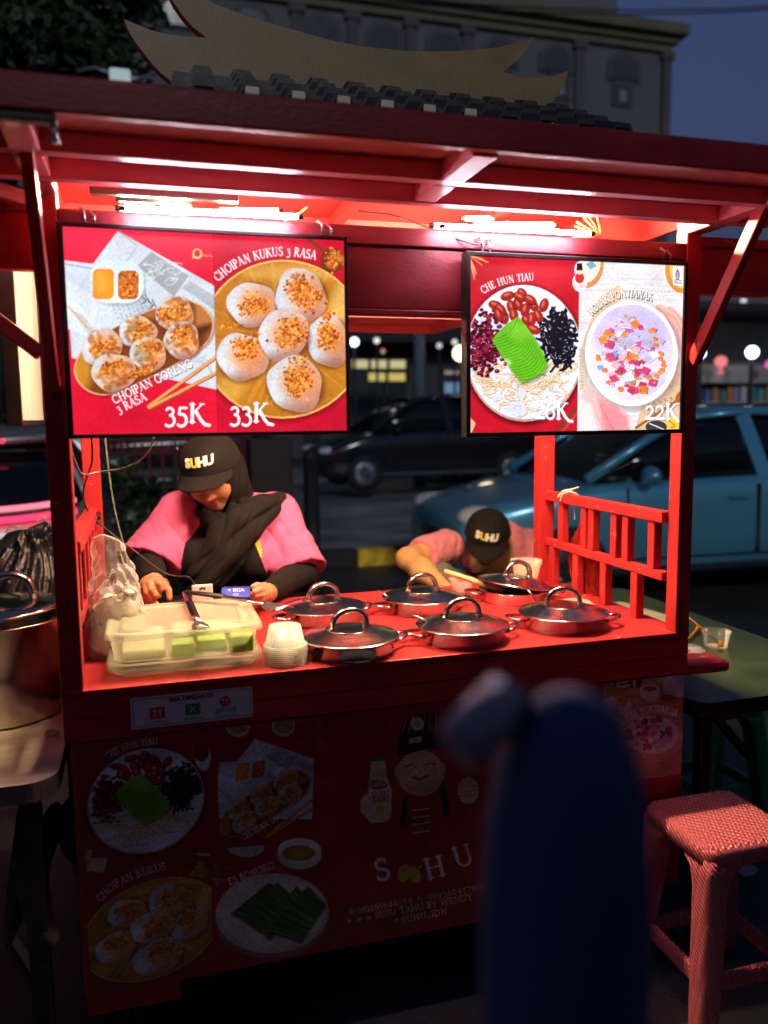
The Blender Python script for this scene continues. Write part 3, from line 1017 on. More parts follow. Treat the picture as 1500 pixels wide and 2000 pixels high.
def che(c, words='CHE HUN TIAU'):
    c.ell(345, 662, 286, 338, (84, 8, 16), a=.8, soft=24, n=40)
    c.ell(345, 655, 275, 327, (196, 150, 140), n=44)
    c.ell(345, 650, 268, 320, (232, 234, 246), n=44)
    M = c.mask(c.ep(345, 650, 266, 318, 0, 44))
    c.ell(345, 700, 236, 270, (206, 208, 228), a=.6, soft=60, clip=M)
    c.ell(150, 640, 40, 160, (186, 166, 160), a=.5, soft=40, clip=M)
    for i in range(230):                                     # noodles
        x, y = rng.uniform(130, 560), rng.uniform(700, 940)
        if (x - 345) ** 2 / 240 ** 2 + (y - 650) ** 2 / 296 ** 2 > 1: continue
        t, r = rng.uniform(0, 6.28), rng.uniform(20, 60)
        arc = [(x + r * math.cos(t + q * .35), y + r * .7 * math.sin(t + q * .35)) for q in range(6)]
        tan = rng.uniform() < (.9 if y < 850 else .25)
        c.line(arc, 9, (176, 132, 92) if tan else (180, 184, 206), a=.8, clip=M)
        c.line([(a_ - 1, b_ - 2) for a_, b_ in arc], 5.5, (242, 218, 176) if tan else (240, 242, 250), clip=M)
    for i in range(420):                                     # red beans, cooked to a mash
        x, y = rng.normal(160, 46), rng.normal(612, 70)
        if x < 98 or y > 765: continue
        c.ell(x, y, rng.uniform(7, 13), rng.uniform(7, 11), [(112, 16, 44), (74, 8, 30), (150, 34, 64), (60, 6, 22)][rng.integers(4)], clip=M, n=10)
        if i % 3 == 0: c.ell(x - 3, y - 3, 3, 3, (226, 150, 178), n=8, clip=M)
    for i in range(230):                                     # black jelly shreds
        x, y = rng.normal(512, 38), rng.normal(585, 62)
        if y < 445 or y > 735: continue
        t = rng.uniform(0, 3.14)
        l = rng.uniform(14, 34)
        d = (l * math.cos(t), l * math.sin(t))
        c.line([(x - d[0], y - d[1]), (x + rng.uniform(-8, 8), y + rng.uniform(-8, 8)), (x + d[0], y + d[1])], 11, (22, 18, 30), clip=M)
        if i % 3 == 0: c.line([(x - d[0] * .5, y - d[1] * .5 - 3), (x + d[0] * .3, y + d[1] * .3 - 3)], 3, (150, 160, 190), clip=M)
    for x, y, a_ in ((272, 380, -.3), (342, 372, 1.0), (214, 424, .3), (290, 432, 1.3), (322, 420, 1.2), (354, 446, 1.8), (392, 424, 1.0), (255, 482, 1.5), (442, 424, 1.9), (415, 476, 1.2), (240, 445, .9), (330, 385, .5), (300, 470, 1.4), (378, 398, .6), (230, 470, 1.2), (365, 500, .7), (384, 490, 1.6), (392, 540, .4)):
        c.ell(x, y + 3, 34, 22, (70, 8, 10), a_, a=.8); c.ell(x, y, 32, 20, (164, 34, 26), a_); c.ell(x - 4, y - 5, 18, 6, (236, 130, 100), a_, a=.8, soft=8)
    G = [(196, 592), (222, 560), (262, 520), (320, 480), (352, 520), (385, 565), (430, 640), (456, 712), (440, 745), (398, 770), (336, 797), (290, 740), (236, 660)]
    c.poly([(x + 6, y + 10) for x, y in G], (60, 60, 20), a=.6, soft=18)
    c.poly(G, (104, 190, 34))
    MG = c.mask(G)
    for i in range(18):
        q = i / 17
        a_, b_ = np.array((196, 592)) * (1 - q) + np.array((330, 797)) * q, np.array((322, 480)) * (1 - q) + np.array((458, 716)) * q
        md = (a_ + b_) / 2 + np.array((14, 26))
        c.line([a_, a_ * .5 + md * .5 + (2, 3), md, b_ * .5 + md * .5 + (6, 4), b_], 5, (70, 146, 16), a=.75, clip=MG)
    c.ell(330, 560, 50, 40, (150, 224, 70), a=.5, soft=40, clip=MG); c.ell(262, 700, 24, 18, (220, 240, 180), a=.6, soft=14, clip=MG)
    c.text(words, [(158, 372), (215, 338), (300, 314), (398, 306)], 34, WHITE)


def kolak(c, words='KOLAK PONTIANAK'):
    c.ell(854, 668, 228, 262, (150, 120, 120), a=.6, soft=30, n=40)
    c.ell(848, 656, 216, 252, (244, 244, 252), n=44)
    c.ell(850, 650, 196, 228, (220, 210, 240), n=44)
    M = c.mask(c.ep(850, 650, 194, 226, 0, 44))
    c.ell(850, 560, 170, 130, (190, 176, 226), a=.7, soft=60, clip=M); c.ell(800, 760, 120, 90, (238, 230, 250), a=.7, soft=60, clip=M)
    for i in range(120):
        t, r = rng.uniform(0, 6.28), math.sqrt(rng.uniform()) ** 1.15
        x, y = 848 + 158 * r * math.cos(t), 655 + 190 * r * math.sin(t)
        z = rng.uniform(11, 24)
        a_ = rng.uniform(0, 1.57)
        cols = [(196, 182, 214), (186, 176, 210), (236, 122, 48), (240, 140, 60), (216, 66, 124), (206, 90, 150), (132, 160, 216), (232, 226, 240), (206, 56, 96), (236, 180, 190)]
        cc = np.array(cols[rng.integers(len(cols))], float)
        if (r > .75) and rng.uniform() < .6: cc, z = np.array((236, 124, 60.)), z * .55
        q = [(x + z * 1.3 * math.cos(a_ + b_), y + z * math.sin(a_ + b_)) for b_ in (0, 1.5, 3.1, 4.6)]
        c.poly([(u + 3, v + 4) for u, v in q], cc * .62, clip=M); c.poly(q, cc, clip=M)
        c.line([q[0], q[1]], 4, np.minimum(cc * 1.25 + 30, 255), a=.8, clip=M)
    c.text(words, [(669, 479), (741, 413), (841, 383), (949, 409)], 34, (120, 88, 70), a=.9, bold=1.7)
    c.text(words, [(666, 474), (738, 408), (838, 378), (946, 404)], 34, WHITE)


def leaf(c, x, y, sx, sy, col):
    for i in range(9):
        a_ = R(8 + i * 9)
        c.line([(x, y), (x + sx * math.cos(a_) * (.7 + .3 * math.sin(i)), y + sy * math.sin(a_) * (.75 + .25 * math.cos(i * 1.3)))], 5, col, a=.85)


def badge(c, x, y, k_=1.0):
    c.ell(x, y + 30 * k_, 34 * k_, 44 * k_, WHITE); c.ell(x, y - 30 * k_, 24 * k_, 40 * k_, WHITE)
    c.ell(x, y + 8 * k_, 22 * k_, 26 * k_, (206, 40, 40)); c.ell(x, y - 22 * k_, 15 * k_, 14 * k_, (240, 200, 170)); c.poly([(x - 15 * k_, y - 28 * k_), (x - 12 * k_, y - 62 * k_), (x + 12 * k_, y - 62 * k_), (x + 15 * k_, y - 28 * k_)], (24, 22, 26))
    for i, ch in enumerate('S HU'):
        c.text(ch, [(x + (-28 + 15 * i) * k_, y + 54 * k_), (x + (-16 + 15 * i) * k_, y + 54 * k_)], 14 * k_, (190, 40, 40))
    c.ell(x - 7 * k_, y + 48 * k_, 6 * k_, 6 * k_, (230, 200, 40))


SCR = printed('lit menu picture', .74)
BEZ = mat('screen bezel', (.010, .010, .011), .4, var=.2)


def screen(name, label, x0, x1, z0, z1, bez, c, mount):
    t = thing(name, ((x0 + x1) / 2, -.02, z0), label, 'menu screen', 'lit menu screens over the counter')
    q = MB()
    q.box(x0, x1, -.0265, -.002, z0, z1)
    l, r_, b_, t2 = bez
    for bx in ((x0, x0 + l, z0, z1), (x1 - r_, x1, z0, z1), (x0 + l + .0002, x1 - r_ - .0002, z0, z0 + b_), (x0 + l + .0002, x1 - r_ - .0002, z1 - t2, z1)):
        q.box(bx[0], bx[1], -.034, -.0268, bx[2], bx[3])
    q.build('frame', BEZ, t, bevel=.0015)
    c.mesh('display', (x0 + l, -.0285, z0 + b_), (x1 - x0 - l - r_, 0, 0), (0, 0, z1 - z0 - b_ - t2), SCR, t)
    for mx in mount:
        q = MB(); q.tube([(mx, -.012, z1 + .002), (mx, -.012, z1 + .028), (mx - .008, -.006, z1 + .034)], .0035, 8); q.tube([(mx + .018, -.012, z1 + .002), (mx + .02, -.012, z1 + .018), (mx + .01, -.006, z1 + .03)], .003, 8)
        q.build('hook', STEELD, t)
    return t


# the left screen: fried and steamed dumplings
c = Canvas(620, 450, [(55, 55), (1425, 130), (1437, 1055), (125, 1070)])
c.c[:] = (222, 26, 52)
c.ell(300, 120, 420, 200, (250, 62, 92), a=.55, soft=300)
c.ell(300, 1000, 420, 160, (196, 16, 44), a=.5, soft=200)
goreng(c)
c.text('3 RASA', [(338, 970), (476, 902)], 40, WHITE)
c.ell(712, 192, 24, 26, (232, 190, 120)); c.ell(712, 190, 15, 17, (210, 40, 50)); c.line([(690, 210), (720, 214), (735, 200)], 6, (236, 200, 130))
c.line([(738, 202), (752, 198), (760, 206), (772, 200), (786, 206)], 4, (236, 170, 120))
c.poly([(786, 80), (1460, 110), (1470, 1080), (818, 1070)], (196, 20, 46))
c.ell(1000, 150, 300, 60, (214, 34, 64), a=.6, soft=80)
keep = c.c.copy()
kukus(c)
M = c.mask([(790, 80), (1460, 110), (1470, 1080), (817, 1070)])
c.text('33k', [(872, 1012), (1080, 1012)], 90, WHITE, bold=1.15)
left = c.c
c.c = left
# what belongs to the left half stays left of the joint
cl = Canvas(620, 450, [(55, 55), (1425, 130), (1437, 1055), (125, 1070)])
rng = np.random.default_rng(11)
cl.c[:] = (222, 26, 52)
cl.ell(300, 120, 420, 200, (250, 62, 92), a=.55, soft=300)
cl.ell(300, 1000, 420, 160, (196, 16, 44), a=.5, soft=200)
goreng(cl)
cl.text('3 RASA', [(338, 970), (476, 902)], 40, WHITE)
cl.text('35k', [(558, 1014), (775, 1014)], 90, WHITE, bold=1.15)
cl.ell(712, 192, 24, 26, (232, 190, 120)); cl.ell(712, 190, 15, 17, (210, 40, 50)); cl.line([(690, 210), (720, 214), (735, 200)], 6, (236, 200, 130))
cl.line([(738, 202), (752, 198), (760, 206), (772, 200), (786, 206)], 4, (236, 170, 120))
c.c = cl.c * (1 - M[..., None]) + c.c * M[..., None]
c.line([(788, 95), (816, 1062)], 3, (120, 10, 24), a=.6)
c.grain(.035, 3); c.grain(.03, 40)
c.c = np.clip(c.c, 0, 255)
screen('menu_screen', 'lit menu screen showing fried dumplings at 35K beside steamed dumplings at 33K', 0.0, .58, 1.43, 1.85, (.011, .008, .008, .009), c, (.05, .53))

# the right screen: noodle bowl and coconut sweet
CRN = [(98, 190), (1098, 240), (1066, 1016), (90, 1035)]
c = Canvas(560, 440, CRN)
c.c[:] = (196, 22, 40)
c.ell(420, 260, 200, 90, (222, 44, 58), a=.6, soft=120)
leaf(c, 92, 185, 100, 150, (226, 180, 110))
c.poly([(90, 960), (118, 990), (96, 1040), (86, 1040)], (232, 190, 140))
che(c)
c.line([(500, 1020), (610, 890)], 12, (110, 60, 34)); c.line([(520, 1030), (620, 910)], 8, (150, 90, 50))
c.text('26k', [(398, 972), (570, 972)], 76, (100, 130, 150), a=.6, bold=1.3)
c.text('26k', [(396, 968), (568, 968)], 76, WHITE, bold=1.15)
cr = Canvas(560, 440, CRN)
cr.c[:] = (226, 222, 226)
for i in range(60):
    y = 230 + i * 14
    cr.line([(600, y), (760, y + rng.uniform(-6, 8)), (920, y + rng.uniform(-6, 8)), (1110, y + rng.uniform(-6, 10))], rng.uniform(2, 6), [(200, 192, 190), (240, 238, 242), (212, 206, 212)][rng.integers(3)], a=.6)
cr.ell(640, 225, 84, 120, (214, 142, 84)); cr.ell(636, 215, 74, 104, (240, 226, 208)); cr.poly([(640, 230), (670, 215), (690, 240), (660, 255)], (120, 170, 200)); cr.poly([(620, 200), (650, 190), (660, 210)], (180, 190, 120))
cr.ell(1090, 260, 80, 110, (216, 140, 60)); cr.ell(1096, 254, 66, 94, (240, 190, 110))
cr.poly([(700, 390), (790, 330), (830, 370), (760, 440), (640, 620), (622, 600)], (222, 196, 160)); cr.poly([(604, 640), (650, 560), (640, 830), (604, 830)], (206, 186, 160), a=.8)
for i in range(12): cr.line([(610, 640 + i * 15), (622, 644 + i * 15)], 3, (150, 130, 110), a=.6)
cr.poly([(980, 880), (1090, 640), (1100, 900), (1060, 960)], (214, 178, 146)); cr.poly([(900, 880), (1090, 800), (1090, 1030), (860, 1030)], (222, 186, 150))
for i in range(5):
    for j in range(3): cr.line([(920 + i * 26, 900 + j * 22 - i * 8), (936 + i * 26, 906 + j * 22 - i * 8)], 4, (120, 90, 70), a=.7); cr.line([(928 + i * 26, 894 + j * 22 - i * 8), (926 + i * 26, 912 + j * 22 - i * 8)], 3, (120, 90, 70), a=.7)
cr.line([(866, 1010), (1060, 880), (1090, 840)], 12, (160, 92, 44)); cr.ell(1076, 860, 20, 34, (176, 100, 50), .6)
cr.poly([(640, 800), (690, 850), (760, 890), (830, 950), (842, 1040), (600, 1040), (606, 860)], (236, 190, 188), soft=8); cr.poly([(690, 870), (760, 900), (826, 960), (836, 1040), (720, 1040)], (236, 130, 140), a=.8, soft=24); cr.poly([(606, 870), (660, 900), (690, 1040), (600, 1040)], (244, 226, 226), a=.9, soft=20)
cr.line([(700, 900), (760, 1020)], 5, (200, 96, 110), a=.6); cr.line([(660, 880), (710, 1020)], 5, (220, 150, 156), a=.6)
for (a_, b_, d_, e_) in ((1030, 450, 1100, 600), (1020, 480, 1090, 660), (980, 440, 1100, 560)): cr.line([(a_, b_), ((a_ + d_) / 2 + 16, (b_ + e_) / 2 - 20), (d_, e_)], 34, (236, 160, 150)); cr.line([(a_, b_ - 8), ((a_ + d_) / 2 + 16, (b_ + e_) / 2 - 28), (d_, e_ - 8)], 10, (250, 200, 190), a=.7)
kolak(cr)
cr.ell(1040, 990, 34, 40, (240, 196, 60)); cr.ell(960, 1006, 50, 30, (60, 56, 60)); cr.line([(930, 990), (1000, 1020)], 5, (230, 230, 230)); cr.line([(1024, 980), (1050, 1000), (1030, 1010)], 6, (200, 130, 30))
cr.text('22k', [(912, 974), (1082, 974)], 74, (110, 120, 140), a=.7, bold=1.3); cr.text('22k', [(908, 970), (1078, 970)], 74, WHITE, bold=1.15)
cr.poly([(1046, 240), (1092, 244), (1090, 336), (1046, 330)], WHITE)
cr.poly([(1068, 250), (1080, 276), (1076, 304), (1060, 304), (1054, 280)], (112, 90, 150))
for i in range(3): cr.line([(1060 + i * 7, 270), (1060 + i * 7, 300)], 2, WHITE)
cr.line([(1052, 306), (1084, 308)], 4, (112, 90, 150)); cr.text('HALAL', [(1051, 322), (1086, 324)], 10, (90, 80, 120))
M = cr.mask([(612, 150), (1150, 200), (1120, 1060), (591, 1060)])
c.c = c.c * (1 - M[..., None]) + cr.c * M[..., None]
badge(c, 610, 288)
c.grain(.035, 3); c.grain(.03, 40)
c.c = np.clip(c.c, 0, 255)
screen('menu_screen', 'lit menu screen showing a noodle bowl at 26K and coloured cubes at 22K', .852, 1.43, 1.418, 1.832, (.011, .0085, .010, .010), c, (1.375, .90))
# ------------------------------------------------------------------ the printed vinyl front of the cart
Z1 = lambda x, y: (130 + x / 2.632, 1300 + y / 2.632)
Z2 = lambda x, y: (620 + x / 2.055, 1300 + y / 2.055)
BC = [(149, 1453), (1337, 1317), (1323, 1722), (178, 1946)]


def newc():
    q = Canvas(840, 420, BC)
    q.c[:] = (176, 18, 40)
    return q


c = newc()
c.aff([(0, 0), (100, 0), (0, 100)], [Z1(0, 0), Z1(100, 0), Z1(0, 100)])
leaf(c, 40, 380, 190, 150, (150, 96, 70)); leaf(c, 40, 470, 70, 150, (150, 96, 70))
c.poly([(90, 935), (130, 940), (120, 1050), (100, 1060)], (226, 150, 150)); c.poly([(130, 985), (210, 985), (190, 1060), (110, 1050)], (220, 190, 190))
leaf(c, 90, 1060, 60, 80, (150, 90, 60)); leaf(c, 750, 1020, 130, 90, (170, 110, 70)); leaf(c, 750, 1090, 110, 60, (196, 130, 90))
c.ell(700, 470, 40, 70, (220, 214, 210)); c.ell(690, 440, 40, 50, (120, 20, 30)); c.poly([(660, 960), (740, 962), (738, 972), (680, 974)], (220, 220, 220))
for (x, y, r) in ((878, 300, 62), (1112, 300, 60)):
    c.ell(x, y + 6, r, r * .96, (210, 204, 200)); c.ell(x, y, r * .86, r * .8, (176, 128, 66))
for (x, y) in ((1300, 300), (1296, 380), (1310, 405), (1200, 290), (1285, 270)): c.ell(x, y, 18, 18, (210, 60, 40), wob=.1)
c.line([(1180, 410), (1210, 395), (1240, 405), (1270, 390)], 8, (214, 60, 40)); c.line([(1190, 285), (1300, 290)], 4, (150, 80, 50))
c.ell(920, 930, 96, 50, (216, 210, 206)); c.poly([(800, 870), (1050, 870), (1050, 915), (820, 936)], (176, 18, 40))
c.ell(1195, 970, 114, 74, (222, 218, 214)); c.ell(1195, 945, 112, 62, (236, 232, 228)); c.ell(1190, 960, 86, 40, (176, 116, 52)); c.ell(1180, 965, 40, 16, (216, 160, 90), a=.5, soft=20)
c.ell(1055, 1290, 296, 208, (150, 120, 116), -.05, n=40); c.ell(1055, 1268, 290, 204, (226, 206, 206), -.05, n=40); c.ell(1060, 1262, 268, 180, (232, 224, 220), -.05, n=40)
for P in ([(840, 1270), (1040, 1110), (1090, 1150), (940, 1310)], [(900, 1300), (1080, 1110), (1150, 1170), (990, 1360)], [(985, 1350), (1180, 1130), (1220, 1170), (1040, 1400)], [(1030, 1360), (1240, 1130), (1330, 1220), (1200, 1410)]):
    c.poly([(x + 6, y + 12) for x, y in P], (40, 50, 30), a=.7, soft=16); c.poly(P, (54, 96, 44))
    a_, b_, d_, e_ = [np.array(p, float) for p in P]
    for i in range(14):
        q = (i + .5) / 14
        u_, v_ = a_ * (1 - q) + d_ * q if False else a_ * (1 - q) + b_ * q, e_ * (1 - q) + d_ * q
        c.line([u_, v_], rng.uniform(3, 9), [(80, 130, 66), (36, 66, 30), (150, 190, 140)][rng.integers(3)], a=.6)
c.text('ES BONGKO', [(836, 1124), (950, 1084), (1072, 1036)], 36, WHITE)
c.text('CHOIPAN KUKUS', [(172, 1212), (240, 1140), (350, 1084), (512, 1042)], 36, WHITE)
# dishes shared with the lit screens
c.aff([(345, 650), (613, 650), (345, 970)], [(284, 1562), (396, 1551), (282, 1663)]); che(c)
k1 = newc()
k1.c[:] = c.c
k1.aff([(322, 330), (605, 490), (316, 924)], [(490, 1501), (559, 1524), (474, 1640)]); goreng(k1)
M = k1.aff().mask([(412, 1390), (633, 1380), (634, 1664), (416, 1680)])
c.c = c.c * (1 - M[..., None]) + k1.c * M[..., None]
k1 = newc(); k1.c[:] = c.c
k1.aff([(978, 442), (1350, 622), (1188, 830)], [(248, 1781), (371, 1802), (309, 1866)]); kukus(k1, ' ')
M = k1.aff().mask([(160, 1690), (412, 1670), (414, 1900), (170, 1950)])
c.c = c.c * (1 - M[..., None]) + k1.c * M[..., None]
# plain cook figure with a soy drink bottle, the shop's name and its numbers
c.aff([(0, 0), (100, 0), (0, 100)], [Z2(0, 0), Z2(100, 0), Z2(0, 100)])
c.poly([(330, 500), (470, 480), (600, 580), (600, 700), (500, 760), (300, 770), (256, 720), (300, 600)], (160, 26, 30), soft=6)
c.ell(430, 640, 170, 130, (172, 28, 30)); c.ell(600, 520, 60, 50, (150, 24, 30))
c.line([(430, 560), (425, 770)], 4, (90, 10, 16))
for y in (575, 605, 632, 665): c.line([(382, y + 4), (446, y - 4)], 5, (220, 190, 180))
c.poly([(345, 520), (330, 640), (352, 640), (362, 520)], (26, 20, 26)); c.poly([(490, 470), (505, 600), (530, 600), (512, 470)], (26, 20, 26))
c.ell(412, 430, 96, 92, (224, 176, 140)); c.ell(318, 420, 12, 22, (214, 160, 126)); c.ell(502, 410, 12, 22, (214, 160, 126)); c.ell(380, 460, 50, 40, (236, 196, 160), a=.5, soft=40)
c.poly([(316, 370), (324, 290), (500, 270), (492, 330), (420, 336)], (24, 22, 30)); c.poly([(324, 290), (346, 205), (482, 182), (500, 270)], (30, 26, 34))
c.line([(352, 404), (376, 396), (392, 404)], 5, (70, 40, 34)); c.line([(430, 398), (448, 390), (470, 394)], 5, (70, 40, 34)); c.line([(382, 446), (408, 456), (440, 440)], 7, (110, 40, 40)); c.line([(410, 410), (404, 424), (416, 428)], 4, (190, 130, 100)); c.ell(366, 430, 20, 14, (226, 150, 124), a=.6, soft=14); c.ell(462, 424, 20, 14, (226, 150, 124), a=.6, soft=14)
for i in range(6): c.line([(335 + i * 28, 275 - i * 4), (356 + i * 24, 208 - i * 4)], 4, (206, 180, 120))
c.ell(398, 232, 27, 27, (226, 214, 190)); c.ell(398, 232, 15, 13, (190, 176, 60)); c.poly([(364, 290), (416, 282), (416, 306), (366, 312)], (200, 196, 206))
c.ell(604, 500, 42, 54, (230, 190, 160)); c.ell(196, 560, 26, 44, (230, 190, 160))
for i in range(3): c.line([(570, 488 + i * 18), (634, 480 + i * 18)], 3, (150, 100, 80))
c.poly([(212, 366), (268, 362), (272, 378), (210, 382)], (70, 130, 50))
c.poly([(212, 384), (270, 380), (276, 440), (296, 500), (294, 610), (270, 626), (210, 628), (196, 610), (200, 500), (208, 440)], (232, 206, 180))
c.ell(240, 476, 40, 20, (200, 40, 34)); c.text('S HU', [(206, 486), (276, 478)], 22, WHITE); c.ell(232, 478, 9, 9, (226, 200, 50))
c.text('SUSU', [(216, 526), (286, 520)], 20, (70, 90, 150), bold=1.5); c.text('TAHU', [(218, 548), (286, 542)], 20, (190, 40, 40), bold=1.5)
c.ell(246, 572, 16, 14, (226, 200, 60), -.4); c.ell(262, 576, 10, 12, (226, 200, 60), .4)
for i in range(3): c.line([(180, 540 + i * 22), (212, 532 + i * 22)], 15, (232, 192, 162))
c.text('S', [(222, 864), (306, 850)], 84, WHITE, bold=1.25); c.text('H', [(436, 856), (518, 836)], 80, WHITE, bold=1.25); c.text('U', [(554, 812), (634, 786)], 80, WHITE, bold=1.25)
c.ell(346, 830, 26, 36, (214, 186, 40), .3); c.ell(386, 836, 26, 36, (214, 186, 40), -.5); c.ell(340, 822, 8, 8, (176, 140, 20)); c.line([(408, 808), (416, 800)], 8, (214, 186, 40))
c.text('081281644394 & 0895604570001', [(158, 990), (690, 888)], 23, WHITE); c.text('SUSU TAHU BY WENDY', [(230, 1012), (622, 936)], 25, WHITE); c.text('SUHU_IDN', [(336, 1028), (522, 992)], 23, WHITE)
c.ell(137, 983, 15, 15, (60, 150, 70)); c.ell(137, 983, 9, 9, WHITE); c.ell(137, 983, 6, 6, (60, 150, 70))
for x, y, q in ((126, 1020, (206, 60, 60)), (166, 1014, (60, 150, 90)), (203, 1008, (206, 60, 60)), (316, 1016, (190, 40, 60))):
    c.poly([(x - 10, y - 9), (x + 10, y - 11), (x + 10, y + 9), (x - 10, y + 11)], q); c.line([(x - 4, y - 4), (x - 3, y + 6)], 4, WHITE); c.line([(x + 4, y - 5), (x + 4, y + 5)], 4, WHITE)
# the right hand picture
c.poly([(920, 130), (1148, 90), (1150, 260), (930, 300)], (120, 26, 36), a=.6)
c.ell(1000, 156, 40, 26, (214, 206, 200)); c.ell(1000, 128, 22, 9, (200, 192, 186)); c.line([(1036, 140), (1070, 120), (1078, 150), (1044, 166)], 9, (206, 198, 192)); c.line([(964, 156), (944, 132)], 9, (206, 198, 192))
c.ell(1235, 810, 60, 40, (150, 70, 50)); c.poly([(1184, 806), (1284, 800), (1270, 862), (1200, 868)], (206, 196, 190))
for i in range(20): c.ell(rng.uniform(1195, 1275), rng.uniform(780, 810), 12, 9, [(170, 60, 40), (120, 40, 30), (196, 110, 60)][rng.integers(3)])
KP = [(1146, 40), (1500, 0), (1490, 430), (1260, 460), (1150, 330)]
k1 = newc(); k1.c[:] = c.c; k1.A = c.A
k1.poly([(1100, 0), (1600, -20), (1600, 500), (1100, 500)], (196, 150, 120))
for i in range(50):
    y = 60 + i * 8
    k1.line([(1140, y), (1300, y + rng.uniform(-8, 8)), (1500, y - 6)], rng.uniform(3, 8), [(176, 120, 88), (214, 172, 140), (150, 90, 60)][rng.integers(3)], a=.5)
k1.poly([(1190, 40), (1300, 26), (1302, 84), (1196, 96)], (120, 30, 40))
for a_ in ([(1206, 50), (1206, 86)], [(1206, 50), (1250, 44)], [(1206, 68), (1244, 62)], [(1206, 86), (1250, 80)], [(1272, 44), (1272, 52)], [(1272, 62), (1272, 80)]): k1.line(a_, 12, (214, 196, 190))
k1.ell(1334, 112, 40, 30, (220, 210, 204)); k1.ell(1334, 92, 40, 16, (232, 224, 220)); k1.ell(1334, 92, 30, 10, (150, 110, 80))
k1.ell(1440, 82, 54, 50, (206, 196, 196)); k1.ell(1440, 34, 26, 14, (196, 186, 186)); k1.ell(1440, 18, 9, 9, (190, 180, 180))
k1.ell(1200, 170, 60, 50, (222, 210, 206)); k1.crumbs(1200, 165, 48, 38, 60, 12, [(226, 220, 220), (190, 180, 200), (210, 120, 80)])
k1.ell(1210, 110, 50, 22, (206, 120, 60), .3); k1.ell(1440, 150, 60, 26, (190, 110, 60)); k1.ell(1410, 130, 30, 14, (150, 80, 40))
k1.ell(1330, 290, 140, 96, (214, 160, 150)); k1.ell(1330, 300, 120, 80, (222, 140, 130), a=.7, soft=40)
k1.ell(1340, 278, 110, 76, (236, 226, 230)); k1.ell(1340, 272, 96, 62, (216, 200, 216)); k1.crumbs(1330, 272, 84, 52, 90, 15, [(196, 182, 214), (236, 122, 48), (216, 66, 124), (232, 226, 240), (130, 60, 100)])
k1.poly([(1240, 330), (1380, 370), (1500, 340), (1500, 440), (1280, 450)], (210, 140, 120), a=.8, soft=20)
k1.text('KOLAK PONTIANAK', [(1216, 240), (1290, 196), (1380, 182), (1442, 206)], 28, WHITE)
M = k1.mask(KP)
c.c = c.c * (1 - M[..., None]) + k1.c * M[..., None]
c.grain(.07, 2.5); c.grain(.08, 30)
c.c *= .86
c.c = np.clip(c.c, 0, 255)
c.mesh('vinyl_banner', (-.020, -.0005, .203), (1.502, 0, 0), (0, 0, .5815), printed('printed vinyl', 0, .42), cart)

# ------------------------------------------------------------------ printed words as flat lettering


def words(q, s, O, U, V, h, mi=0, align='CENTER', warp=None, bold=0.0):
    """block lettering of height h laid in the plane U, V at O"""
    cu = bpy.data.curves.new('lettering', 'FONT')
    cu.body, cu.size, cu.align_x, cu.align_y = s, h, align, 'CENTER'
    cu.offset = bold
    cu.resolution_u = 3
    o = bpy.data.objects.new('lettering', cu)
    COL.objects.link(o)
    me = bpy.data.meshes.new_from_object(o.evaluated_get(bpy.context.evaluated_depsgraph_get()))
    bpy.data.objects.remove(o)
    bpy.data.curves.remove(cu)
    vs = np.array([v.co[:] for v in me.vertices])
    fs = [tuple(p.vertices) for p in me.polygons]
    bpy.data.meshes.remove(me)
    if not len(vs): return
    P = warp(vs) if warp else np.array(O) + vs[:, :1] * np.array(U) + vs[:, 1:2] * np.array(V)
    q.add(P, fs, mi)


def flat(name, col, rough=.5): return mat(name, col, rough, var=.06, scale=30)


PAPER, INK = flat('white label', (.62, .62, .64)), flat('black ink', (.012, .012, .013))
INKR, INKG, INKO = flat('red ink', (.55, .03, .04)), flat('green ink', (.02, .26, .09)), flat('orange ink', (.62, .12, .05))
stk = thing('sticker', (.23, -.004, .835), 'white sticker listing delivery services on the board under the counter', 'sticker')
SU, SV = unit((1, 0, 0.004)), np.array((0, 0, 1.0))
q = MB()
SX0, SX1, SZ0, SZ1 = .092, .352, .803, .873
q.box(SX0, SX1, -.0022, -.0014, SZ0, SZ1, 0)
Yk = -.0026


def ring(q, x0, x1, z0, z1, t, mi):
    for b in ((x0, x1, z0, z0 + t), (x0, x1, z1 - t, z1), (x0, x0 + t, z0 + t, z1 - t), (x1 - t, x1, z0 + t, z1 - t)):
        q.add([(b[0], Yk, b[2]), (b[1], Yk, b[2]), (b[1], Yk, b[3]), (b[0], Yk, b[3])], [(0, 1, 2, 3)], mi)


def disc(q, x, z, r, mi, y=Yk, n=20): q.add([(x + r * math.cos(6.2832 * i / n), y, z + r * math.sin(6.2832 * i / n)) for i in range(n)], [tuple(range(n))], mi)


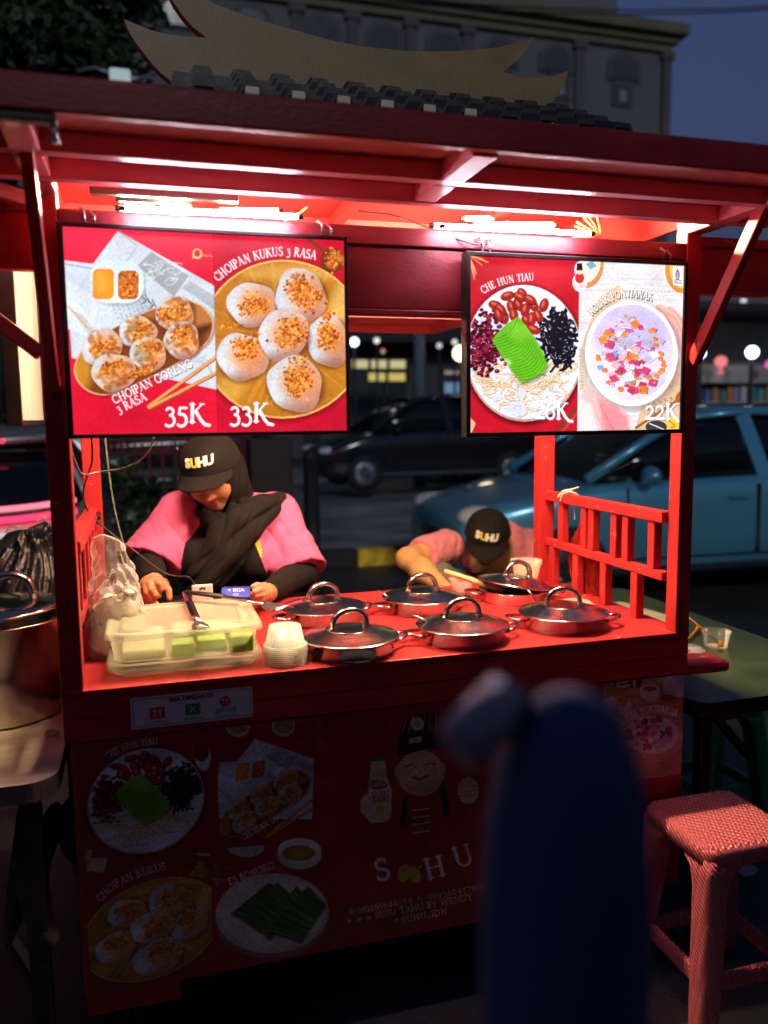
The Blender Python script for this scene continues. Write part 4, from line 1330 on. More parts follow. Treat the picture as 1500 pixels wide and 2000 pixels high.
ring(q, SX0 + .004, SX1 - .004, SZ0 + .004, SZ1 - .004, .0012, 1)
words(q, 'BISA DIPESAN DI :', (.222, Yk, .861), SU, SV, .0125, 1, bold=.0006)
for xx, mi in ((.147, 2), (.222, 3)):
    q.box(xx - .016, xx + .016, Yk, -.0023, .822, .848, mi)
def cutlery(q, x, z, s, mi):
    y = Yk - .0004
    disc(q, x - .30 * s, z + .28 * s, .20 * s, mi, y)
    for a_, b_, c_, d_ in ((x - .36 * s, x - .24 * s, z - .5 * s, z + .2 * s), (x + .24 * s, x + .36 * s, z - .5 * s, z + .1 * s), (x + .10 * s, x + .50 * s, z + .02 * s, z + .14 * s),
                           (x + .10 * s, x + .18 * s, z + .14 * s, z + .48 * s), (x + .26 * s, x + .34 * s, z + .14 * s, z + .48 * s), (x + .42 * s, x + .50 * s, z + .14 * s, z + .48 * s)):
        q.add([(a_, y, c_), (b_, y, c_), (b_, y, d_), (a_, y, d_)], [(0, 1, 2, 3)], mi)


cutlery(q, .147, .834, .018, 0); words(q, 'X', (.222, Yk - .0004, .834), SU, SV, .019, 0)
disc(q, .292, .845, .012, 2); cutlery(q, .292, .845, .013, 0)
words(q, 'ShopeeFood', (.147, Yk, .815), SU, SV, .0105, 4); words(q, 'GrabFood', (.222, Yk, .814), SU, SV, .010, 3); words(q, 'gofood', (.292, Yk, .826), SU, SV, .016, 1); words(q, 'powered by gojek', (.292, Yk, .813), SU, SV, .005, 1)
q.build('label', [PAPER, INK, INKR, INKG, INKO], stk)

# ================================================================== lamps under the roof
LED = glow('lamp light', (1.0, .78, .46), 690.0)
LEDW = glow('lamp light white', (1.0, .84, .58), 800.0)
LED2 = LED


def bar_lamp(a, b, r, label, housing=True, mt=LED, cell=0):
    a, b = np.array(a, float), np.array(b, float)
    t = thing('bar_lamp', (a + b) / 2, label, 'lamp', 'lamps under the roof of the cart')
    q = MB(); q.tube([a, b], r, 10); q.build('tube', mt, t)
    d = unit(b - a)
    if housing:
        q = MB(); q.bar(a - d * .01 + (0, 0, r + .012), b + d * .01 + (0, 0, r + .012), .018, .010); q.build('housing', BLACKP, t, bevel=.002)
    for p, s in ((a, -1), (b, 1)):
        q = MB(); q.tube([p, p + d * .012 * s], r * 1.1, 10); q.build('end_cap', BLACKP, t)
    return t


LEDADD = glow('added soffit light', (.92, .86, 1.0), 82.0)  # two extra bars added to brighten the underside of the roof
bar_lamp((.13, -.050, 1.877), (.47, -.050, 1.880), .0050, 'added bar lamp above the dumpling screen that lights the roof underside', False, LEDADD)
bar_lamp((.795, -.050, 1.878), (1.15, -.050, 1.880), .0050, 'added long bar lamp above the noodle bowl screen that lights the roof underside', False, LEDADD)
bar_lamp((.115, .28, 1.955), (.27, .28, 1.955), .0065, 'left bar lamp over the dumpling screen, half hidden by its black housing')
bar_lamp((.345, .275, 1.960), (.482, .275, 1.966), .0085, 'brightest warm bar lamp at the right end of the black strip casing', False, LEDW)
bar_lamp((.885, .27, 1.954), (1.235, .27, 1.958), .0065, 'lowest long bar lamp in the bundle above the noodle bowl screen', False)
bar_lamp((1.02, .30, 1.972), (1.24, .30, 1.982), .006, 'upper slanting bar lamp in the bundle above the noodle bowl screen', False)
bar_lamp((1.00, .34, 1.995), (1.07, .34, 1.998), .006, 'shortest bar lamp behind the bundle above the noodle bowl screen', False)
t = thing('lamp_strip', (.22, .262, 1.985), 'black plastic strip light casing hanging above the left menu screen', 'lamp casing')
q = MB(); q.bar((.05, .262, 1.985), (.385, .262, 1.986), .03, .016); q.build('casing', BLACKP, t, bevel=.003)
q = MB(); q.bar((.19, .262, 2.0), (.27, .262, 2.0), .034, .02); q.build('driver', BLACKP, t, bevel=.003)
for xx in (.205, .245):
    q = MB(); q.box(xx, xx + .012, .262, .272, 1.952, 1.97); q.build('diode', LED, t)
# a little lamp on the eave and the clamp under the fascia corner
t = thing('eave_lamp', (.13, -.40, 1.985), 'small white lamp head resting on the left end of the tiled roof edge', 'lamp')
LMPW = glow('white lamp glass', (.75, .95, 1.0), .25)
q = MB(); q.box(.120, .150, -.45, -.41, 1.9685, 1.982); q.build('head', LMPW, t, bevel=.004)
q = MB(); q.tube([(.118, -.43, 1.982), (.10, -.44, 1.982), (.075, -.445, 1.972)], .002, 6); q.tube([(.152, -.43, 1.976), (.168, -.44, 1.974)], .0025, 6); q.build('cable', flat('pale cable', (.5, .5, .48)), t)
t = thing('clamp', (.03, -.43, 1.90), 'dark metal clamp hanging under the left corner of the roof edge', 'clamp')
q = MB(); q.box(-.10, .043, -.4405, -.418, 1.9000, 1.9130); q.build('plate', BLACKP, t, bevel=.003)
q = MB(); q.tube([(.038, -.43, 1.8995), (.038, -.43, 1.878)], .005, 8); q.tube([(.038, -.43, 1.88), (.038, -.43, 1.874)], .008, 8); q.build('bolt', STEELD, t)
# ================================================================== on the counter: six pots
CT = .8995
pot0 = thing('cooking_pot', (0, 0, 0), 'x', 'cooking pot', 'lidded steel pots on the counter')
PR = .111
q = MB()
q.lathe([(PR - .020, -.010), (PR - .008, -.004), (PR - .004, .008), (PR - .003, .032), (PR + .001, .035), (PR + .001, .037), (PR - .005, .037), (PR - .008, .032), (PR - .010, .0)], n=56)
pot_body = q.build('body', STEEL, pot0)
for s in (-1, 1):
    q = MB()
    pts = [(s * (PR - .006 + .046 * math.sin(math.pi * u) ** .6), -.036 + .072 * u, .022 + .006 * math.sin(math.pi * u)) for u in np.linspace(0, 1, 13)]
    q.tube(pts, .0062, 10, flat=.75)
    q.build('handle', STEEL, pot0)
LIDC = mat('lid centre, dull steel', (.40, .40, .39), .20, metal=1, var=.35, scale=120, rvar=.10, bump=.06, bscale=260, thr=(.4, .6))
q = MB()
q.lathe([(PR + .002, .0385), (PR + .008, .037), (PR + .0095, .039), (PR + .008, .0415), (PR, .0425), (PR * .80, .050), (PR * .56, .0565), (PR * .53, .0575)], n=64, sq='open')
q.lathe([(PR * .53, .0578), (PR * .45, .0588), (.0005, .0595)], n=48, mi=1)
LIDS = mat('scratched lid steel', (.66, .64, .60), .17, metal=1, var=.10, scale=60, rvar=.08, bump=.05, bscale=260)
lid0 = q.build('lid', [LIDS, LIDC], pot0)
q = MB()
q.tube([(-.045 + .0 * u + .09 * (1 - math.cos(math.pi * u)) / 2, 0, .058 + .046 * math.sin(math.pi * u) ** .75) for u in np.linspace(0, 1, 17)], .0068, 12, flat=1.5, up=(0, 1, 0))
for s in (-1, 1): q.lathe([(.011, .0575), (.011, .0615), (.007, .064)], c=(s * .045, 0, 0), n=16)
q.build('lid_handle', STEEL, lid0)
POTS = [(.604, .105, .15, 'steel pot at the counter front just right of the inverted cup stack'), (.905, .122, -.05, 'middle steel pot of the row nearest the counter front edge'), (1.21, .157, -.3, 'steel pot in the front row next to the right hand railing'),
        (.608, .430, .25, 'steel pot in the back row beside the woman in the headscarf'), (.913, .461, .1, 'back row steel pot in front of the bending man\'s bare forearm'), (1.226, .491, -.35, 'steel pot with its lid tilted up on a wooden spoon handle')]
pots = []
for i, (x, y, a_, lb) in enumerate(POTS):
    o = pot0 if i == 0 else copy_tree(pot0)
    o.location = (x, y, CT); o.rotation_euler = (0, 0, a_)
    o['label'] = lb
    pots.append(o)
tl = [ch for ch in pots[5].children if ch.name.startswith('lid')][0]
tl.rotation_euler = (R(1), R(9), R(30)); tl.location = (.0, 0, .014)
WOOD = mat('pale wood', (.62, .40, .20), .55, var=.2, scale=8, stretch=(12, 2, 2))
t = thing('wooden_spoon', (1.09, .55, .96), 'pale wooden spoon handle poking out from under the tilted pot lid', 'spoon')
q = MB(); q.tube([at(868, 1116, Y=.60), at(900, 1126, Y=.57), at(940, 1140, Y=.53), at(985, 1157, Y=.50)], [.0085, .009, .009, .010], 12); q.build('handle', WOOD, t)
for a_, b_, lb in ((at(737, 1152, Y=.49), at(775, 1176, Y=.46), 'thin steel ladle handle leaning from the back row pot by the man\'s forearm'), (at(806, 1200, Y=.16), at(850, 1222, Y=.13), 'thin steel ladle handle leaning out of the middle front pot'), (at(1030, 1148, Y=.33), at(1050, 1180, Y=.30), 'short steel ladle handle between the tilted lid and the front right pot')):
    t = thing('ladle', a_, lb, 'ladle', 'ladle handles among the pots')
    q = MB(); q.tube([a_, (a_ + b_) / 2 + (0, 0, .001), b_], [.006, .005, .004], 8, flat=.5); q.build('handle', STEEL, t)

# ------------------------------------------------------------------ boxes with green cakes
MILK = seethru('milky box plastic', (.80, .82, .58), .29, .3, tl=.4)
MILK2 = seethru('frosted lid plastic', (.78, .82, .66), .30, .2, tl=.35)
CUPM = seethru('milky cup plastic', (.80, .76, .66), .22, .3, tl=.4)
CLEAR = seethru('clear plastic', (.8, .8, .78), .10, .12)
CLEARB = seethru('clear bag film', (.88, .83, .78), .24, .20, tl=.5, crink=120)


def rr(x0, x1, y0, y1, r, z, n=6):
    o = []
    for cx, cy, a0 in ((x1 - r, y1 - r, 0), (x0 + r, y1 - r, 90), (x0 + r, y0 + r, 180), (x1 - r, y0 + r, 270)):
        for i in range(n + 1):
            a_ = R(a0 + 90 * i / n)
            o.append((cx + r * math.cos(a_), cy + r * math.sin(a_), z))
    return np.array(o)


def ins(x0, x1, y0, y1, d): return (x0 + d, x1 - d, y0 + d, y1 - d)


BX = (.042, .388, .045, .345)


def tub(name, label, z0, z1, grp):
    t = thing(name, ((BX[0] + BX[1]) / 2, .195, z0), label, 'food box', grp)
    q = MB()
    q.loft([rr(*ins(*BX, .022), .03, z0 + .001), rr(*ins(*BX, .018), .032, z0 + .004), rr(*ins(*BX, .010), .034, z1 - .012), rr(*ins(*BX, .004), .036, z1 - .011), rr(*ins(*BX, .004), .036, z1 - .006)], caps=False)
    q.add(rr(*ins(*BX, .022), .03, z0 + .001), [tuple(range(28))], 0)
    q.build('tub', MILK, t)
    q = MB()
    q.loft([rr(*ins(*BX, -.002), .04, z1 - .014), rr(*BX, .038, z1 - .013), rr(*BX, .038, z1 - .003), rr(*ins(*BX, .004), .036, z1), rr(*ins(*BX, .016), .034, z1), rr(*ins(*BX, .020), .032, z1 - .005), rr(*ins(*BX, .030), .03, z1 - .005),
            rr(*ins(*BX, .034), .03, z1 + .001), rr(*ins(*BX, .044), .028, z1 + .001), rr(*ins(*BX, .047), .028, z1 - .001)], caps=False)
    q.add(rr(*ins(*BX, .047), .028, z1 - .001), [tuple(range(28))], 0)
    q.build('lid', MILK2, t)
    return t


tub('food_box', 'shallow milky plastic box squeezed under the taller lidded box', CT, .930, 'stacked plastic boxes on the counter')
tub('food_box', 'taller milky plastic box with lid holding green cakes, tongs lying on it', .9315, 1.000, 'stacked plastic boxes on the counter')
CAKE = mat('green cake', (.20, .46, .03), .5, var=.35, scale=40, bump=.3, bscale=120)
CAKEW = mat('pale green cake top', (.36, .56, .10), .6, var=.2, scale=30)
for x0, x1, y0, y1, z1, lb in ((.185, .235, .075, .13, .962, 'green cake left of the three seen through the box side'), (.242, .308, .10, .16, .960, 'middle green cake lying deeper inside the milky box'), (.315, .366, .064, .13, .972, 'tallest green cake near the right front corner of the milky box')):
    t = thing('green_cake', ((x0 + x1) / 2, (y0 + y1) / 2, .934), lb, 'cake', 'green cakes inside the plastic box')
    q = MB(); q.box(x0, x1, y0, y1, .934, z1 - .006, 0); q.box(x0, x1, y0, y1, z1 - .0058, z1, 1); q.build('slice', [CAKE, CAKEW], t, bevel=.003)
for x0, x1, y0, y1, z1, lb in ((.075, .17, .08, .30, .955, 'pale wrapped bun pile at the left inside the milky box'), (.19, .35, .19, .31, .958, 'pale wrapped bun pile at the back inside the milky box')):
    t = thing('pale_cake', ((x0 + x1) / 2, (y0 + y1) / 2, .934), lb, 'cake', 'pale cakes inside the plastic box')
    q = MB(); q.box(x0, x1, y0, y1, .934, z1); q.build('slice', flat('pale dough', (.52, .52, .34)), t, bevel=.008)
# tongs
t = thing('tongs', (.2, .3, 1.005), 'steel kitchen tongs with black grip lying open across the plastic box lid', 'tongs')
p0 = at(362, 1157, Z=1.022)
A1 = [p0, at(415, 1163, Z=1.018), at(470, 1171, Z=1.014), at(520, 1181, Z=1.012)]
A2 = [p0, at(370, 1178, Z=1.016), at(380, 1201, Z=1.010), at(388, 1216, Z=1.008)]
for A_ in (A1, A2):
    q = MB(); q.tube(A_, [.008, .0105, .0105, .008], 12, flat=.42); q.build('arm', STEEL, t)
q = MB(); q.tube([A1[0] + (0, 0, .001), A1[0] * .4 + A1[1] * .6 + (0, 0, .001), A1[1] * .6 + A1[2] * .4 + (0, 0, .0015)], [.0095, .0115, .0115], 12, flat=.48); q.build('grip', BLACKP, t)


def claw(q, a, d, s):
    d = unit(d); x = unit(np.cross(d, (0, 0, 1)))
    rings = []
    for u in np.linspace(0, 1, 6):
        wd = s * (.35 + .65 * math.sin(math.pi * min(u * .62 + .08, 1)))
        rings.append([a + d * u * s * 2.4 + x * wd * (j / 6 - .5) * 2 * (1 + .08 * math.sin(u * 20 + j * 2)) + np.array((0, 0, .35 * s * (1 - (2 * (j / 6 - .5)) ** 2) - .1 * s)) for j in range(7)])
    q.loft(rings, closed=False, caps=False)
for A_, s in ((A1, .030), (A2, .020)):
    q = MB(); claw(q, A_[-1] - unit(A_[-1] - A_[-2]) * .004, A_[-1] - A_[-2], s); o = q.build('claw', STEELD, t)
    o.modifiers.new('thick', 'SOLIDIFY').thickness = .0012

# ------------------------------------------------------------------ cups
def cup(r0, r1, h, mt, inverted=False):
    t = thing('plastic_cup', (0, 0, 0), 'x', 'plastic cup')
    q = MB()
    pr = [(r0 * .55, .0035), (r0 - .003, .0025), (r0, .0), (r0 + (r1 - r0) * .9, h * .92), (r1, h - .003), (r1 + .0045, h - .0024), (r1 + .0045, h), (r1 - .0005, h)]
    pr = [(.0004, .0035)] + pr
    if inverted: pr = [(r, h - z) for r, z in pr]
    q.lathe(pr, n=32, sq='open')
    q.build('shell', mt, t)
    return t


c0 = cup(.037, .047, .046, CUPM, True)
c0['group'] = 'nested cups stacked upside down on the counter'
for i in range(10):
    o = c0 if i == 0 else copy_tree(c0)
    o.location = (.440, .068, CT + .0046 * i); o.rotation_euler = (0, 0, i * .7)
    o['label'] = 'topmost milky cup of the upside down stack beside the food box' if i == 9 else 'milky cup showing only its rim, lower in the upside down stack beside the food box'
c1 = cup(.036, .047, .05, CUPM)
c1['group'] = 'cups stacked beside the right back post'
pb = at(1033, 1140, Y=.60)
for i in range(3):
    o = c1 if i == 0 else copy_tree(c1)
    o.location = (pb[0], .62, .935 + .006 * i)
    o['label'] = 'topmost milky cup of the stack behind the tilted pot lid' if i == 2 else 'milky cup nested lower in the stack behind the tilted pot lid'
PINKC = seethru('pinkish clear plastic', (.8, .3, .28), .22, .15)
o = cup(.030, .040, .042, PINKC)
o['label'] = 'small clear pinkish cup behind the pots, below the wooden spoon handle'
pc_ = at(902, 1162, Y=.63); o.location = (pc_[0], .63, CT + .006)
t = thing('plastic_saucer', (1.36, .33, CT), 'flat clear plastic saucer lying between the front right pot and the railing', 'saucer')  # a clear cup lid lying loose on the counter
q = MB(); q.lathe([(.0004, .012), (.04, .012), (.044, .010), (.050, .003), (.054, .0028), (.054, .0)], c=(1.365, .36, CT + .001), n=32, sq='open'); q.build('shell', CUPM, t)

# ------------------------------------------------------------------ bag of white crackers
bc = np.array((.058, .265, 0))


def bagf(P):
    z = P[:, 2] - CT
    a_ = .060 + .012 * np.sin(z * 17 + .6) - .016 * np.clip((z - .2) / .1, 0, 1)
    b_ = .055 + .006 * np.sin(z * 23) - .042 * np.clip((z - .13) / .15, 0, 1)
    ang = np.arctan2(P[:, 1] - bc[1], P[:, 0] - bc[0] + .10 * np.clip(z - .2, 0, 1))
    r = np.sqrt(((P[:, 0] - bc[0] + .10 * np.clip(z - .2, 0, 1)) / a_) ** 2 + ((P[:, 1] - bc[1]) / b_) ** 2)
    cr = .05 * np.sin(ang * 5 + z * 40) + .045 * np.sin(ang * 11 - z * 83) + .05 * np.sin(ang * 4 + z * 150 + 2 * np.sin(ang * 3)) + .03 * np.sin(ang * 17 + z * 120)
    top = .295 - 1.6 * np.abs(P[:, 0] - bc[0] + .02) ** 1.4
    return np.maximum((r - 1 - cr) * .035, np.maximum(z - top, -z + .001))


t = thing('plastic_bag', (.058, .265, CT), 'tall crinkled clear plastic bag half full of white crackers at the counter\'s left end', 'plastic bag')
sdf_obj('film', bagf, (-.06, .14, CT - .02), (.18, .39, CT + .32), .0035, CLEARB, t)
q = MB()
for i in range(13):
    xx = .071 + i * .0019
    if i in (4, 9): continue
    q.add([(xx + .006, .222, 1.128), (xx + .0011 + .006, .222, 1.128), (xx + .0011, .224, 1.158), (xx, .224, 1.158)], [(0, 1, 2, 3)])
q.build('barcode', INK, t)
CRK = mat('white crackers', (.85, .80, .68), .7, var=.2, scale=30, bump=.6, bscale=40)
t = thing('crackers', (.058, .265, CT), 'white crackers filling the lower half of the clear plastic bag', 'crackers')
sdf_obj('heap', lambda P: smin(sd_box(P, (.056, .262, CT + .068), (.053, .044, .064), .028), np.min([sd_ell(P, (.058 + .036 * math.cos(i * 2.1) * (i % 4) / 3, .255 + .028 * math.sin(i * 1.7), CT + .128 + .010 * (i % 4)), (.017, .014, .006), frame((math.cos(i), math.sin(i * 2), .6 * math.sin(i * 3)))) for i in range(22)], 0), .003), (-.02, .19, CT - .004), (.14, .34, CT + .19), .004, CRK, t)

# ------------------------------------------------------------------ phone, card reader, cables
t = thing('phone', at(345, 1172, Z=.915), 'black phone lying on the counter under the woman\'s pointing hand', 'phone')
pp = at(350, 1168, Z=.93)
q = MB(); q.bar(pp + (-.055, .02, -.012), pp + (.075, .03, -.004), .075, .009); q.build('case', BLACKP, t, bevel=.003)
q = MB(); q.bar(pp + (-.048, .0195, -.0068), pp + (.068, .029, .0012), .066, .001); q.build('screen', mat('phone glass', (.01, .012, .016), .06, var=.1), t)
BLUE = mat('blue device plastic', (.012, .06, .52), .35, var=.1)
BLUE2 = mat('dark blue device plastic', (.008, .02, .16), .25, var=.1)
t = thing('card_reader', at(460, 1160, Y=.53), 'blue card payment reader held upright behind the food box', 'card reader')
A_ = at(432, 1168, Y=.52); B_ = at(489, 1166, Y=.52); C_ = at(433, 1146, Y=.555)
U_ = B_ - A_; V_ = C_ - A_; N_ = unit(np.cross(U_, V_))
q = MB(); q.add([A_, B_, B_ + V_, A_ + V_] + [p - N_ * .014 for p in (A_, B_, B_ + V_, A_ + V_)], [(0, 1, 2, 3), (7, 6, 5, 4), (0, 4, 5, 1), (1, 5, 6, 2), (2, 6, 7, 3), (3, 7, 4, 0)]); q.build('body', BLUE, t, bevel=.003)
q = MB(); q.add([A_ + V_ * .86 + U_ * .04 + N_ * .0006, A_ + V_ * .86 + U_ * .96 + N_ * .0006, A_ + V_ * .99 + U_ * .94 + N_ * .0006, A_ + V_ * .99 + U_ * .06 + N_ * .0006], [(0, 1, 2, 3)]); q.build('slot', BLUE2, t)
q = MB(); words(q, '+ BCA', A_ + U_ * .5 + V_ * .64 + N_ * .0008, unit(U_), unit(V_), .017, bold=.0006)
for k_ in (.0025, .0045): q.tube([A_ + U_ * .5 + V_ * .26 + N_ * .0008 + unit(U_) * k_ * 1.8 * math.cos(a_) + unit(V_) * k_ * math.sin(a_) for a_ in np.linspace(0, 6.28, 18)], .0005, 5)
q.build('mark', PAPER, t)
t = thing('table_sign', at(395, 1155, Y=.58), 'small white plastic block printed with a dark dot beside the blue card reader', 'table sign')
A_ = at(375, 1160, Y=.56); B_ = at(416, 1160, Y=.56)
q = MB(); q.box(A_[0], B_[0], .558, .575, CT + .001, at(390, 1143, Y=.56)[2]); q.build('block', flat('white plastic', (.75, .74, .70), .35), t, bevel=.003)
q = MB(); cx_ = (A_[0] + B_[0]) / 2; cz_ = at(395, 1150, Y=.558)[2]
for k_ in range(3): disc(q, cx_ - .006 + .006 * k_, cz_ + (.002 if k_ == 1 else 0), .0035, 0, y=.5575, n=10)
q.build('mark', INK, t)
CAB = mat('dark cable rubber', (.018, .018, .018), .4, var=.2)
CABG = mat('grey cable rubber', (.16, .16, .15), .4, var=.2)
def smooth(pts, n=3):
    p = np.array(pts, float)
    for _ in range(n):
        o = [p[0]]
        for i in range(len(p) - 1): o += [p[i] * .75 + p[i + 1] * .25, p[i] * .25 + p[i + 1] * .75]
        p = np.array(o + [p[-1]])
    return p
for nm, pts, r_, mt, lb in (
    ('cable', [at(300, 855, Y=.06), at(292, 884, Y=.10), at(262, 908, Y=.2), at(228, 918, Y=.28), at(190, 922, Y=.30), at(160, 930, Y=.25), at(148, 905, Y=.15), at(136, 868, Y=.06), at(142, 850, Y=.02)], .0022, CABG, 'grey looping cable hanging below the left menu screen'),
    ('cable', [at(178, 850, Y=.4), at(182, 900, Y=.5), at(168, 935, Y=.55), at(160, 970, Y=.60), at(176, 1010, Y=.66)], .0025, CAB, 'thin black cable running down beside the left back post'),
    ('cable', [at(182, 1012, Y=.65), at(215, 1040, Y=.62), at(262, 1075, Y=.6), at(315, 1118, Y=.58), at(345, 1127, Y=.57), at(368, 1124, Y=.565), at(384, 1146, Y=.57)], .0024, CAB, 'black cable drooping from the left railing to the payment devices'),
    ('cable', [at(205, 855, Y=.9), at(212, 920, Y=.9), at(222, 990, Y=.9), at(240, 1060, Y=.9)], .003, CABG, 'dull grey cord hanging behind the left back post'),
    ('cable', [at(600, 405, Y=.36), at(575, 424, Y=.36), at(545, 438, Y=.34), at(500, 446, Y=.30)], .003, flat('yellow cord', (.55, .34, .08)), 'yellowish cord looping beneath the ceiling above the left screen'),
    ('cable', [at(700, 412, Y=.2), at(780, 420, Y=.22), at(850, 452, Y=.05), at(900, 470, Y=-.012), at(950, 482, Y=-.012), at(965, 455, Y=.02)], .0022, CAB, 'black cable sagging over the front beam above the right screen')):
    t = thing(nm, pts[0], lb, 'cable', 'cables about the cart')
    q = MB(); q.tube(smooth(pts), r_, 8); q.build('cord', mt, t)
t = thing('cable_knot', at(180, 1010, Y=.66), 'tangle of black ties around the left railing end', 'cable knot')
q = MB()
for i in range(5):
    a_ = rng.uniform(0, 6, 3)
    q.tube(smooth([at(178, 1012, Y=.655) + np.array((.030 * math.cos(k_ * 1.05 + a_[0]), .024 * math.sin(k_ * 1.05 + a_[0]), .022 * math.sin(k_ * 1.7 + a_[1]))) for k_ in range(8)]), .0018, 6)
q.build('cord', CAB, t)
# wire basket of lamps, right under the ceiling
t = thing('paper_fan', at(1180, 452, Y=.5), 'pale woven paper thing tucked under the roof right of the bar lamps', 'paper fan')
q = MB()
c_ = at(1175, 462, Y=.5)
for i in range(15):
    a_ = R(-10 + i * 14)
    q.tube([c_ + (.004 * math.cos(a_), .0, .004 * math.sin(a_)), c_ + (.10 * math.cos(a_), .01 * (i % 2), .07 * math.sin(a_))], .0035, 6)
q.build('blade', flat('pale straw', (.62, .50, .25)), t)
# red plastic bag tied to the right railing
t = thing('carrier_bag', (1.478, .52, 1.03), 'red plastic carrier bag tied to the outside of the right railing', 'plastic bag')
def redbag(P):
    z = P[:, 2]
    hw = np.interp(z, [.90, .95, 1.06, 1.13, 1.19], [.075, .09, .075, .03, .018])
    th = np.interp(z, [.90, 1.0, 1.1, 1.19], [.020, .028, .020, .012])
    yc = .515 + .02 * np.sin((z - .9) * 14)
    dy = (P[:, 1] - yc)
    fold = .006 * np.sin(dy * 150 + z * 30) + .004 * np.sin(dy * 260 - z * 55)
    d = np.sqrt((dy / hw) ** 2 + ((P[:, 0] - 1.494 - fold) / th) ** 2) - 1
    return np.maximum(d * np.minimum(th, .02), np.maximum(z - 1.19, .895 - z))
sdf_obj('film', redbag, (1.44, .38, .88), (1.55, .66, 1.21), .004, seethru('red bag film', (.62, .035, .02), .72, .32, tl=.5), t)
q = MB()
for pts in ([(1.45, .585, 1.214), (1.47, .57, 1.20), (1.472, .565, 1.16), (1.47, .56, 1.13)], [(1.428, .60, 1.20), (1.44, .59, 1.222), (1.46, .57, 1.225), (1.475, .55, 1.235)], [(1.43, .58, 1.19), (1.428, .565, 1.214), (1.45, .55, 1.222), (1.475, .545, 1.205)]):
    q.tube(smooth(pts), .006, 8, flat=.5)
q.build('tie', flat('white tie', (.72, .62, .52)), t)
# ================================================================== the people
SKIN = mat('skin', (.50, .24, .125), .5, var=.10, scale=30, bump=.06, bscale=200, rvar=.08)
LIPS = mat('lips', (.36, .10, .08), .4, var=.1)
NAIL = mat('finger nail', (.60, .34, .25), .3, var=.05)
SKIN2 = mat('brown skin', (.60, .30, .11), .5, var=.14, scale=26, bump=.08, bscale=180, rvar=.08)
PINK = mat('pink cotton', (.70, .10, .25), .85, var=.10, scale=18, bump=.9, bscale=24, sheen=.1, stretch=(1.5, .6, .7))
PINK2 = mat('faded pink cotton', (.72, .20, .24), .85, var=.12, scale=18, bump=.9, bscale=22, sheen=.1, stretch=(.7, .6, 1.5))
YEL = mat('yellow print', (.72, .50, .02), .6, var=.1)
REDP = mat('red print', (.55, .05, .03), .7, var=.2)
k = NT('pinstripe cloth'); c_ = k.n('TexCoord'); wv = k.n('TexWave', Scale=26.0, Distortion=.6); wv.bands_direction = 'X'
k.l(c_.outputs['Object'], wv.inputs['Vector']); r_ = k.n('ValToRGB'); r_.color_ramp.elements[0].position, r_.color_ramp.elements[1].position = .80, .9
r_.color_ramp.elements[0].color = (.085, .085, .07, 1); r_.color_ramp.elements[1].color = (.30, .29, .24, 1)
k.l(wv.outputs[0], r_.inputs[0]); k.l(r_.outputs[0], k.b.inputs['Base Color']); k.b.inputs['Roughness'].default_value = .85
PIN = k.m


def chain(P, pts, rs, k_=.003):
    d = None
    for i in range(len(pts) - 1):
        e = sd_cap(P, pts[i], pts[i + 1], rs[i], rs[i + 1])
        d = e if d is None else smin(d, e, k_)
    return d


def fingers(P, base, d, nrm, side, L=.075, curl=.9):
    """palm and five unequal, bent fingers; d runs to the finger tips, nrm out of the back of the hand, side to the thumb"""
    d, nrm = unit(d), unit(nrm)
    s = unit(np.cross(nrm, d)) * side
    pal = base + d * .045
    o = sd_box(P, pal, (.038, .046, .013), .012, np.stack([s, d, nrm], 1))
    for i, (u, l, r) in enumerate(((.028, .92, .0082), (.009, 1.0, .0086), (-.010, .94, .0082), (-.028, .74, .0072))):
        a_ = pal + s * u + d * .040
        q = [a_]
        ang = .25
        for j, f in enumerate((.44, .31, .25)):
            ang += curl * (.55 if j == 0 else .75)
            q.append(q[-1] + (d * math.cos(ang) - nrm * math.sin(ang)) * L * l * f)
        o = smin(o, chain(P, q, (r * 1.1, r, r * .95, r * .85)), .007)
    a_ = pal + s * .030 - d * .026
    q = [a_, a_ + s * .024 + d * .018 - nrm * .008, a_ + s * .034 + d * .044 - nrm * .018, a_ + s * .030 + d * .064 - nrm * .024]
    return smin(o, chain(P, q, (.013, .0105, .0095, .0085)), .009)


def head_sd(P, H, M, s=1.0):
    """skull, jaw, brow, nose, lips, chin, ears in the head's own frame (x side, y forward, z up)"""
    q = (P - H) @ M / s
    o = sd_ell(q, (0, -.008, .022), (.073, .092, .088))
    o = smin(o, sd_ell(q, (0, .030, -.034), (.058, .058, .066)), .035)
    o = smin(o, sd_ell(q, (0, .062, -.084), (.026, .022, .022)), .03)
    o = smin(o, sd_cap(q, (0, .086, .004), (0, .104, -.034), .008, .0125), .012)
    for sx in (-1, 1):
        o = smin(o, sd_ell(q, (sx * .012, .094, -.036), (.009, .010, .008)), .008)
        o = smin(o, sd_ell(q, (sx * .038, .062, -.028), (.026, .022, .026)), .03)
        o = smin(o, sd_cap(q, (sx * .012, .090, .020), (sx * .046, .074, .022), .008, .006), .012)
        o = smax(o, -sd_ell(q, (sx * .031, .090, .004), (.016, .012, .011)), .012)
        o = smin(o, sd_ell(q, (sx * .031, .076, .003), (.0125, .0125, .011)), .004)
        o = smin(o, sd_ell(q, (sx * .075, -.006, -.004), (.009, .018, .030)), .008)
    o = smin(o, sd_cap(q, (-.018, .082, -.060), (.018, .082, -.060), .0068, .0068), .006)
    o = smin(o, sd_cap(q, (-.014, .081, -.070), (.014, .081, -.070), .0072, .0072), .006)
    return o * s


def lipsel(C, H, M, s=1.0):
    q = (C - H) @ M / s
    return (np.abs(q[:, 0]) < .022) & (q[:, 1] > .078) & (q[:, 2] > -.078) & (q[:, 2] < -.053)


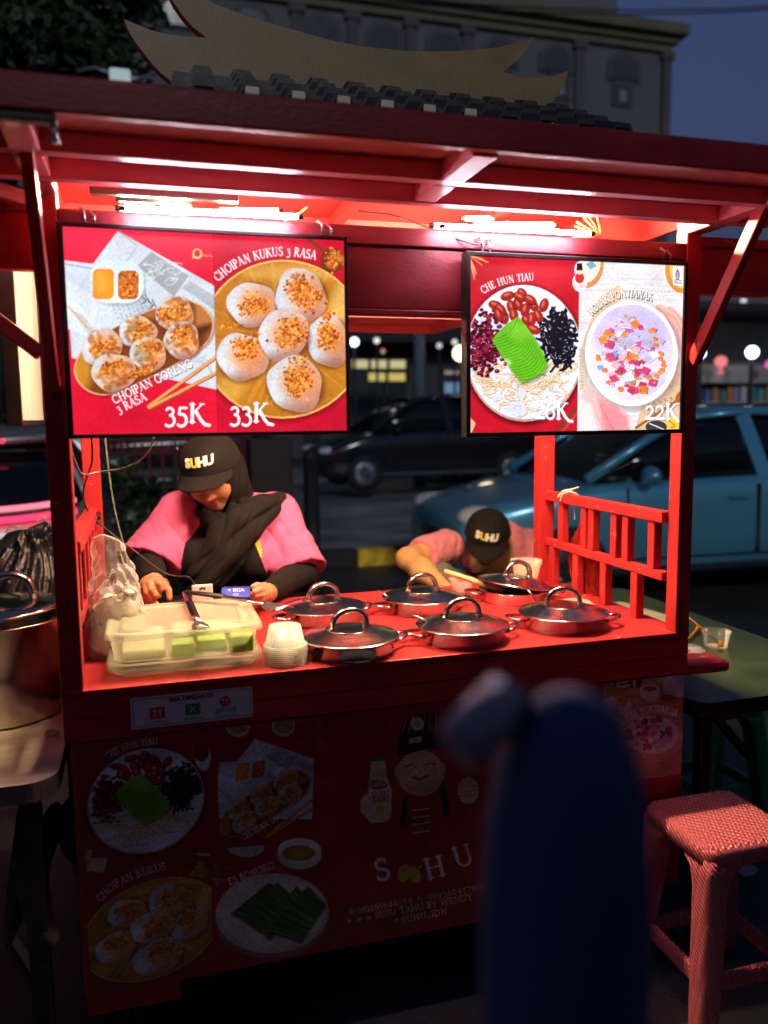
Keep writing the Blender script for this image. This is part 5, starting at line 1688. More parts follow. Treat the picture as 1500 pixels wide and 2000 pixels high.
def make_cap(par, H, M, rx, ry, rz, name_y, txt_h=.030, brim_l=.070, ang_txt=0.0, tilt=.0):
    """six-panel baseball cap: stitched crown, curved brim, button, raised lettering"""
    def loc(p): return H + M @ np.asarray(p, float)
    rings = []
    for i in range(15):
        t = i / 14 * math.pi / 2
        ring_ = []
        for j in range(48):
            a_ = 2 * math.pi * j / 48
            seam = 1 - .010 * max(0, 1 - abs(((a_ / (math.pi / 3)) % 1) - .5) * -1 - 1.0) - .006 * (abs(((a_ / (math.pi / 3) + .5) % 1) - .5) < .04)
            w_ = math.cos(t) ** .78
            front = 1 + .035 * max(0, math.sin(a_)) * math.sin(min(t * 1.6, math.pi))
            ring_.append(loc((rx * w_ * math.cos(a_) * seam * front, ry * w_ * math.sin(a_) * seam * front, rz * math.sin(t) ** .95)))
        rings.append(ring_)
    q = MB(); q.loft(rings, caps=False)
    q.tube([loc((rx * 1.004 * math.cos(a_), ry * 1.004 * math.sin(a_), .002)) for a_ in np.linspace(0, 2 * math.pi, 49)[:-1]], .0022, 6, closed=True)
    q.ell(loc((0, 0, rz)), (.007, .007, .004), 12, 6, M=M)
    for a_ in (60, 120, 240, 300, 0, 180):
        t = 1.0
        w_ = math.cos(t) ** .78
        q.ell(loc((rx * 1.005 * w_ * math.cos(R(a_ + 0)), ry * 1.02 * w_ * math.sin(R(a_)), rz * math.sin(t) ** .95)), (.0022, .0022, .0022), 8, 5)
    cap_ = q.build('cap', BLACKF, par)
    rows = []
    for i in range(9):
        u = i / 8
        row = []
        for j in range(25):
            b_ = R(-64 + 128 * j / 24)
            x0, y0 = rx * math.sin(b_), ry * math.cos(b_)
            ext = brim_l * math.cos(b_ * 1.25) ** .55 if abs(b_ * 1.25) < math.pi / 2 else 0
            x, y = x0 * (1 + u * .06), y0 + ext * u
            z = .001 - .30 * ext * u - 1.7 * (x ** 2) * (.3 + .7 * u) * 1.0
            row.append(loc((x, y, z)))
        rows.append(row)
    q = MB(); q.loft(rows, closed=False, caps=False)
    b = q.build('brim', BLACKF, cap_)
    sd_ = b.modifiers.new('thick', 'SOLIDIFY'); sd_.thickness = .004; sd_.offset = -1
    q = MB()
    for i, (ch, mi) in enumerate((('S', 0), ('U', 1), ('H', 0), ('U', 0))):
        def warp(v, i=i):
            x = -(v[:, 0] + (i - 1.5) * txt_h * .80)
            y = v[:, 1]
            ca, sa = math.cos(ang_txt), math.sin(ang_txt)
            x, y = x * ca - y * sa, x * sa + y * ca
            z = name_y + y
            t = np.arcsin(np.clip(z / rz, 0, .99) ** (1 / .95))
            w_ = np.cos(t) ** .78
            a_ = math.pi / 2 - x / (rx * w_)
            fr = (1 + .035 * np.maximum(0, np.sin(a_)) * np.sin(np.minimum(t * 1.6, math.pi))) * 1.018
            return H + np.stack([rx * w_ * np.cos(a_) * fr, ry * w_ * np.sin(a_) * fr, z], 1) @ M.T
        words(q, ch, None, None, None, txt_h * 1.25, mi, warp=warp, bold=txt_h * .055)
    o = q.build('lettering', [flat('white thread', (.74, .72, .68), .7), flat('yellow thread', (.70, .52, .03), .7)], cap_)
    s_ = o.modifiers.new('thick', 'SOLIDIFY'); s_.thickness = .004; s_.offset = 0
    return cap_


def folds(V, amp, fs, seed=0):
    o = np.zeros(len(V))
    r_ = np.random.default_rng(seed)
    for f, a_ in fs:
        d = r_.normal(0, 1, 3); d /= np.linalg.norm(d)
        e = r_.normal(0, 1, 3); e /= np.linalg.norm(e)
        ph = V @ d * f + 1.6 * np.sin(V @ e * f * .45 + r_.uniform(0, 6))
        o += a_ * (1 - np.abs(np.sin(ph))) ** 1.5
    return o * amp


# ------------------------------------------------------------------ woman in a headscarf, looking down at her phone
H = at(416, 925, Y=.945)
F = unit((-.34, -.82, -.42))
M = frame(F)
tilt = R(6); M = M @ np.array(((math.cos(tilt), 0, math.sin(tilt)), (0, 1, 0), (-math.sin(tilt), 0, math.cos(tilt))))
woman = thing('person', (.42, 1.0, 0), 'person in black cap, headscarf and apron over a pink shirt, looking down', 'person')
nk = at(450, 990, Y=1.03)
shL, shR = at(352, 1004, Y=1.02), at(540, 1004, Y=1.03)
elL, elR = at(290, 1104, Y=.93), at(585, 1120, Y=.93)
wrL, wrR = at(301, 1138, Y=.67), at(524, 1158, Y=.67)
hips = np.array((.42, 1.06, .74))
hp = at(296, 1143, Y=.615)


def wbody(P):
    o = head_sd(P, H, M, 1.0)
    o = smin(o, sd_cap(P, H + M @ np.array((0, -.03, -.06)), nk, .050, .055), .03)
    Q = (P - nk) * (1, 1.35, 1) + nk
    o = smin(o, sd_cap(Q, nk + (0, .03, -.09), hips, .125, .13), .05)
    for s_, e_, w_ in ((shL, elL, wrL), (shR, elR, wrR)):
        o = smin(o, sd_cap(P, s_, e_, .055, .042), .04)
        o = smin(o, sd_cap(P, e_, w_, .042, .026), .02)
    # pointing hand
    h = smin(sd_cap(P, wrL, hp, .026, .030), sd_cap(P, hp + (-.008, 0, -.004), hp + (.016, -.02, .004), .025, .021), .02)
    for pts, r in (([at(312, 1133, Y=.60), at(322, 1138, Y=.585), at(329, 1153, Y=.575), at(331, 1168, Y=.568)], (.0115, .0105, .0095, .0085)),
                   ([at(303, 1135, Y=.59), at(311, 1140, Y=.572), at(314, 1150, Y=.572), at(309, 1156, Y=.585)], (.0115, .0105, .0095, .0085)),
                   ([at(294, 1141, Y=.585), at(297, 1152, Y=.568), at(303, 1162, Y=.566), at(310, 1163, Y=.578)], (.0115, .0105, .0095, .0085)),
                   ([at(286, 1147, Y=.59), at(287, 1158, Y=.573), at(294, 1168, Y=.572), at(302, 1169, Y=.584)], (.0105, .0095, .0085, .008)),
                   ([at(288, 1152, Y=.61), at(285, 1166, Y=.598), at(292, 1178, Y=.585), at(305, 1180, Y=.572)], (.0135, .012, .0105, .009))):
        h = smin(h, chain(P, pts, r), .0028)
    o = smin(o, h, .012)
    # hand holding the reader
    g = at(515, 1156, Y=.60)
    h = smin(sd_cap(P, wrR, g, .026, .028), sd_cap(P, g + (0, 0, -.012), g + (-.012, -.02, .008), .024, .020), .02)
    for pts in ([at(512, 1146, Y=.575), at(503, 1143, Y=.548), at(494, 1146, Y=.535)], [at(516, 1153, Y=.565), at(508, 1152, Y=.540), at(497, 1156, Y=.528)], [at(518, 1160, Y=.560), at(510, 1162, Y=.540), at(499, 1164, Y=.53)], [at(518, 1167, Y=.565), at(510, 1170, Y=.545), at(502, 1171, Y=.54)]):
        h = smin(h, chain(P, pts, (.0100, .0092, .0080)), .0022)
    h = smin(h, chain(P, [at(508, 1164, Y=.62), at(494, 1164, Y=.60), at(484, 1160, Y=.585)], (.013, .011, .009)), .008)
    return smin(o, h, .012)


print('woman body')
sdf_obj('body', wbody, (.08, .50, .74), (.78, 1.20, 1.42), .0033, [SKIN, LIPS], woman, matfn=lambda C: lipsel(C, H, M))


def torso(P, g=0.0):
    Q = (P - nk) * (1, 1.25, 1) + nk
    o = sd_cap(Q, nk + (0, .03, -.09), (.42, 1.07, .70), .150 + g, .172 + g)
    o = smin(o, sd_ell(P, at(398, 1090, Y=.955), (.085 + g, .085 + g, .08 + g)), .05)
    o = smin(o, sd_ell(P, at(490, 1090, Y=.955), (.085 + g, .085 + g, .08 + g)), .05)
    return smin(o, sd_cap(P, nk + (-.07, .01, -.055), nk + (.07, .01, -.055), .055 + g, .055 + g), .05)


def shirt(P):
    o = torso(P)
    for s_, e_, out in ((shL, elL, -1), (shR, elR, 1)):
        d = unit(e_ - s_)
        sl = sd_cap(P, s_ + (0, .0, -.004), s_ + (e_ - s_) * 1.0, .072, .098)
        sl = smin(sl, sd_cap(P, s_ + (-out * .06, .02, .0), s_, .060, .066), .04)
        cut = (P - (s_ + (e_ - s_) * .98)) @ unit(d + np.array((0, -.35, -.25)))
        sl = smax(sl, cut, .006)
        o = smin(o, sl, .035)
    fold = np.zeros(len(P))
    for i, (s_, e_) in enumerate(((shL, elL), (shR, elR))):
        t = np.clip(((P - s_) @ (e_ - s_)) / ((e_ - s_) @ (e_ - s_)), 0, 1.1)
        ph = t * 9 + (P[:, 0] * 30 + P[:, 1] * 16) * (1 if i else -1) + np.sin(P[:, 2] * 30 + P[:, 0] * 24) * 1.6
        nd = np.linalg.norm(P - s_ - t[:, None] * (e_ - s_), axis=1)
        fold += .0042 * (1 - np.abs(np.sin(ph))) ** 2 * np.clip(1 - (nd - .06) / .1, 0, 1) * np.clip(t * 2.2, .15, 1)
    ph2 = P[:, 0] * 34 + P[:, 2] * 10 + np.sin(P[:, 2] * 30 + P[:, 0] * 20)
    fold += .004 * (1 - np.abs(np.sin(ph2))) ** 2
    return o + fold - .003


print('woman shirt')
ya, yb = at(497, 1060, Y=.86), at(513, 1090, Y=.86)
sdf_obj('shirt', shirt, (.02, .74, .62), (.86, 1.30, 1.30), .0042, [PINK, YEL], woman,
        smooth_it=2, matfn=lambda C: (C[:, 0] > ya[0]) & (C[:, 0] < yb[0]) & (C[:, 2] < ya[2]) & (C[:, 2] > yb[2]) & (C[:, 1] < .99))
for s_, e_, w_ in ((shL, elL, wrL), (shR, elR, wrR)):
    sdf_obj('undersleeve', lambda P: np.maximum(smin(sd_cap(P, s_ * .4 + e_ * .6, e_, .058, .056), sd_cap(P, e_, w_, .056, .036), .03), (P - w_ + unit(w_ - e_) * .004) @ unit(w_ - e_)) + .0035 * (1 - np.abs(np.sin(((P - e_) @ unit(w_ - e_)) * 120 + P[:, 0] * 25))) ** 2,
            np.minimum(np.minimum(s_, e_), w_) - .09, np.maximum(np.maximum(s_, e_), w_) + .09, .0045, BLACKF, woman)
# apron over the chest, with its shoulder strap
a0, a1, b0, b1 = at(382, 990, Y=.88), at(338, 1150, Y=.88), at(488, 1035, Y=.88), at(533, 1150, Y=.88)


def apron(P):
    t = torso(P, .012) + .0022 * np.sin(P[:, 0] * 60 + P[:, 2] * 14)
    sh = np.maximum(t, -(t + .008))
    z = P[:, 2]
    xl = np.interp(z, [a1[2] - .3, a1[2], a0[2], a0[2] + .06], [a1[0] - .02, a1[0], a0[0], a0[0] + .03])
    xr = np.interp(z, [b1[2] - .3, b1[2], b0[2], b0[2] + .12], [b1[0] + .02, b1[0], b0[0], b0[0] - .03])
    m = np.maximum(xl - P[:, 0], P[:, 0] - xr)
    hole = np.maximum(np.maximum(at(389, 1000, Y=.88)[0] - P[:, 0], P[:, 0] - at(412, 1000, Y=.88)[0]), at(392, 1026, Y=.88)[2] - z + (P[:, 0] - .3) * .3)
    return np.maximum(np.maximum(np.maximum(sh, m), P[:, 1] - 1.03), -hole)


pa, pb_ = at(402, 1116, Y=.84), at(448, 1170, Y=.84)
sdf_obj('apron', apron, (.15, .76, .60), (.70, 1.06, 1.27), .0042, [BLACKF, REDP], woman,
        matfn=lambda C: ((C[:, 0] - (pa[0] + pb_[0]) / 2) / ((pb_[0] - pa[0]) / 2)) ** 2 + ((C[:, 2] - (pb_[2])) / (pa[2] - pb_[2])) ** 2 < 1)


def scarf(P):
    q = (P - H) @ M
    o = sd_ell(q, (0, -.012, .012), (.094, .110, .112))
    o = smin(o, sd_ell(q, (0, -.004, -.060), (.080, .082, .062)), .04)
    o = smin(o, sd_cap(P, H + M @ np.array((0, -.05, -.03)), nk + (.01, .03, .0), .085, .085), .05)
    face = np.maximum(sd_ell(q * np.array((1, .35, 1)), (0, .048, -.036), (.066, .055, .104)), .028 - q[:, 1])
    o = smax(o, -face, .010)
    o = smax(o, -sd_ell(q, (0, -.006, .02), (.078, .097, .094)), .004)
    # wrap under the chin, over the right shoulder and down the chest
    w_ = [at(396, 1000, Y=.93), at(416, 1024, Y=.885), at(455, 1014, Y=.89), at(505, 992, Y=.94), at(545, 980, Y=1.01), at(550, 992, Y=1.08)]
    o = smin(o, chain(P, w_, (.028, .028, .032, .032, .027, .026), .04), .022)
    dr = [at(522, 996, Y=.955), at(476, 1036, Y=.895), at(440, 1080, Y=.875), at(405, 1125, Y=.87), at(372, 1170, Y=.87)]
    o = smin(o, chain(P, dr, (.038, .054, .057, .052, .044), .05), .05)
    o = smin(o, chain(P, [at(452, 1040, Y=.895), at(440, 1080, Y=.875), at(408, 1125, Y=.875)], (.034, .044, .044), .04), .045)
    d = unit(dr[3] - dr[0])
    s_ = np.cross(d, (0, 1, 0))
    u = (P - dr[0]) @ s_
    v = (P - dr[0]) @ d
    ch = np.clip((P[:, 1] - .99) / -.06, 0, 1) * np.clip((nk[2] + .03 - P[:, 2]) / .05, 0, 1)
    o += ch * (.0150 * (1 - np.abs(np.sin(u * 44 + np.sin(v * 10) * .9 + v * 4))) ** 1.6 + .006 * (1 - np.abs(np.sin(u * 83 - v * 16 + 1.5 * np.sin(v * 21)))) ** 2)
    hd = np.clip((P[:, 2] - nk[2] + .02) / .04, 0, 1)
    o += hd * .004 * (1 - np.abs(np.sin(q[:, 1] * 62 + q[:, 2] * 22))) ** 1.6
    return o


print('scarf')
sdf_obj('headscarf', scarf, (.12, .70, .78), (.78, 1.22, 1.45), .0040, BLACKF, woman)
Hc = H + M @ np.array((0, -.010, .030))
tc = R(8)
Mc = M @ np.array(((1, 0, 0), (0, math.cos(tc), -math.sin(tc)), (0, math.sin(tc), math.cos(tc))))
make_cap(woman, Hc, Mc, .098, .113, .098, .044, .030, .072, ang_txt=-.05)
q = MB()
q.loft([[(hips[0] + rx * math.cos(a_), hips[1] + ry * math.sin(a_), z) for a_ in np.linspace(0, 6.2832, 29)[:-1]] for rx, ry, z in ((.175, .14, .80), (.19, .15, .6), (.2, .16, .3), (.21, .17, .06))])
q.build('skirt', BLACKF, woman)
for s_ in (-1, 1):
    q = MB(); q.ell((hips[0] + s_ * .08, hips[1] - .08, .035), (.045, .12, .035)); q.build('shoe', BLACKP, woman)

# ------------------------------------------------------------------ man bending over behind the pots
H2 = at(952, 1052, Y=1.52)
F2 = unit((-.40, -.74, -.56))
M2 = frame(F2)
tilt = R(-4); M2 = M2 @ np.array(((math.cos(tilt), 0, math.sin(tilt)), (0, 1, 0), (-math.sin(tilt), 0, math.cos(tilt))))
man = thing('person', (1.75, 1.75, 0), 'person in black cap and faded pink shirt bending forward behind the pots', 'person')
nk2 = at(970, 1062, Y=1.64)
sL, sR = at(872, 1068, Y=1.62), at(1038, 1066, Y=1.72)
eL, eR = at(797, 1092, Y=1.42), at(1062, 1125, Y=1.55)
wL, wR = at(872, 1152, Y=1.12), at(985, 1165, Y=1.25)
hip2 = np.array((1.86, 2.02, .52))
hL, hR = hip2 + (-.1, 0, 0), hip2 + (.1, 0, 0)
kL, kR = at(866, 1112, Y=1.42) + (0, .05, -.05), np.array((2.05, 1.55, .62))
fL, fR = np.array((kL[0] + .02, 1.46, .06)), np.array((2.05, 1.6, .06))


def mbody(P):
    o = head_sd(P, H2, M2, 1.0)
    o = smin(o, sd_cap(P, H2 + M2 @ np.array((0, -.04, -.05)), nk2, .052, .058), .03)
    o = smin(o, sd_cap(P, nk2 + (.02, .06, -.06), hip2, .12, .13), .05)
    for a_, b_, c__ in ((sL, eL, wL), (sR, eR, wR)):
        o = smin(o, sd_cap(P, a_, b_, .056, .046), .04)
        o = smin(o, sd_cap(P, b_, b_ * .6 + c__ * .4, .046, .048), .03)
        o = smin(o, sd_cap(P, b_ * .6 + c__ * .4, c__, .047, .028), .03)
    o = smin(o, fingers(P, wL, wL - eL + (0, 0, -.1), (.2, .3, .9), 1), .012)
    o = smin(o, fingers(P, wR, wR - eR, (.1, .3, .9), -1), .012)
    for a_, b_, c__ in ((hL, kL, fL), (hR, kR, fR)):
        o = smin(o, sd_cap(P, a_, b_, .075, .055), .03)
        o = smin(o, sd_cap(P, b_, c__, .05, .04), .02)
    return o


print('man')
sdf_obj('body', mbody, (1.02, .95, .0), (2.25, 2.25, 1.2), .0060, [SKIN2, LIPS], man, matfn=lambda C: lipsel(C, H2, M2))


def mshirt(P):
    o = sd_cap(P, nk2 + (.06, .10, -.050), hip2, .150, .165)
    o = smin(o, sd_cap(P, nk2 + (-.08, .05, -.06), nk2 + (.08, .06, -.05), .085, .085), .05)
    for s_, e_ in ((sL, eL), (sR, eR)):
        sl = sd_cap(P, s_, e_, .080, .076)
        sl = smax(sl, (P - (s_ + (e_ - s_) * .66)) @ unit(e_ - s_), .006)
        o = smin(o, sl, .05)
    o = smax(o, -sd_cap(P, nk2 + (-.01, -.02, .02), H2, .066, .066), .01)
    ph = P[:, 0] * 30 - P[:, 2] * 34 + np.sin(P[:, 1] * 24 + P[:, 0] * 30) * 1.2
    ph2 = P[:, 0] * 50 + P[:, 2] * 22 + np.sin(P[:, 2] * 40)
    return o + .0055 * (1 - np.abs(np.sin(ph * .8))) ** 2 + .003 * (1 - np.abs(np.sin(ph2))) ** 2 - .002


za, zb = at(930, 1092, Y=1.5), at(990, 1112, Y=1.5)
sdf_obj('shirt', mshirt, (1.2, 1.3, .35), (2.25, 2.3, 1.15), .0065, [PINK2, YEL], man,
        matfn=lambda C: (C[:, 0] > za[0]) & (C[:, 0] < zb[0]) & (C[:, 2] < za[2]) & (C[:, 2] > zb[2] - .03) & (C[:, 1] < 1.62) & ((C[:, 0] * 40 % 1) < .8))
sdf_obj('trousers', lambda P: np.min([smin(sd_cap(P, a_, b_, .09, .072), sd_cap(P, b_, c__ + (0, 0, .06), .07, .055), .03) for a_, b_, c__ in ((hL, kL, fL), (hR, kR, fR))] + [sd_cap(P, hL, hR, .12, .12)], 0) + .004 * np.sin(P[:, 2] * 50 + P[:, 0] * 40),
        (1.15, 1.25, .04), (2.3, 2.25, 1.0), .008, PIN, man)
for f_ in (fL, fR):
    q = MB(); q.ell((f_[0], f_[1] - .06, .035), (.045, .12, .035)); q.build('shoe', BLACKP, man)
Hc2 = H2 + M2 @ np.array((0, -.008, .030))
make_cap(man, Hc2, M2 @ np.array(((1, 0, 0), (0, math.cos(tc), -math.sin(tc)), (0, math.sin(tc), math.cos(tc)))), .100, .115, .098, .045, .031, .068, ang_txt=.12)
q = MB(); hr = []
for z, r_ in ((.028, 1.0), (0, 1.02), (-.03, .96), (-.045, .8)): hr.append([H2 + M2 @ np.array((.079 * r_ * math.cos(a_), -.012 + .098 * r_ * math.sin(a_), z)) for a_ in np.linspace(R(165), R(375), 24)])
q.loft(hr, closed=False, caps=False); o = q.build('hair', mat('black hair', (.012, .010, .009), .6, bump=.3, bscale=300), man); o.modifiers.new('thick', 'SOLIDIFY').thickness = .006
t = thing('low_stool', (hip2[0], hip2[1], 0), 'low dark stool under the bending man', 'stool')
q = MB(); q.box(hip2[0] - .15, hip2[0] + .15, hip2[1] - .14, hip2[1] + .14, .36, .40); q.build('seat', BLACKP, t, bevel=.008)
for sx in (-1, 1):
    for sy in (-1, 1): q = MB(); q.tube([hip2 * (1, 1, 0) + (sx * .14, sy * .13, 0), hip2 * (1, 1, 0) + (sx * .12, sy * .11, .36)], .018, 8); q.build('leg', BLACKP, t)
# ================================================================== left of the cart: table, stockpot, bags
TABW = mat('worn pale table top', (.68, .58, .40), .5, col2=(.42, .33, .22), scale=5, bump=.15, bscale=60, stretch=(1, 3, 1), thr=(.3, .62))
TABE = mat('grimy table edge', (.16, .13, .11), .6, var=.3, scale=10)
DARKW = mat('dark worn wood', (.05, .035, .025), .6, var=.4, scale=8, stretch=(2, 2, 9))
t = thing('table', (-.5, .28, 0), 'worn pale topped table left of the cart carrying the big stockpot', 'table')
q = MB()
o_ = rr(-.98, -.058, -.05, 1.02, .06, 0)
q.loft([o_ * (1, 1, 0) + (0, 0, .690), o_ * (1, 1, 0) + (0, 0, .732)], mi=1, caps=False, smooth=False)
q.add(o_ * (1, 1, 0) + (0, 0, .732), [tuple(range(28))], 0); q.add(o_ * (1, 1, 0) + (0, 0, .690), [tuple(range(27, -1, -1))], 1)
q.build('tabletop', [TABW, TABE], t, bevel=.006)
for x, y in ((-.90, .02), (-.12, .02), (-.90, .94), (-.12, .94)):
    q = MB(); q.box(x - .02, x + .02, y - .02, y + .02, 0, .689); q.build('leg', DARKW, t, bevel=.003)
t = thing('rubber_band', at(101, 1432, Z=.735), 'thin orange rubber band lying on the pale table beside the stockpot', 'rubber band')
q = MB(); cb = at(101, 1432, Z=.7345); q.tube([cb + (.015 * math.cos(a_), .019 * math.sin(a_), 0) for a_ in np.linspace(0, 6.2832, 25)[:-1]], .0011, 6, closed=True); q.build('loop', flat('orange rubber', (.5, .16, .03)), t)
sp = np.array((-.232, .425, .733))
t = thing('stockpot', sp, 'tall steel stockpot with a domed lid on the pale table left of the cart', 'stockpot')
q = MB(); q.lathe([(.0004, .001), (.148, .001), (.155, .006), (.156, .12), (.156, .238), (.162, .241), (.162, .245), (.153, .245), (.151, .238), (.150, .02)], c=sp, n=72); q.build('body', mat('scratched steel', (.66, .62, .56), .24, metal=1, var=.2, scale=9, rvar=.10, stretch=(3, 3, 1), bump=.03, bscale=60), t)
q = MB(); Ml = np.array(Matrix.Rotation(R(-4), 3, 'Y')); q.lathe([(.164, .0), (.166, .004), (.160, .008), (.12, .018), (.06, .028), (.0004, .031)], c=sp + (0, 0, .262), n=64, M=Ml, sq='open'); l_ = q.build('lid', STEEL, t)
q = MB(); q.tube([sp + (.075 * (-math.cos(math.pi * u)) * .75 + .035, -.01, .290 + .062 * math.sin(math.pi * u) ** .7) for u in np.linspace(0, 1, 17)], .010, 12, flat=1.5, up=(0, 1, 0)); q.build('lid_handle', STEEL, l_)
BAGB = mat('black bag film', (.010, .010, .011), .36, var=.2, scale=12, bump=.6, bscale=34, rvar=.1, spec=.35)
tb = np.array((-.24, .80, .735))


def trash(P):
    q = P - tb
    z = q[:, 2] / .84
    lean = .30 * np.clip(z - .22, 0, 1)
    a_ = np.interp(z, [0, .08, .22, .34, .44, .52], [.12, .16, .165, .13, .075, .05])
    x, y = q[:, 0] - lean * .5, q[:, 1]
    ang = np.arctan2(y, x)
    r = np.hypot(x, y)
    cr = .020 * (1 - np.abs(np.sin(ang * 6 + z * 9 + np.sin(z * 26) * .8))) + .012 * (1 - np.abs(np.sin(ang * 14 - z * 22)))
    return np.maximum(r - a_ - cr * np.clip(z * 5, .3, 1) + .01, np.maximum(-z + .002, z - .47 - .03 * np.sin(ang * 3) - .35 * x) * .6)


t = thing('trash_bag', tb, 'glossy black plastic bag standing on the table behind the stockpot', 'plastic bag')
sdf_obj('film', trash, tb + (-.24, -.24, -.02), tb + (.36, .24, .56), .0055, BAGB, t)
cf = at(52, 1052, Y=.92)


def crump(P):
    q = P - cf
    n_ = .022 * np.sin(q[:, 0] * 60 + q[:, 2] * 30) + .016 * np.sin(q[:, 2] * 95 - q[:, 0] * 42) + .012 * np.sin(q[:, 1] * 80 + q[:, 0] * 70)
    return smin(sd_ell(P, cf + (-.045, .0, -.025), (.07, .05, .026)), sd_ell(P, cf + (.045, .01, .008), (.062, .05, .028)), .03) + n_ * .8


t = thing('plastic_bag', cf, 'crumpled clear plastic bag stuffed on top of the black bag', 'plastic bag')
sdf_obj('film', crump, cf - .16, cf + .16, .0045, seethru('crinkled film', (.85, .78, .74), .08, .22, tl=.2, crink=60), t)
LEAFB = mat('dry brown leaf', (.13, .075, .035), .7, var=.4, scale=9, stretch=(1, 1, 6), bump=.3, bscale=40)
for pts, wd, lb in (([at(120, 1570, Y=.12), at(60, 1700, Y=.08), at(66, 1780, Y=.03), at(106, 1850, Y=-.02)], .035, 'broad dry brown leaf hanging under the pale table, nearest the cart'), ([at(52, 1560, Y=.15), at(40, 1680, Y=.15), at(28, 1790, Y=.12), at(14, 1850, Y=.1)], .022, 'narrow dry brown leaf hanging under the left edge of the pale table'), ([at(150, 1560, Y=.20), at(132, 1600, Y=.20), at(140, 1650, Y=.18), at(146, 1690, Y=.15)], .03, 'small dry leaf close to the lower left edge of the cart')):
    t = thing('dry_leaf', pts[0], lb, 'leaf', 'dry leaves under the left table')
    q = MB(); P_ = smooth(pts, 2); rows = []
    for i, p in enumerate(P_):
        u = i / (len(P_) - 1); w_ = wd * math.sin(math.pi * (.12 + .86 * u)) ** .8
        rows.append([p + np.array((w_ * (j / 4 - .5) * 2, .02 * abs(j / 4 - .5), .004 * math.sin(j * 2 + i))) for j in range(5)])
    q.loft(rows, closed=False, caps=False); o = q.build('blade', LEAFB, t); o.modifiers.new('thick', 'SOLIDIFY').thickness = .002
t = thing('wooden_stick', at(70, 1850, Z=.02), 'short pale stick lying on the ground under the left table', 'stick')
q = MB(); q.bar(at(22, 1828, Z=.012), at(68, 1895, Z=.012), .02, .012); q.build('stick', WOOD, t, bevel=.002)
# third screen, hung side-on left of the cart, seen from its plywood back
t = thing('side_screen', (-.14, .55, 1.46), 'menu screen hung sideways left of the cart showing its pale plywood back', 'menu screen')
PLY = mat('pale plywood', (.52, .44, .39), .6, var=.12, scale=4, stretch=(4, 4, .6))
sx = -.135
q = MB(); q.box(sx - .004, sx, .345, .80, 1.468, 1.925); q.build('back_panel', PLY, t)
q = MB()
for y0, y1, z0, z1 in ((.330, .3445, 1.455, 1.94), (.8005, .815, 1.455, 1.94), (.3447, .8003, 1.455, 1.4675), (.3447, .8003, 1.9255, 1.94)): q.box(sx - .030, sx + .004, y0, y1, z0, z1)
q.build('frame', BEZ, t, bevel=.001)
q = MB(); q.add([(sx - .0285, .3455, 1.469), (sx - .0285, .799, 1.469), (sx - .0285, .799, 1.924), (sx - .0285, .3455, 1.924)], [(0, 1, 2, 3)])
q.build('display', glow('side screen light', (.75, .65, .7), .6), t)
q = MB()
for yy in (.42, .72): q.tube([(sx - .015, yy, 1.9405), (sx - .015, yy, 1.954)], .004, 8)
q.build('hanger', STEELD, t)

# ================================================================== right of the cart: green table, cup, stools
GREEN = mat('green table top', (.060, .105, .032), .34, col2=(.030, .056, .018), scale=6, bump=.08, bscale=50, rvar=.14)
t = thing('table', (1.84, .67, 0), 'green topped table with black legs right of the cart', 'table')
q = MB(); o_ = rr(1.53, 2.16, .0, 1.36, .05, 0)
q.loft([o_ * (1, 1, 0) + (0, 0, .655), o_ * (1, 1, 0) + (0, 0, .697)], mi=1, caps=False, smooth=False)
q.add(o_ * (1, 1, 0) + (0, 0, .697), [tuple(range(28))], 0); q.add(o_ * (1, 1, 0) + (0, 0, .655), [tuple(range(27, -1, -1))], 1)
q.build('tabletop', [GREEN, BLACKP], t, bevel=.006)
for x, y in ((1.60, .07), (2.08, .07), (1.60, 1.28), (2.08, 1.28)):
    q = MB(); q.box(x - .017, x + .017, y - .017, y + .017, 0, .654); q.build('leg', BLACKP, t, bevel=.003)
q = MB(); q.bar((1.63, .08, .64), (1.80, .12, .47), .02, .02); q.bar((1.60, .09, .25), (1.60, 1.26, .25), .02, .02); q.bar((2.06, .08, .245), (1.62, .08, .245), .02, .02); q.build('brace', BLACKP, t)
t = thing('cutting_board', (1.82, .86, .7), 'cream cutting board lying on the green table', 'cutting board')
a_, b_, c__ = at(1105, 1200, Z=.715), at(1200, 1186, Z=.715), at(1325, 1212, Z=.715)
ca = at(1240, 1200, Z=.715)
q = MB(); Mb = np.array(Matrix.Rotation(R(8), 3, 'Z')); o_ = np.array([Mb @ p for p in rr(-.12, .12, -.19, .19, .03, 0)]) + (ca[0] - .02, ca[1], 0)
q.loft([o_ + (0, 0, .6985), o_ + (0, 0, .716)], smooth=False); q.build('board', flat('cream plastic', (.60, .54, .36), .5), t, bevel=.003)
cp = at(1398, 1264, Z=.700)
t = thing('plastic_cup', cp, 'clear empty plastic cup holding an orange spoon on the green table', 'plastic cup')
q = MB(); q.lathe([(.0004, .002), (.034, .002), (.036, .004), (.044, .052), (.047, .053), (.047, .056), (.044, .056)], c=cp, n=36, sq='open'); q.build('shell', CLEAR, t)
ORG = flat('orange plastic', (.78, .25, .03), .35)
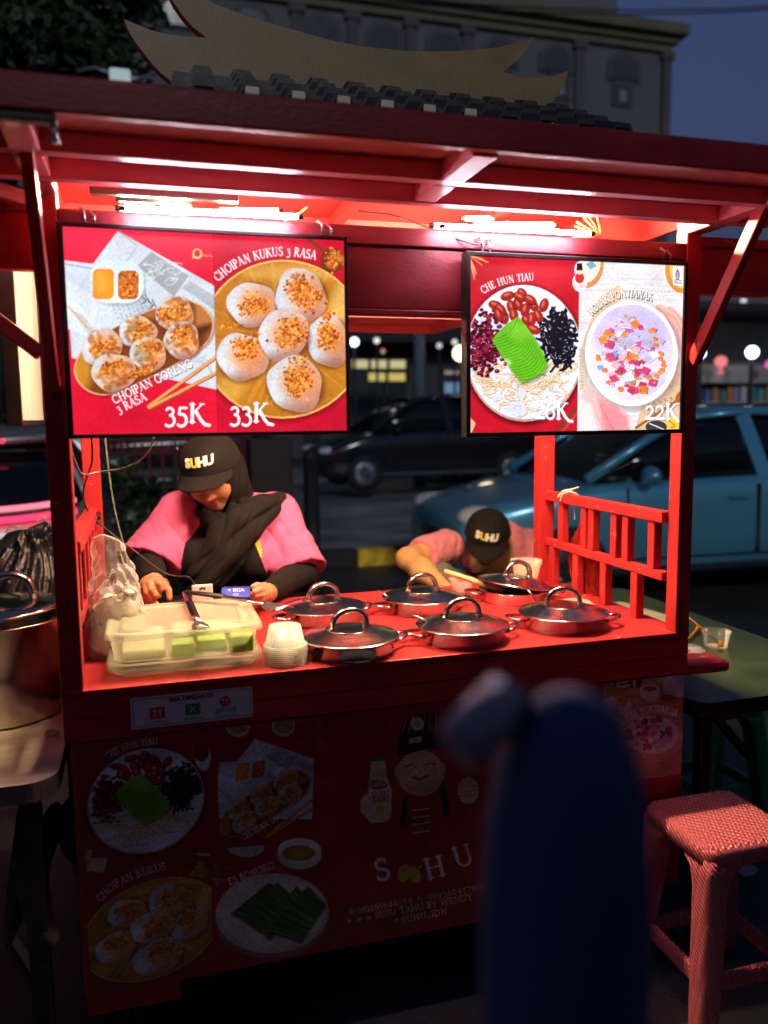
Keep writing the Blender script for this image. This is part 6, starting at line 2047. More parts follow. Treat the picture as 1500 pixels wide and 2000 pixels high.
for p0_, p1_, lb, dz in ((at(1345, 1205, Y=cp[1]), at(1412, 1263, Y=cp[1] - .01), 'orange plastic spoon standing in the clear cup', 0), (at(1340, 1250, Z=.712), at(1365, 1226, Z=.712), 'orange plastic handle lying on the green table close to the cart post', 0)):
    t = thing('plastic_spoon', p0_, lb, 'spoon', 'orange plastic spoons on the green table')
    q = MB(); q.tube([p0_, p0_ * .35 + p1_ * .65, p1_], [.0032, .0036, .0045], 8, flat=.6)
    if p0_[2] > .73 or True: q.ell(p1_ - unit(p1_ - p0_) * .012, (.013, .006, .012), 12, 8)
    q.build('spoon', ORG, t)
t = thing('plastic_saucer', at(1385, 1280, Z=.803), 'clear flat plastic saucer on the red ledge beside the cup', 'saucer')  # another loose cup lid, on the ledge
lp = np.array((1.60, .14, .8005)); q = MB(); q.lathe([(.0004, .01), (.034, .01), (.038, .003), (.044, .0025), (.044, .0)], c=lp, n=28, sq='open'); q.build('shell', CLEAR, t)

k = NT('red woven plastic'); c_ = k.n('TexCoord'); sx_ = k.n('SeparateXYZ'); k.l(c_.outputs['Object'], sx_.inputs[0])


def mth(op, a, b=None):
    nd = k.n('Math', operation=op)
    for i, v in enumerate((a, b)):
        if v is None: continue
        if isinstance(v, (int, float)): nd.inputs[i].default_value = v
        else: k.l(v, nd.inputs[i])
    return nd.outputs[0]


u_ = mth('ADD', sx_.outputs[0], sx_.outputs[1]); v_ = mth('ADD', sx_.outputs[2], mth('MULTIPLY', mth('SUBTRACT', sx_.outputs[0], sx_.outputs[1]), .9))
ug = mth('MULTIPLY', u_, 46.0); vg = mth('MULTIPLY', v_, 78.0)
fl = mth('FLOOR', ug)
ph = mth('ADD', mth('MULTIPLY', vg, 3.1416), mth('MULTIPLY', fl, 1.5708))
h1 = mth('ABSOLUTE', mth('SINE', ph)); h2 = mth('ABSOLUTE', mth('SINE', mth('MULTIPLY', ug, 3.1416)))
hh = mth('MULTIPLY', h1, mth('POWER', h2, .6))
bp = k.n('Bump', Strength=1.0, Distance=.0045); k.l(hh, bp.inputs['Height']); k.l(bp.outputs[0], k.b.inputs['Normal'])
k.b.inputs['Base Color'].default_value = (.68, .135, .15, 1); k.b.inputs['Roughness'].default_value = .24
WEAVE = k.m


def stool(name, label, cx, cy, zs, hw, mt, grp=None, flare=.035):
    t = thing(name, (cx, cy, 0), label, 'stool', grp)
    q = MB()
    rg = lambda d, z, r: rr(cx - hw - d, cx + hw + d, cy - hw - d, cy + hw + d, r, z)
    q.loft([rg(-.012, zs - .045, .03), rg(.002, zs - .043, .035), rg(.0, zs - .012, .035), rg(-.006, zs - .003, .032), rg(-.016, zs, .028)], caps=False)
    q.add(rg(-.016, zs, .028), [tuple(range(28))], 0)
    q.build('seat', mt, t)
    for sx_ in (-1, 1):
        for sy in (-1, 1):
            q = MB(); rings = []
            for u in np.linspace(0, 1, 12):
                z = (zs - .03) * (1 - u)
                off = hw - .028 + flare * u
                wd = .068 * (1 - .18 * u) + .050 * max(0, 1 - u * 6) ** 2
                ox, oy = cx + sx_ * (off - wd / 2 + .027), cy + sy * (off - wd / 2 + .027)
                rings.append(rr(ox - wd / 2, ox + wd / 2, oy - wd / 2, oy + wd / 2, .014, z, 3))
            q.loft(rings); q.build('leg', mt, t)
    zr = .12; off = hw - .01 + flare * .72
    for a_, b_ in (((-1, -1), (1, -1)), ((-1, 1), (1, 1)), ((-1, -1), (-1, 1)), ((1, -1), (1, 1))):
        pa_, pb2 = np.array((cx + a_[0] * (off - .03), cy + a_[1] * (off - .03), zr)), np.array((cx + b_[0] * (off - .03), cy + b_[1] * (off - .03), zr))
        q = MB(); q.bar(pa_, pb2, .018, .042); q.build('rail', mt, t, bevel=.006)
    return t


stool('stool', 'red woven plastic stool standing in front of the cart\'s right end', 1.487, -.150, .462, .135, WEAVE)
GPL = mat('green plastic', (.02, .34, .11), .4, var=.15)
stool('stool', 'green plastic stool tucked under the green table', 2.10, .66, .44, .13, GPL)
# litter
t = thing('plastic_spoon', at(1308, 1812, Z=.02), 'teal plastic spoon lying on the ground behind the red stool', 'spoon')
p_ = at(1318, 1814, Z=.01); q = MB(); q.ell(p_, (.018, .028, .006), 14, 8); q.tube([p_ + (-.01, .0, .002), p_ + (-.07, .02, .004)], .004, 8); q.build('spoon', flat('teal plastic', (.02, .22, .20), .25), t)
t = thing('paper_scrap', at(1445, 1545, Z=.02), 'white paper scrap on the ground by the table leg', 'paper')
p_ = at(1460, 1700, Z=.01); q = MB(); q.loft([[p_ + (x, y, .008 * math.sin(x * 60 + y * 40)) for x in (-.03, 0, .03)] for y in (-.02, 0, .02)], closed=False, caps=False); q.build('sheet', PAPER, t)

# ================================================================== close to the camera, out of focus
NAVY = mat('navy blue padded cloth', (.06, .10, .21), .6, var=.15, scale=4, bump=.2, bscale=20)
t = thing('padded_post', (.33, -1.36, 0), 'blurred dark blue round-topped post close to the camera', 'post')
q = MB()
pc2 = at(1106, 1600, Y=-1.36); ks = np.linalg.norm(at(1256, 1600, Y=-1.36) - at(956, 1600, Y=-1.36)) / 2 / .077; ztop = at(1090, 1350, Y=-1.36)[2]
q.lathe([(.0004, 1.205), (.022, 1.203), (.044, 1.192), (.060, 1.170), (.070, 1.135), (.0755, 1.08), (.077, .9), (.072, .5), (.072, 0)][::-1], c=(0, 0, 0), n=36)
q.v[-1] = q.v[-1] * (ks, ks, ztop / 1.205) + (pc2[0], -1.36, 0)
q.build('pad', NAVY, t)
t = thing('tilted_cylinder', (.28, -1.36, 1.28), 'blurred pinkish grey capped cylinder tilted against the top of the blue post', 'cylinder')
a_, b_ = at(905, 1455, Y=-1.37), at(985, 1365, Y=-1.35)
q = MB(); q.tube([a_ * 1.08 - b_ * .08, a_, b_, b_ * 1.06 - a_ * .06], [.011, .0165, .0165, .010], 20); q.build('shell', mat('pinkish grey plastic', (.50, .36, .40), .4, var=.1), t)
q = MB(); q.tube([b_ * .72 + a_ * .28 + (.009, 0, -.005), b_ * .98 + a_ * .02 + (.010, 0, -.003)], [.0165, .014], 18); q.build('sleeve', mat('teal plastic sleeve', (.02, .09, .10), .4), t)
# ================================================================== vehicles
GLASS = mat('dark car glass', (.006, .007, .009), .06, var=.1, spec=.6)
TYRE = mat('tyre rubber', (.015, .015, .015), .75, var=.2)
RIMM = mat('alloy rim', (.42, .43, .45), .3, metal=1, var=.1)
LAMPG = mat('headlamp glass', (.72, .72, .70), .15, var=.15, scale=20)
CHROME = mat('chrome trim', (.7, .7, .7), .12, metal=1, var=.05)


def car(name, label, paint, L, Wd, Hh, hood=1.05, fast=False, hoodz=.93, tail=None):
    """a car along +x with its nose at x = 0: tapered body, greenhouse, roof, pillars, doors, wheels, lamps"""
    t = thing(name, (0, 0, 0), label, 'car')
    h = Wd / 2
    q = MB(); rings = []
    st = [(0, .60, .74, .40), (.05, .72, .80, .28), (.16, .78, .88, .22), (.45, .85, .96, .20), (hood * .8, hoodz - .02, 1.0, .20), (hood + .2, hoodz + .04, 1.0, .20), (L * .5, hoodz + .06, 1.0, .20),
          (L * .75, hoodz + .09, 1.0, .20), (L - .45, hoodz + .10, .97, .22), (L - .12, hoodz + .08, .92, .25), (L - .03, hoodz - .0, .88, .30), (L, hoodz - .18, .85, .38)]
    for x, z, w_, zb in st:
        zz = [zb, zb + .06, .46, .60, z - .10, z - .035, z - .005, z + .012]
        ww = [.88, .97, 1.0, .985, .985, .955, .86, .55]
        P = [(x, -h * w_ * a_, b_) for a_, b_ in zip(ww, zz)] + [(x, 0, z + .02)] + [(x, h * w_ * a_, b_) for a_, b_ in list(zip(ww, zz))[::-1]] + [(x, 0, zb - .01)]
        rings.append(P)
    q.loft(rings)
    bd = q.build('body', paint, t, subd=1)
    bz = hoodz + .04
    gh = [(hood + .05, bz - .02, .84, .84), (hood + .5, bz + (Hh - bz) * .58, .90, .76), (hood + .92, Hh - .05, .92, .70), (hood + 1.4, Hh - .012, .92, .68), (L * .66, Hh - .02, .92, .68)]
    gh += [(L - .75, Hh - .10, .90, .66), (L - .2, bz + .06, .86, .72)] if fast else [(L - .55, Hh - .06, .90, .68), (L - .22, Hh - .2, .89, .70), (L - .10, bz + .06, .87, .80)]
    q = MB(); rings = []
    for x, zt, wb, wt in gh:
        rings.append([(x, -h * wb, bz - .03), (x, -h * (wb * .45 + wt * .55), bz + (zt - bz) * .6), (x, -h * wt, zt - .02), (x, -h * wt * .7, zt), (x, h * wt * .7, zt), (x, h * wt, zt - .02), (x, h * (wb * .45 + wt * .55), bz + (zt - bz) * .6), (x, h * wb, bz - .03)])
    q.loft(rings); q.build('window', GLASS, t)
    q = MB()
    rt = [(x, zt + .012, wt * 1.0) for x, zt, wb, wt in gh[2:len(gh) - (1 if fast else 2)]]
    q.loft([[(x, -h * w_ * 1.03, z - .05), (x, -h * w_ * 1.01, z - .012), (x, -h * w_ * .7, z + .006), (x, 0, z + .016), (x, h * w_ * .7, z + .006), (x, h * w_ * 1.01, z - .012), (x, h * w_ * 1.03, z - .05)] for x, z, w_ in rt], closed=False, caps=False)
    o = q.build('roof', paint, t); o.modifiers.new('thick', 'SOLIDIFY').thickness = .02
    q = MB()
    for s in (-1, 1):
        q = MB(); q.tube([(gh[0][0] - .06, s * h * .86, bz + .0), (gh[1][0], s * h * .835, gh[1][1] - .01), (gh[2][0] + .02, s * h * .725, Hh - .045)], [.045, .038, .034], 8)
        q.build('pillar', paint, t); q = MB(); q.bar((hood + 1.50, s * h * .925, bz - .02), (hood + 1.40, s * h * .715, Hh - .05), .03, .13, up=(1, 0, 0))
        e = gh[-1]
        q.build('pillar', paint, t); q = MB(); q.bar((L - .72, s * h * .90, bz), (L - .85, s * h * .69, Hh - .09), .03, .16, up=(1, 0, 0))
        q.build('pillar', paint, t)
    for s in (-1, 1):
        q = MB(); q.ell((hood + .42, s * (h + .06), bz + .03), (.07, .10, .075), 14, 8); q.build('mirror', paint, t)
        for x0, x1 in ((hood + .28, hood + 1.40), (hood + 1.42, L - .85)):
            q = MB()
            for a_, b_ in (((x0, .38), (x0, bz - .06)), ((x1, .38), (x1, bz - .06)), ((x0, .38), (x1, .38))): q.bar((a_[0], s * h * .992, a_[1]), (b_[0], s * h * (.982 if b_[1] > .5 else .992), b_[1]), .012, .012, up=(0, 1, 0))
            d = q.build('door', BLACKP, t)
            q = MB(); q.bar((x1 - .26, s * (h + .012), bz - .15), (x1 - .10, s * (h + .012), bz - .15), .022, .03); q.build('handle', paint, d)
        q = MB(); q.bar((hood + .1, s * (h + .004), .30), (L - .9, s * (h + .004), .30), .02, .04); q.build('sill_trim', CHROME, t)
    for x in (.82, L - .80):
        for s in (-1, 1):
            q = MB(); Mw = np.array(Matrix.Rotation(R(90), 3, 'X')); q.lathe([(.20, -.10), (.30, -.10), (.325, -.07), (.325, .07), (.30, .10), (.20, .10)], c=(x, s * (h - .07), .325), n=36, M=Mw); w2 = q.build('wheel', TYRE, t)
            q = MB(); q.lathe([(.205, .0), (.205, .012), (.19, .018), (.06, .005), (.0004, .012)], c=(x, s * (h + .022), .325), n=30, M=Mw * np.array((1, s * -1.0, 1))[:, None] if s > 0 else Mw, sq='open')
            for k_ in range(10):
                a_ = k_ * .628
                q.bar((x + .05 * math.cos(a_), s * (h + .036), .325 + .05 * math.sin(a_)), (x + .195 * math.cos(a_), s * (h + .036), .325 + .195 * math.sin(a_)), .012, .03, up=(0, 1, 0))
            q.build('rim', RIMM, w2)
    for s in (-1, 1):
        q = MB(); q.ell((.20, s * h * .70, .72), (.16, .16, .085), 16, 10, M=np.array(Matrix.Rotation(R(s * -24), 3, 'Z'))); q.build('headlight', LAMPG, t)
    q = MB(); q.loft([[(-.012 + .05 * abs(y) ** 2 * 2, y * h * .62, z) for y in np.linspace(-1, 1, 9)] for z in (.44, .52, .60)], closed=False, caps=False); q.build('grille', BLACKP, t)
    return t


BLUEC = mat('blue taxi paint', (.11, .40, .60), .30, metal=.45, var=.06, scale=3, coat=.8, rvar=.05)
DARKC = mat('black car paint', (.010, .011, .014), .18, var=.1, coat=.8, rvar=.05)
SILVC = mat('silver car paint', (.36, .37, .36), .28, metal=.5, var=.06, coat=.7, rvar=.05)
t = car('parked_car', 'light blue taxi parked beyond the right end of the cart, nose pointing left', BLUEC, 4.35, 1.70, 1.50, hood=1.02, hoodz=.94)
t.location = (2.32, 4.40, 0); t.rotation_euler = (0, 0, R(-2.5))
t = car('parked_car', 'black SUV parked across the road seen between the two screens', DARKC, 4.5, 1.8, 1.68, hood=1.0, hoodz=1.02)
t.location = (3.0, 13.0, .15); t.rotation_euler = (0, 0, R(2))
t = car('parked_car', 'dark car parked left of the black SUV across the road', DARKC, 4.3, 1.75, 1.5, hood=1.1, hoodz=.95)
t.location = (-1.9, 13.4, .15)
t = car('parked_car', 'grey white car parked behind the right end of the black SUV', mat('grey white paint', (.40, .42, .42), .25, var=.05, coat=.6), 4.3, 1.75, 1.62, hood=1.0, hoodz=1.0)
t.location = (6.0, 15.6, .02); t.rotation_euler = (0, 0, R(-6))
t = car('parked_car', 'silver car left of the cart with a glowing red tail light bar', SILVC, 4.4, 1.86, 1.42, hood=1.1, fast=True, hoodz=.90)
t.location = (-1.03, 7.42, 0); t.rotation_euler = (0, 0, R(-90))
RL = glow('red tail light', (1.0, .03, .10), 1.5)
RLP = glow('pale red tail light', (1.0, .20, .28), .9)
# the tail panel: spoiler lip, light bar, bumper, in the car's own frame
L_ = 4.4
def lb(q, z, x, r_, bow=.12, w_=.84, mi=0):
    q.tube([(x - bow * abs(y) ** 3, y * .93 * w_, z + .035 * abs(y) ** 3) for y in np.linspace(-1, 1, 17)], r_, 8, mi=mi, flat=.8, up=(0, 0, 1))
q = MB(); lb(q, .985, L_ + .02, .020); q.build('tail_light', RLP, t)
q = MB(); lb(q, .925, L_ + .025, .022); q.build('tail_light', RL, t)
q = MB(); lb(q, .955, L_ + .012, .020); q.build('tail_panel', BLACKP, t)
q = MB(); lb(q, 1.345, L_ - .62, .04, .10, .74); q.build('spoiler', SILVC, t)
q = MB(); q.box(L_ - .575, L_ - .56, -.42, -.12, 1.335, 1.36); q.box(L_ - .575, L_ - .56, .18, .36, 1.335, 1.36); q.build('brake_light', RL, t)

# ================================================================== the far side of the street
WALL = mat('grey blue facade', (.135, .14, .15), .8, var=.12, scale=.6, bump=.1, bscale=6)
WALLD = mat('dim facade trim', (.10, .095, .10), .8, var=.15, scale=2)
OLIVE = mat('olive cornice', (.15, .135, .075), .75, var=.15, scale=1.5)
PANE = mat('window glass', (.075, .08, .09), .15, var=.2, spec=.4)
b = thing('building', (5, 25, 0), 'large grey building with an olive cornice and arched top windows rising behind the cart', 'building')
BY = 25.0
xr = 18.72
q = MB(); q.box(-14, xr, BY, BY + 12, 0, 14.45); q.build('wall', WALL, b)
q = MB(); q.box(-14, 18.2, BY + 2.5, BY + 12, 14.45, 21); q.build('upper_storey', mat('lighter facade', (.165, .17, .18), .8, var=.1, scale=.5), b)
q = MB(); q.box(-14.2, xr + .55, BY - .55, BY - .002, 14.78, 15.15); q.box(-14.2, xr + .30, BY - .30, BY - .002, 14.55, 14.779); q.box(-14.2, xr + .12, BY - .16, BY - .002, 14.30, 14.549); q.box(xr + .002, xr + .55, BY, BY + 12, 14.78, 15.15); q.build('cornice', OLIVE, b, bevel=.03)
for px in (580, 688, 801, 911, 1130, 1300):
    x = at(px, 120, Y=BY)[0]
    q = MB(); q.box(x - .17, x + .17, BY - .14, BY - .002, 0, 14.05); q.box(x - .26, x + .26, BY - .2, BY - .002, 14.051, 14.299); q.build('pilaster', WALLD, b)


def arch(q, x, z, w_, h_, y, mi, t=0):
    n = 14
    P = [(x - w_, z - h_)] + [(x - w_ * math.cos(math.pi * i / n), z + w_ * .8 * math.sin(math.pi * i / n)) for i in range(n + 1)] + [(x + w_, z - h_)]
    q.prism([(a_, c_) for a_, c_ in P][::-1], (0, y, 0), (1, 0, 0), (0, 0, 1), .10, mi)


for px, py in ((350, 4), (490, 18), (629, 32), (751, 45), (867, 62), (977, 80), (1086, 92), (1218, 104)):
    p = at(px, py, Y=BY)
    q = MB(); arch(q, p[0], 13.62, .66, .42, BY - .09, 0); w_ = q.build('window', WALLD, b)
    q = MB(); arch(q, p[0], 13.62, .48, .36, BY - .12, 0); q.build('pane', PANE, w_)
for row in (12.75, 11.2, 9.6, 8.0):
    for px in (629, 751, 867, 977, 1092, 1214):
        x = at(px, 178, Y=BY)[0]
        q = MB(); q.box(x - .42, x + .42, BY - .08, BY - .002, row - .42, row + .42); w_ = q.build('window', WALLD, b)
        q = MB(); q.box(x - .30, x + .30, BY - .11, BY - .081, row - .32, row + .32); pn = q.build('pane', PANE, w_)
        q = MB(); q.box(x - .14, x + .14, BY - .115, BY - .1105, row - .30, row + .12); q.build('blind', mat('window blind', (.24, .25, .26), .7) if 'window blind' not in bpy.data.materials else bpy.data.materials['window blind'], w_)
# unseen building added behind the viewer: it keeps the open sky off the cart's front
b2 = thing('building', (-1, -6, 0), 'unseen shop house added behind the viewer to keep sky light off the cart', 'building')
q = MB(); q.box(-9, 6, -9, -6, 0, 4.8); q.build('wall', mat('dim plaster', (.10, .09, .085), .8, var=.2, scale=1), b2)
q = MB(); q.box(-9, 6, -5.997, -3.6, 2.78, 2.84); q.build('awning', mat('dark awning', (.03, .03, .035), .7), b2)
for i in range(6):
    x = -8 + i * 2.3
    q = MB(); q.box(x, x + 1.2, -5.998, -5.95, 3.3, 4.8); w_ = q.build('window', WALLD, b2); q = MB(); q.box(x + .1, x + 1.1, -5.9495, -5.93, 3.4, 4.7); q.build('pane', PANE, w_)
    q = MB(); q.box(x, x + 1.9, -5.998, -5.95, .1, 2.6); q.build('shutter', WALLD, b2)
# low dark shop row under it
SHOPD = mat('unlit shop front', (.022, .022, .026), .7, var=.4, scale=1)
b = thing('building', (6, 21.5, 0), 'low unlit shop row across the road beneath the tall building', 'building')
q = MB(); q.box(-16, 34, 21.5, 24.5, 0, 5.0); q.build('wall', SHOPD, b)
q = MB(); q.box(-16, 34, 20.3, 21.495, 3.55, 3.75); q.build('awning', SHOPD, b)
for i in range(14):
    x = -8 + i * 2.6
    q = MB(); q.box(x, x + 2.1, 21.44, 21.495, .3, 3.2); q.build('shutter', mat('rolled shutter', (.05, .052, .056), .6, var=.2, scale=2, bump=.3, bscale=20, stretch=(.1, .1, 4)) if 'rolled shutter' not in bpy.data.materials else bpy.data.materials['rolled shutter'], b)


def glowbox(name, label, cat, x0, x1, z0, z1, y, col, st, n=1, group=None):
    t = thing(name, ((x0 + x1) / 2, y, z0), label, cat, group)
    q = MB(); q.box(x0 - .04, x1 + .04, y, y + .12, z0 - .04, z1 + .04); q.build('casing', BLACKP, t)
    m_ = glow(name + ' light', col, st)
    for i in range(n):
        a_ = x0 + (x1 - x0) * i / n; b_ = x0 + (x1 - x0) * (i + .82) / n
        q = MB(); q.box(a_, b_, y - .012, y - .001, z0, z1); q.build('lit_panel', m_, t)
    return t


def pxbox(x0, y0, x1, y1, Y):
    a_, b_ = at(x0, y1, Y=Y), at(x1, y0, Y=Y)
    return a_[0], b_[0], a_[2], b_[2]


SIGNS = (('lit_sign', 'upper pale yellow lit sign strip across the road beside the left screen', (688, 704, 798, 719), (.95, .85, .45), .35, 3),
         ('lit_sign', 'lower yellow lit sign strip with a white patch, under the pale yellow strip', (720, 729, 798, 744), (.95, .78, .20), .35, 2),
         ('lit_sign', 'dim blue lit sign across the road near the noodle screen edge', (868, 747, 906, 768), (.25, .45, .75), .28, 1),
         ('lit_sign', 'dim grey lit strip above the blue sign', (868, 724, 902, 731), (.6, .55, .45), .25, 1))
for nm, lbl, bx, col, st, n in SIGNS:
    glowbox(nm, lbl, 'sign', *pxbox(*bx, 19.5), 19.5, col, st, n, 'lit shop signs across the road')
for i, yy in enumerate((795, 808, 821, 834)):
    glowbox('lit_window', 'warm lit window slat near the lower corner of the noodle screen', 'window', *pxbox(876 + i * 4, yy, 912, yy + 8, 19.0), 19.0, (1, .88, .6), .8, 1, 'warm lit slats across the road')


def globe(px, py, Y, r, col, st, label, base=0.0, grp='street lamps across the road'):
    p = at(px, py, Y=Y)
    t = thing('street_lamp', (p[0], Y, base), label, 'street lamp', grp)
    q = MB(); q.ell(p, (r, r, r), 16, 10); q.build('globe', glow('lamp globe', col, st), t)
    q = MB(); q.tube([(p[0], Y, base), (p[0], Y, p[2] - r)], .035, 8); q.build('pole', SHOPD, t)


for px, py, Y, r, col, st, lbl in (
    (692, 668, 17, .10, (.75, .92, 1.0), 2.6, 'bright bluish white lamp at the right edge of the dumpling screen'), (736, 665, 18, .075, (.8, .8, .75), .7, 'small dim lamp right of the bluish white one'),
    (858, 675, 18, .07, (.8, .8, .75), .5, 'small dim lamp by the grey pole'), (888, 668, 18, .07, (.85, .85, .8), .6, 'small dim lamp above the warm one'), (900, 690, 15, .17, (1.0, .85, .55), 2.4, 'big warm lamp at the left edge of the noodle screen'),
    (748, 686, 20, .06, (.9, .45, .3), .4, 'tiny reddish lamp across the road'), (1368, 690, 8.6, .075, (.95, 1.0, 1.0), 3.0, 'white globe lamp half hidden behind the right front post'), (1469, 688, 8.6, .09, (.9, .97, 1.0), 3.4, 'white globe lamp at the far right over the lit stall'),
    (1452, 588, 12, .06, (.8, .85, .9), .5, 'dim lamp high at the right under the red valance'), (34, 720, 9, .04, (.9, .8, .7), .5, 'tiny pale lamp left of the side screen'), (6, 488, 12, .05, (.95, .85, .5), 1.0, 'tiny yellowish lamp at the far left'), (838, 797, 15, .06, (.8, .85, .75), .8, 'tiny greenish lamp over the black SUV')):
    globe(px, py, Y, r, col, st, lbl)
t = thing('lamp_pole', (5.58, 14, 0), 'tall blue grey pole standing between the two screens across the road', 'pole')
q = MB(); q.tube([(5.58, 14.2, 0), (5.58, 14.2, 7.5)], [.13, .09], 16); q.build('pole', mat('blue grey pole paint', (.20, .24, .28), .5), t)
q = MB(); q.tube([(5.58, 14.2, 7.5), (5.4, 14.0, 7.9), (4.6, 13.8, 8.0)], .05, 8); q.ell((4.5, 13.8, 7.97), (.3, .12, .06)); q.build('arm', SHOPD, t)
# lit stall at the far right
t = thing('market_stall', (9.6, 9.4, 0), 'brightly stocked stall with shelves at the far right behind the blue taxi', 'market stall')
STW = mat('pale stall board', (.34, .34, .31), .7, var=.2, scale=2)
x0s, x1s = 8.25, 11.2
q = MB(); q.box(x0s, x1s, 9.0, 10.6, 3.05, 3.16); q.build('roof', SHOPD, t)
q = MB(); q.box(x0s, x1s, 10.55, 10.6, 0, 3.04); q.build('back_wall', STW, t)
for zz in (1.30, 1.62, 1.98): q = MB(); q.box(x0s, x1s, 9.25, 10.54, zz, zz + .03); q.build('shelf', STW, t)
for xx in (x0s, x1s - .06): q = MB(); q.box(xx, xx + .06, 9.0, 9.06, 0, 3.049); q.build('post', SHOPD, t)
q = MB(); q.box(x0s, x1s, 9.19, 9.24, 1.94, 2.22); q.build('header_board', STW, t)
rs = np.random.default_rng(5)
COLS = [flat('goods %s' % n, c_) for n, c_ in (('teal', (.10, .35, .30)), ('blue', (.10, .16, .45)), ('white', (.55, .55, .52)), ('green', (.16, .40, .10)), ('orange', (.55, .22, .08)), ('lilac', (.35, .26, .45)))]
NM = ('teal', 'blue', 'white', 'green', 'orange', 'lilac')
for zi, zz in enumerate((1.331, 1.651)):
    x = x0s + .1
    while x < 10.2:
        w_, h_ = rs.uniform(.07, .13), rs.uniform(.16, .24)
        ci = rs.integers(6)
        t = thing('packet', (x, 9.32, zz), NM[ci] + ' packet on the ' + ('lower' if zi == 0 else 'upper') + ' shelf of the far stall', 'packet', 'packets on the far stall shelves')
        q = MB(); q.box(x, x + w_, 9.28, 9.36, zz, zz + h_); q.box(x + w_ * .3, x + w_ * .7, 9.30, 9.34, zz + h_ + .0005, zz + h_ + .03)
        q.build('pack', COLS[ci], t, bevel=.012)
        x += w_ + rs.uniform(.01, .06)
t = thing('stall_lantern', at(1408, 705, Y=8.9), 'glowing pink red lantern hanging in front of the far stall', 'lantern')
p = at(1408, 706, Y=8.9); q = MB(); q.ell(p, (.095, .095, .085), 16, 10); q.build('shade', glow('lantern light', (1, .25, .28), .55), t)
q = MB(); q.tube([p + (0, 0, -.08), p + (.0, 0, -.2)], [.03, .05], 10); q.build('tassel', glow('lantern tassel', (1, .25, .3), .35), t); q = MB(); q.tube([p + (0, 0, .08), (p[0], p[1] + .05, 3.06)], .006, 6); q.build('cord', SHOPD, t)
t = thing('stall_lantern', at(1499, 712, Y=8.9), 'glowing magenta lantern cut by the right frame edge', 'lantern')
p = at(1502, 712, Y=8.9); q = MB(); q.ell(p, (.06, .06, .07), 16, 10); q.build('shade', glow('magenta lantern light', (.9, .15, .5), .5), t); q = MB(); q.tube([p + (0, 0, .07), (p[0], p[1] + .05, 3.06)], .006, 6); q.build('cord', SHOPD, t)
# neon strokes at the far left
t = thing('neon_sign', (-3, 9, 2), 'salmon pink neon strokes cut off by the left frame edge', 'sign')
NEON = glow('neon salmon', (1.0, .36, .30), .55)
for a_, b_ in (((-14, 690), (8, 700)), ((-14, 704), (10, 716)), ((-14, 722), (14, 738)), ((-14, 750), (17, 764)), ((-14, 735), (10, 742)), ((-10, 668), (6, 672)), ((-10, 680), (3, 684))):
    q = MB(); q.tube([at(*a_, Y=9), at((a_[0] + b_[0]) / 2, (a_[1] + b_[1]) / 2 - 2, Y=9), at(*b_, Y=9)], .022, 8); q.build('stroke', NEON, t)
q = MB(); q.box(-3.2, -2.0, 9.06, 9.1, 1.3, 2.6); q.tube([(-2.6, 9.08, 0), (-2.6, 9.08, 1.3)], .05, 8); q.build('board', BLACKP, t)
# box, bollard, fence, hedge
t = thing('utility_box', (1.05, 4.5, 0), 'brown metal utility box standing behind the woman\'s shoulder', 'utility box')
BRN = mat('brown box paint', (.045, .032, .026), .6, var=.2, scale=4)
q = MB(); q.box(.90, 1.22, 4.4, 4.7, .08, 1.31); q.build('cabinet', BRN, t, bevel=.01); q = MB(); q.box(.93, 1.19, 4.385, 4.399, .14, 1.25); dd = q.build('door', BRN, t); q = MB(); q.box(1.15, 1.17, 4.37, 4.384, .65, .77); q.build('handle', STEELD, dd); q = MB(); q.box(.88, 1.24, 4.38, 4.72, 0, .079); q.build('plinth', PAVE, t)
t = thing('bollard', (1.37, 4.5, 0), 'dark bollard right of the brown utility box', 'bollard')
q = MB(); q.lathe([(.085, 0), (.085, .04), (.065, .06), (.060, 1.14), (.066, 1.15), (.05, 1.2), (.0004, 1.22)], c=(1.38, 4.5, 0), n=24); q.build('post', SHOPD, t)
t = thing('fence', (-.1, 5.4, 0), 'dark red lattice fence behind the woman, left of her cap', 'fence')
FR = mat('dark red fence paint', (.14, .010, .018), .5)
q = MB()
for i in range(24): xx = -1.6 + i * .11; q.box(xx, xx + .02, 5.38, 5.40, .1, 1.36)
for zz in (.2, .75, 1.17, 1.29): q.box(-1.62, .95, 5.4005, 5.42, zz, zz + .025)
for i in range(23): xx = -1.6 + i * .11; q.bar((xx + .01, 5.376, 1.18), (xx + .12, 5.376, 1.31), .010, .012); q.bar((xx + .12, 5.370, 1.18), (xx + .01, 5.370, 1.31), .010, .012)
q.build('lattice', FR, t)
for xx in (-1.66, .96): q = MB(); q.box(xx, xx + .06, 5.37, 5.43, 0, 1.42); q.build('post', FR, t)


def leaves(n, cen, rad, size, seed, squash=1.0, shell=.5):
    r_ = np.random.default_rng(seed)
    cl = r_.normal(0, 1, (max(8, n // 130), 3)); cl /= np.linalg.norm(cl, axis=1)[:, None]
    cl *= (shell + (1 - shell) * r_.uniform(0, 1, (len(cl), 1)))
    c = cl[r_.integers(len(cl), size=n)] + r_.normal(0, .13, (n, 3))
    c = np.array(cen) + c * np.array(rad)
    a_ = r_.normal(0, 1, (n, 3)); a_ /= np.linalg.norm(a_, axis=1)[:, None]
    b_ = np.cross(a_, r_.normal(0, 1, (n, 3))); b_ /= np.linalg.norm(b_, axis=1)[:, None]
    s = size * r_.uniform(.6, 1.4, (n, 1))
    V = np.stack([c - a_ * s, c + b_ * s * .45, c + a_ * s, c - b_ * s * .45], 1).reshape(-1, 3)
    return V, [(4 * i, 4 * i + 1, 4 * i + 2, 4 * i + 3) for i in range(n)]


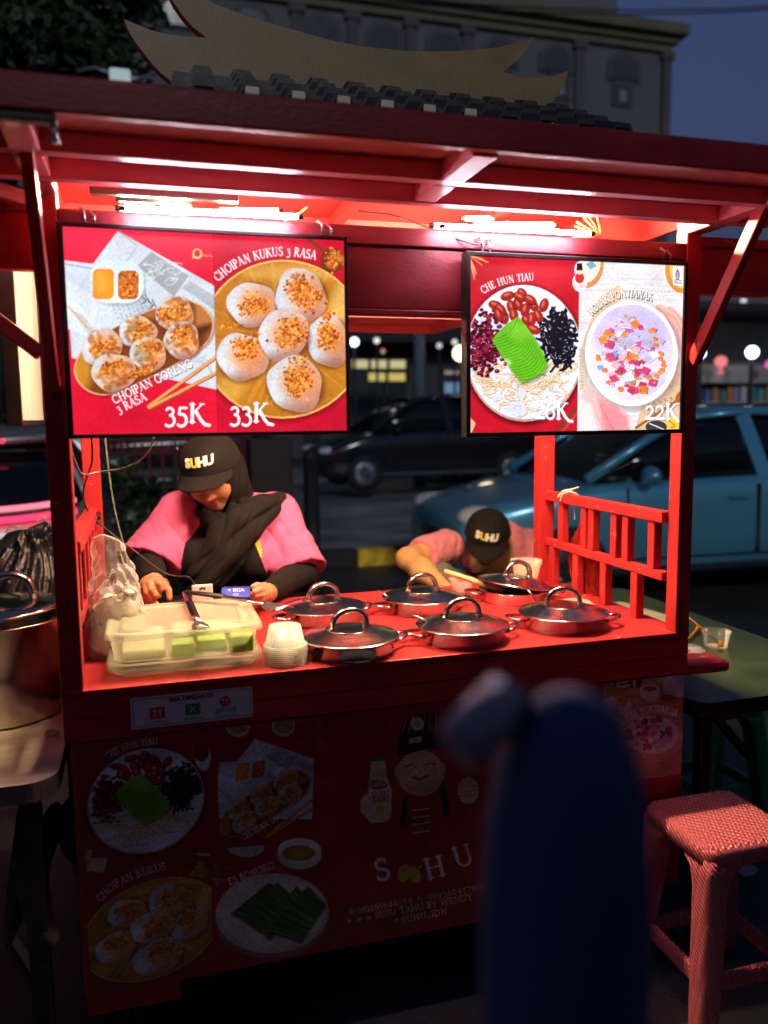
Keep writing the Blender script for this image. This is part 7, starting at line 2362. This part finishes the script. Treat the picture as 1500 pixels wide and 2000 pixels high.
FOL = mat('dark foliage', (.045, .085, .03), .5, col2=(.02, .04, .016), scale=3, spec=.4)
FOL2 = mat('hedge foliage', (.05, .085, .025), .55, col2=(.02, .04, .014), scale=5)
BARK = mat('bark', (.05, .04, .03), .85, var=.4, scale=10, bump=.5, bscale=30)
t = thing('tree', (-1.4, 7.2, 0), 'leafy dark tree rising above the left end of the cart roof', 'tree')
q = MB(); q.tube([(-1.4, 7.2, 0), (-1.35, 7.2, 1.6), (-1.15, 7.15, 3.0), (-.9, 7.0, 4.4)], [.16, .13, .11, .06], 12)
for b_ in ((-.2, 6.7, 4.9), (-2.2, 7.4, 4.8), (-1.0, 6.6, 5.6), (.0, 7.0, 4.3)): q.tube(smooth([(-1.2, 7.17, 2.7), ((-1.2 + b_[0]) / 2, (7.17 + b_[1]) / 2, 2.7 + (b_[2] - 2.7) * .6), b_], 2), .04, 8)
q.build('trunk', BARK, t)
q = MB()
for i, (c_, r_, n) in enumerate((((-.55, 6.8, 4.85), (.95, .8, .8), 5200), ((-1.7, 7.2, 4.6), (1.1, .9, .9), 4200), ((-.2, 6.6, 5.7), (.8, .7, .7), 3000), ((-1.2, 7.0, 5.9), (1.2, .9, .8), 4000), ((-1.2, 7.0, 3.8), (.9, .8, .5), 1800))):
    q.add(*leaves(n, c_, r_, .075, 20 + i))
q.build('crown', FOL, t)
t = thing('hedge', (.05, 4.75, 0), 'dark green hedge behind the left end of the cart', 'hedge')
q = MB(); q.add(*leaves(5200, (-.35, 4.8, .55), (1.0, .28, .50), .05, 40, shell=.75)); q.build('foliage', FOL2, t)
q = MB()
for i in range(9): q.tube([(-1.2 + i * .2, 4.8, 0), (-1.2 + i * .2 + .04, 4.8, .6)], .012, 6)
q.build('stem', BARK, t)
t = thing('shrub', (-1.7, 8.2, 0), 'tall dark shrub behind the side screen at the left', 'shrub')
q = MB(); q.add(*leaves(5200, (-1.75, 8.2, 1.9), (1.1, .6, 1.5), .075, 60)); q.build('foliage', FOL2, t)
q = MB(); q.tube([(-1.7, 8.2, 0), (-1.7, 8.2, 1.6)], [.06, .03], 8); q.build('stem', BARK, t)
for i, (z0, z1) in enumerate(((7.30, 7.28), (7.38, 7.40))):
    t = thing('overhead_wire', (6, 10, 7.3), 'upper thin wire crossing the sky at the top right' if i else 'lower thin wire crossing the sky at the top right', 'wire', 'wires across the sky')
    a_, b_ = at(840, 2 + i * 10, Y=10), at(1540, 10 + i * 6, Y=10)
    q = MB(); q.tube([a_ * (1 - u) + b_ * u - np.array((0, 0, .10 * 4 * u * (1 - u))) for u in np.linspace(-.4, 1.5, 25)], .012, 6); q.build('wire', SHOPD, t)
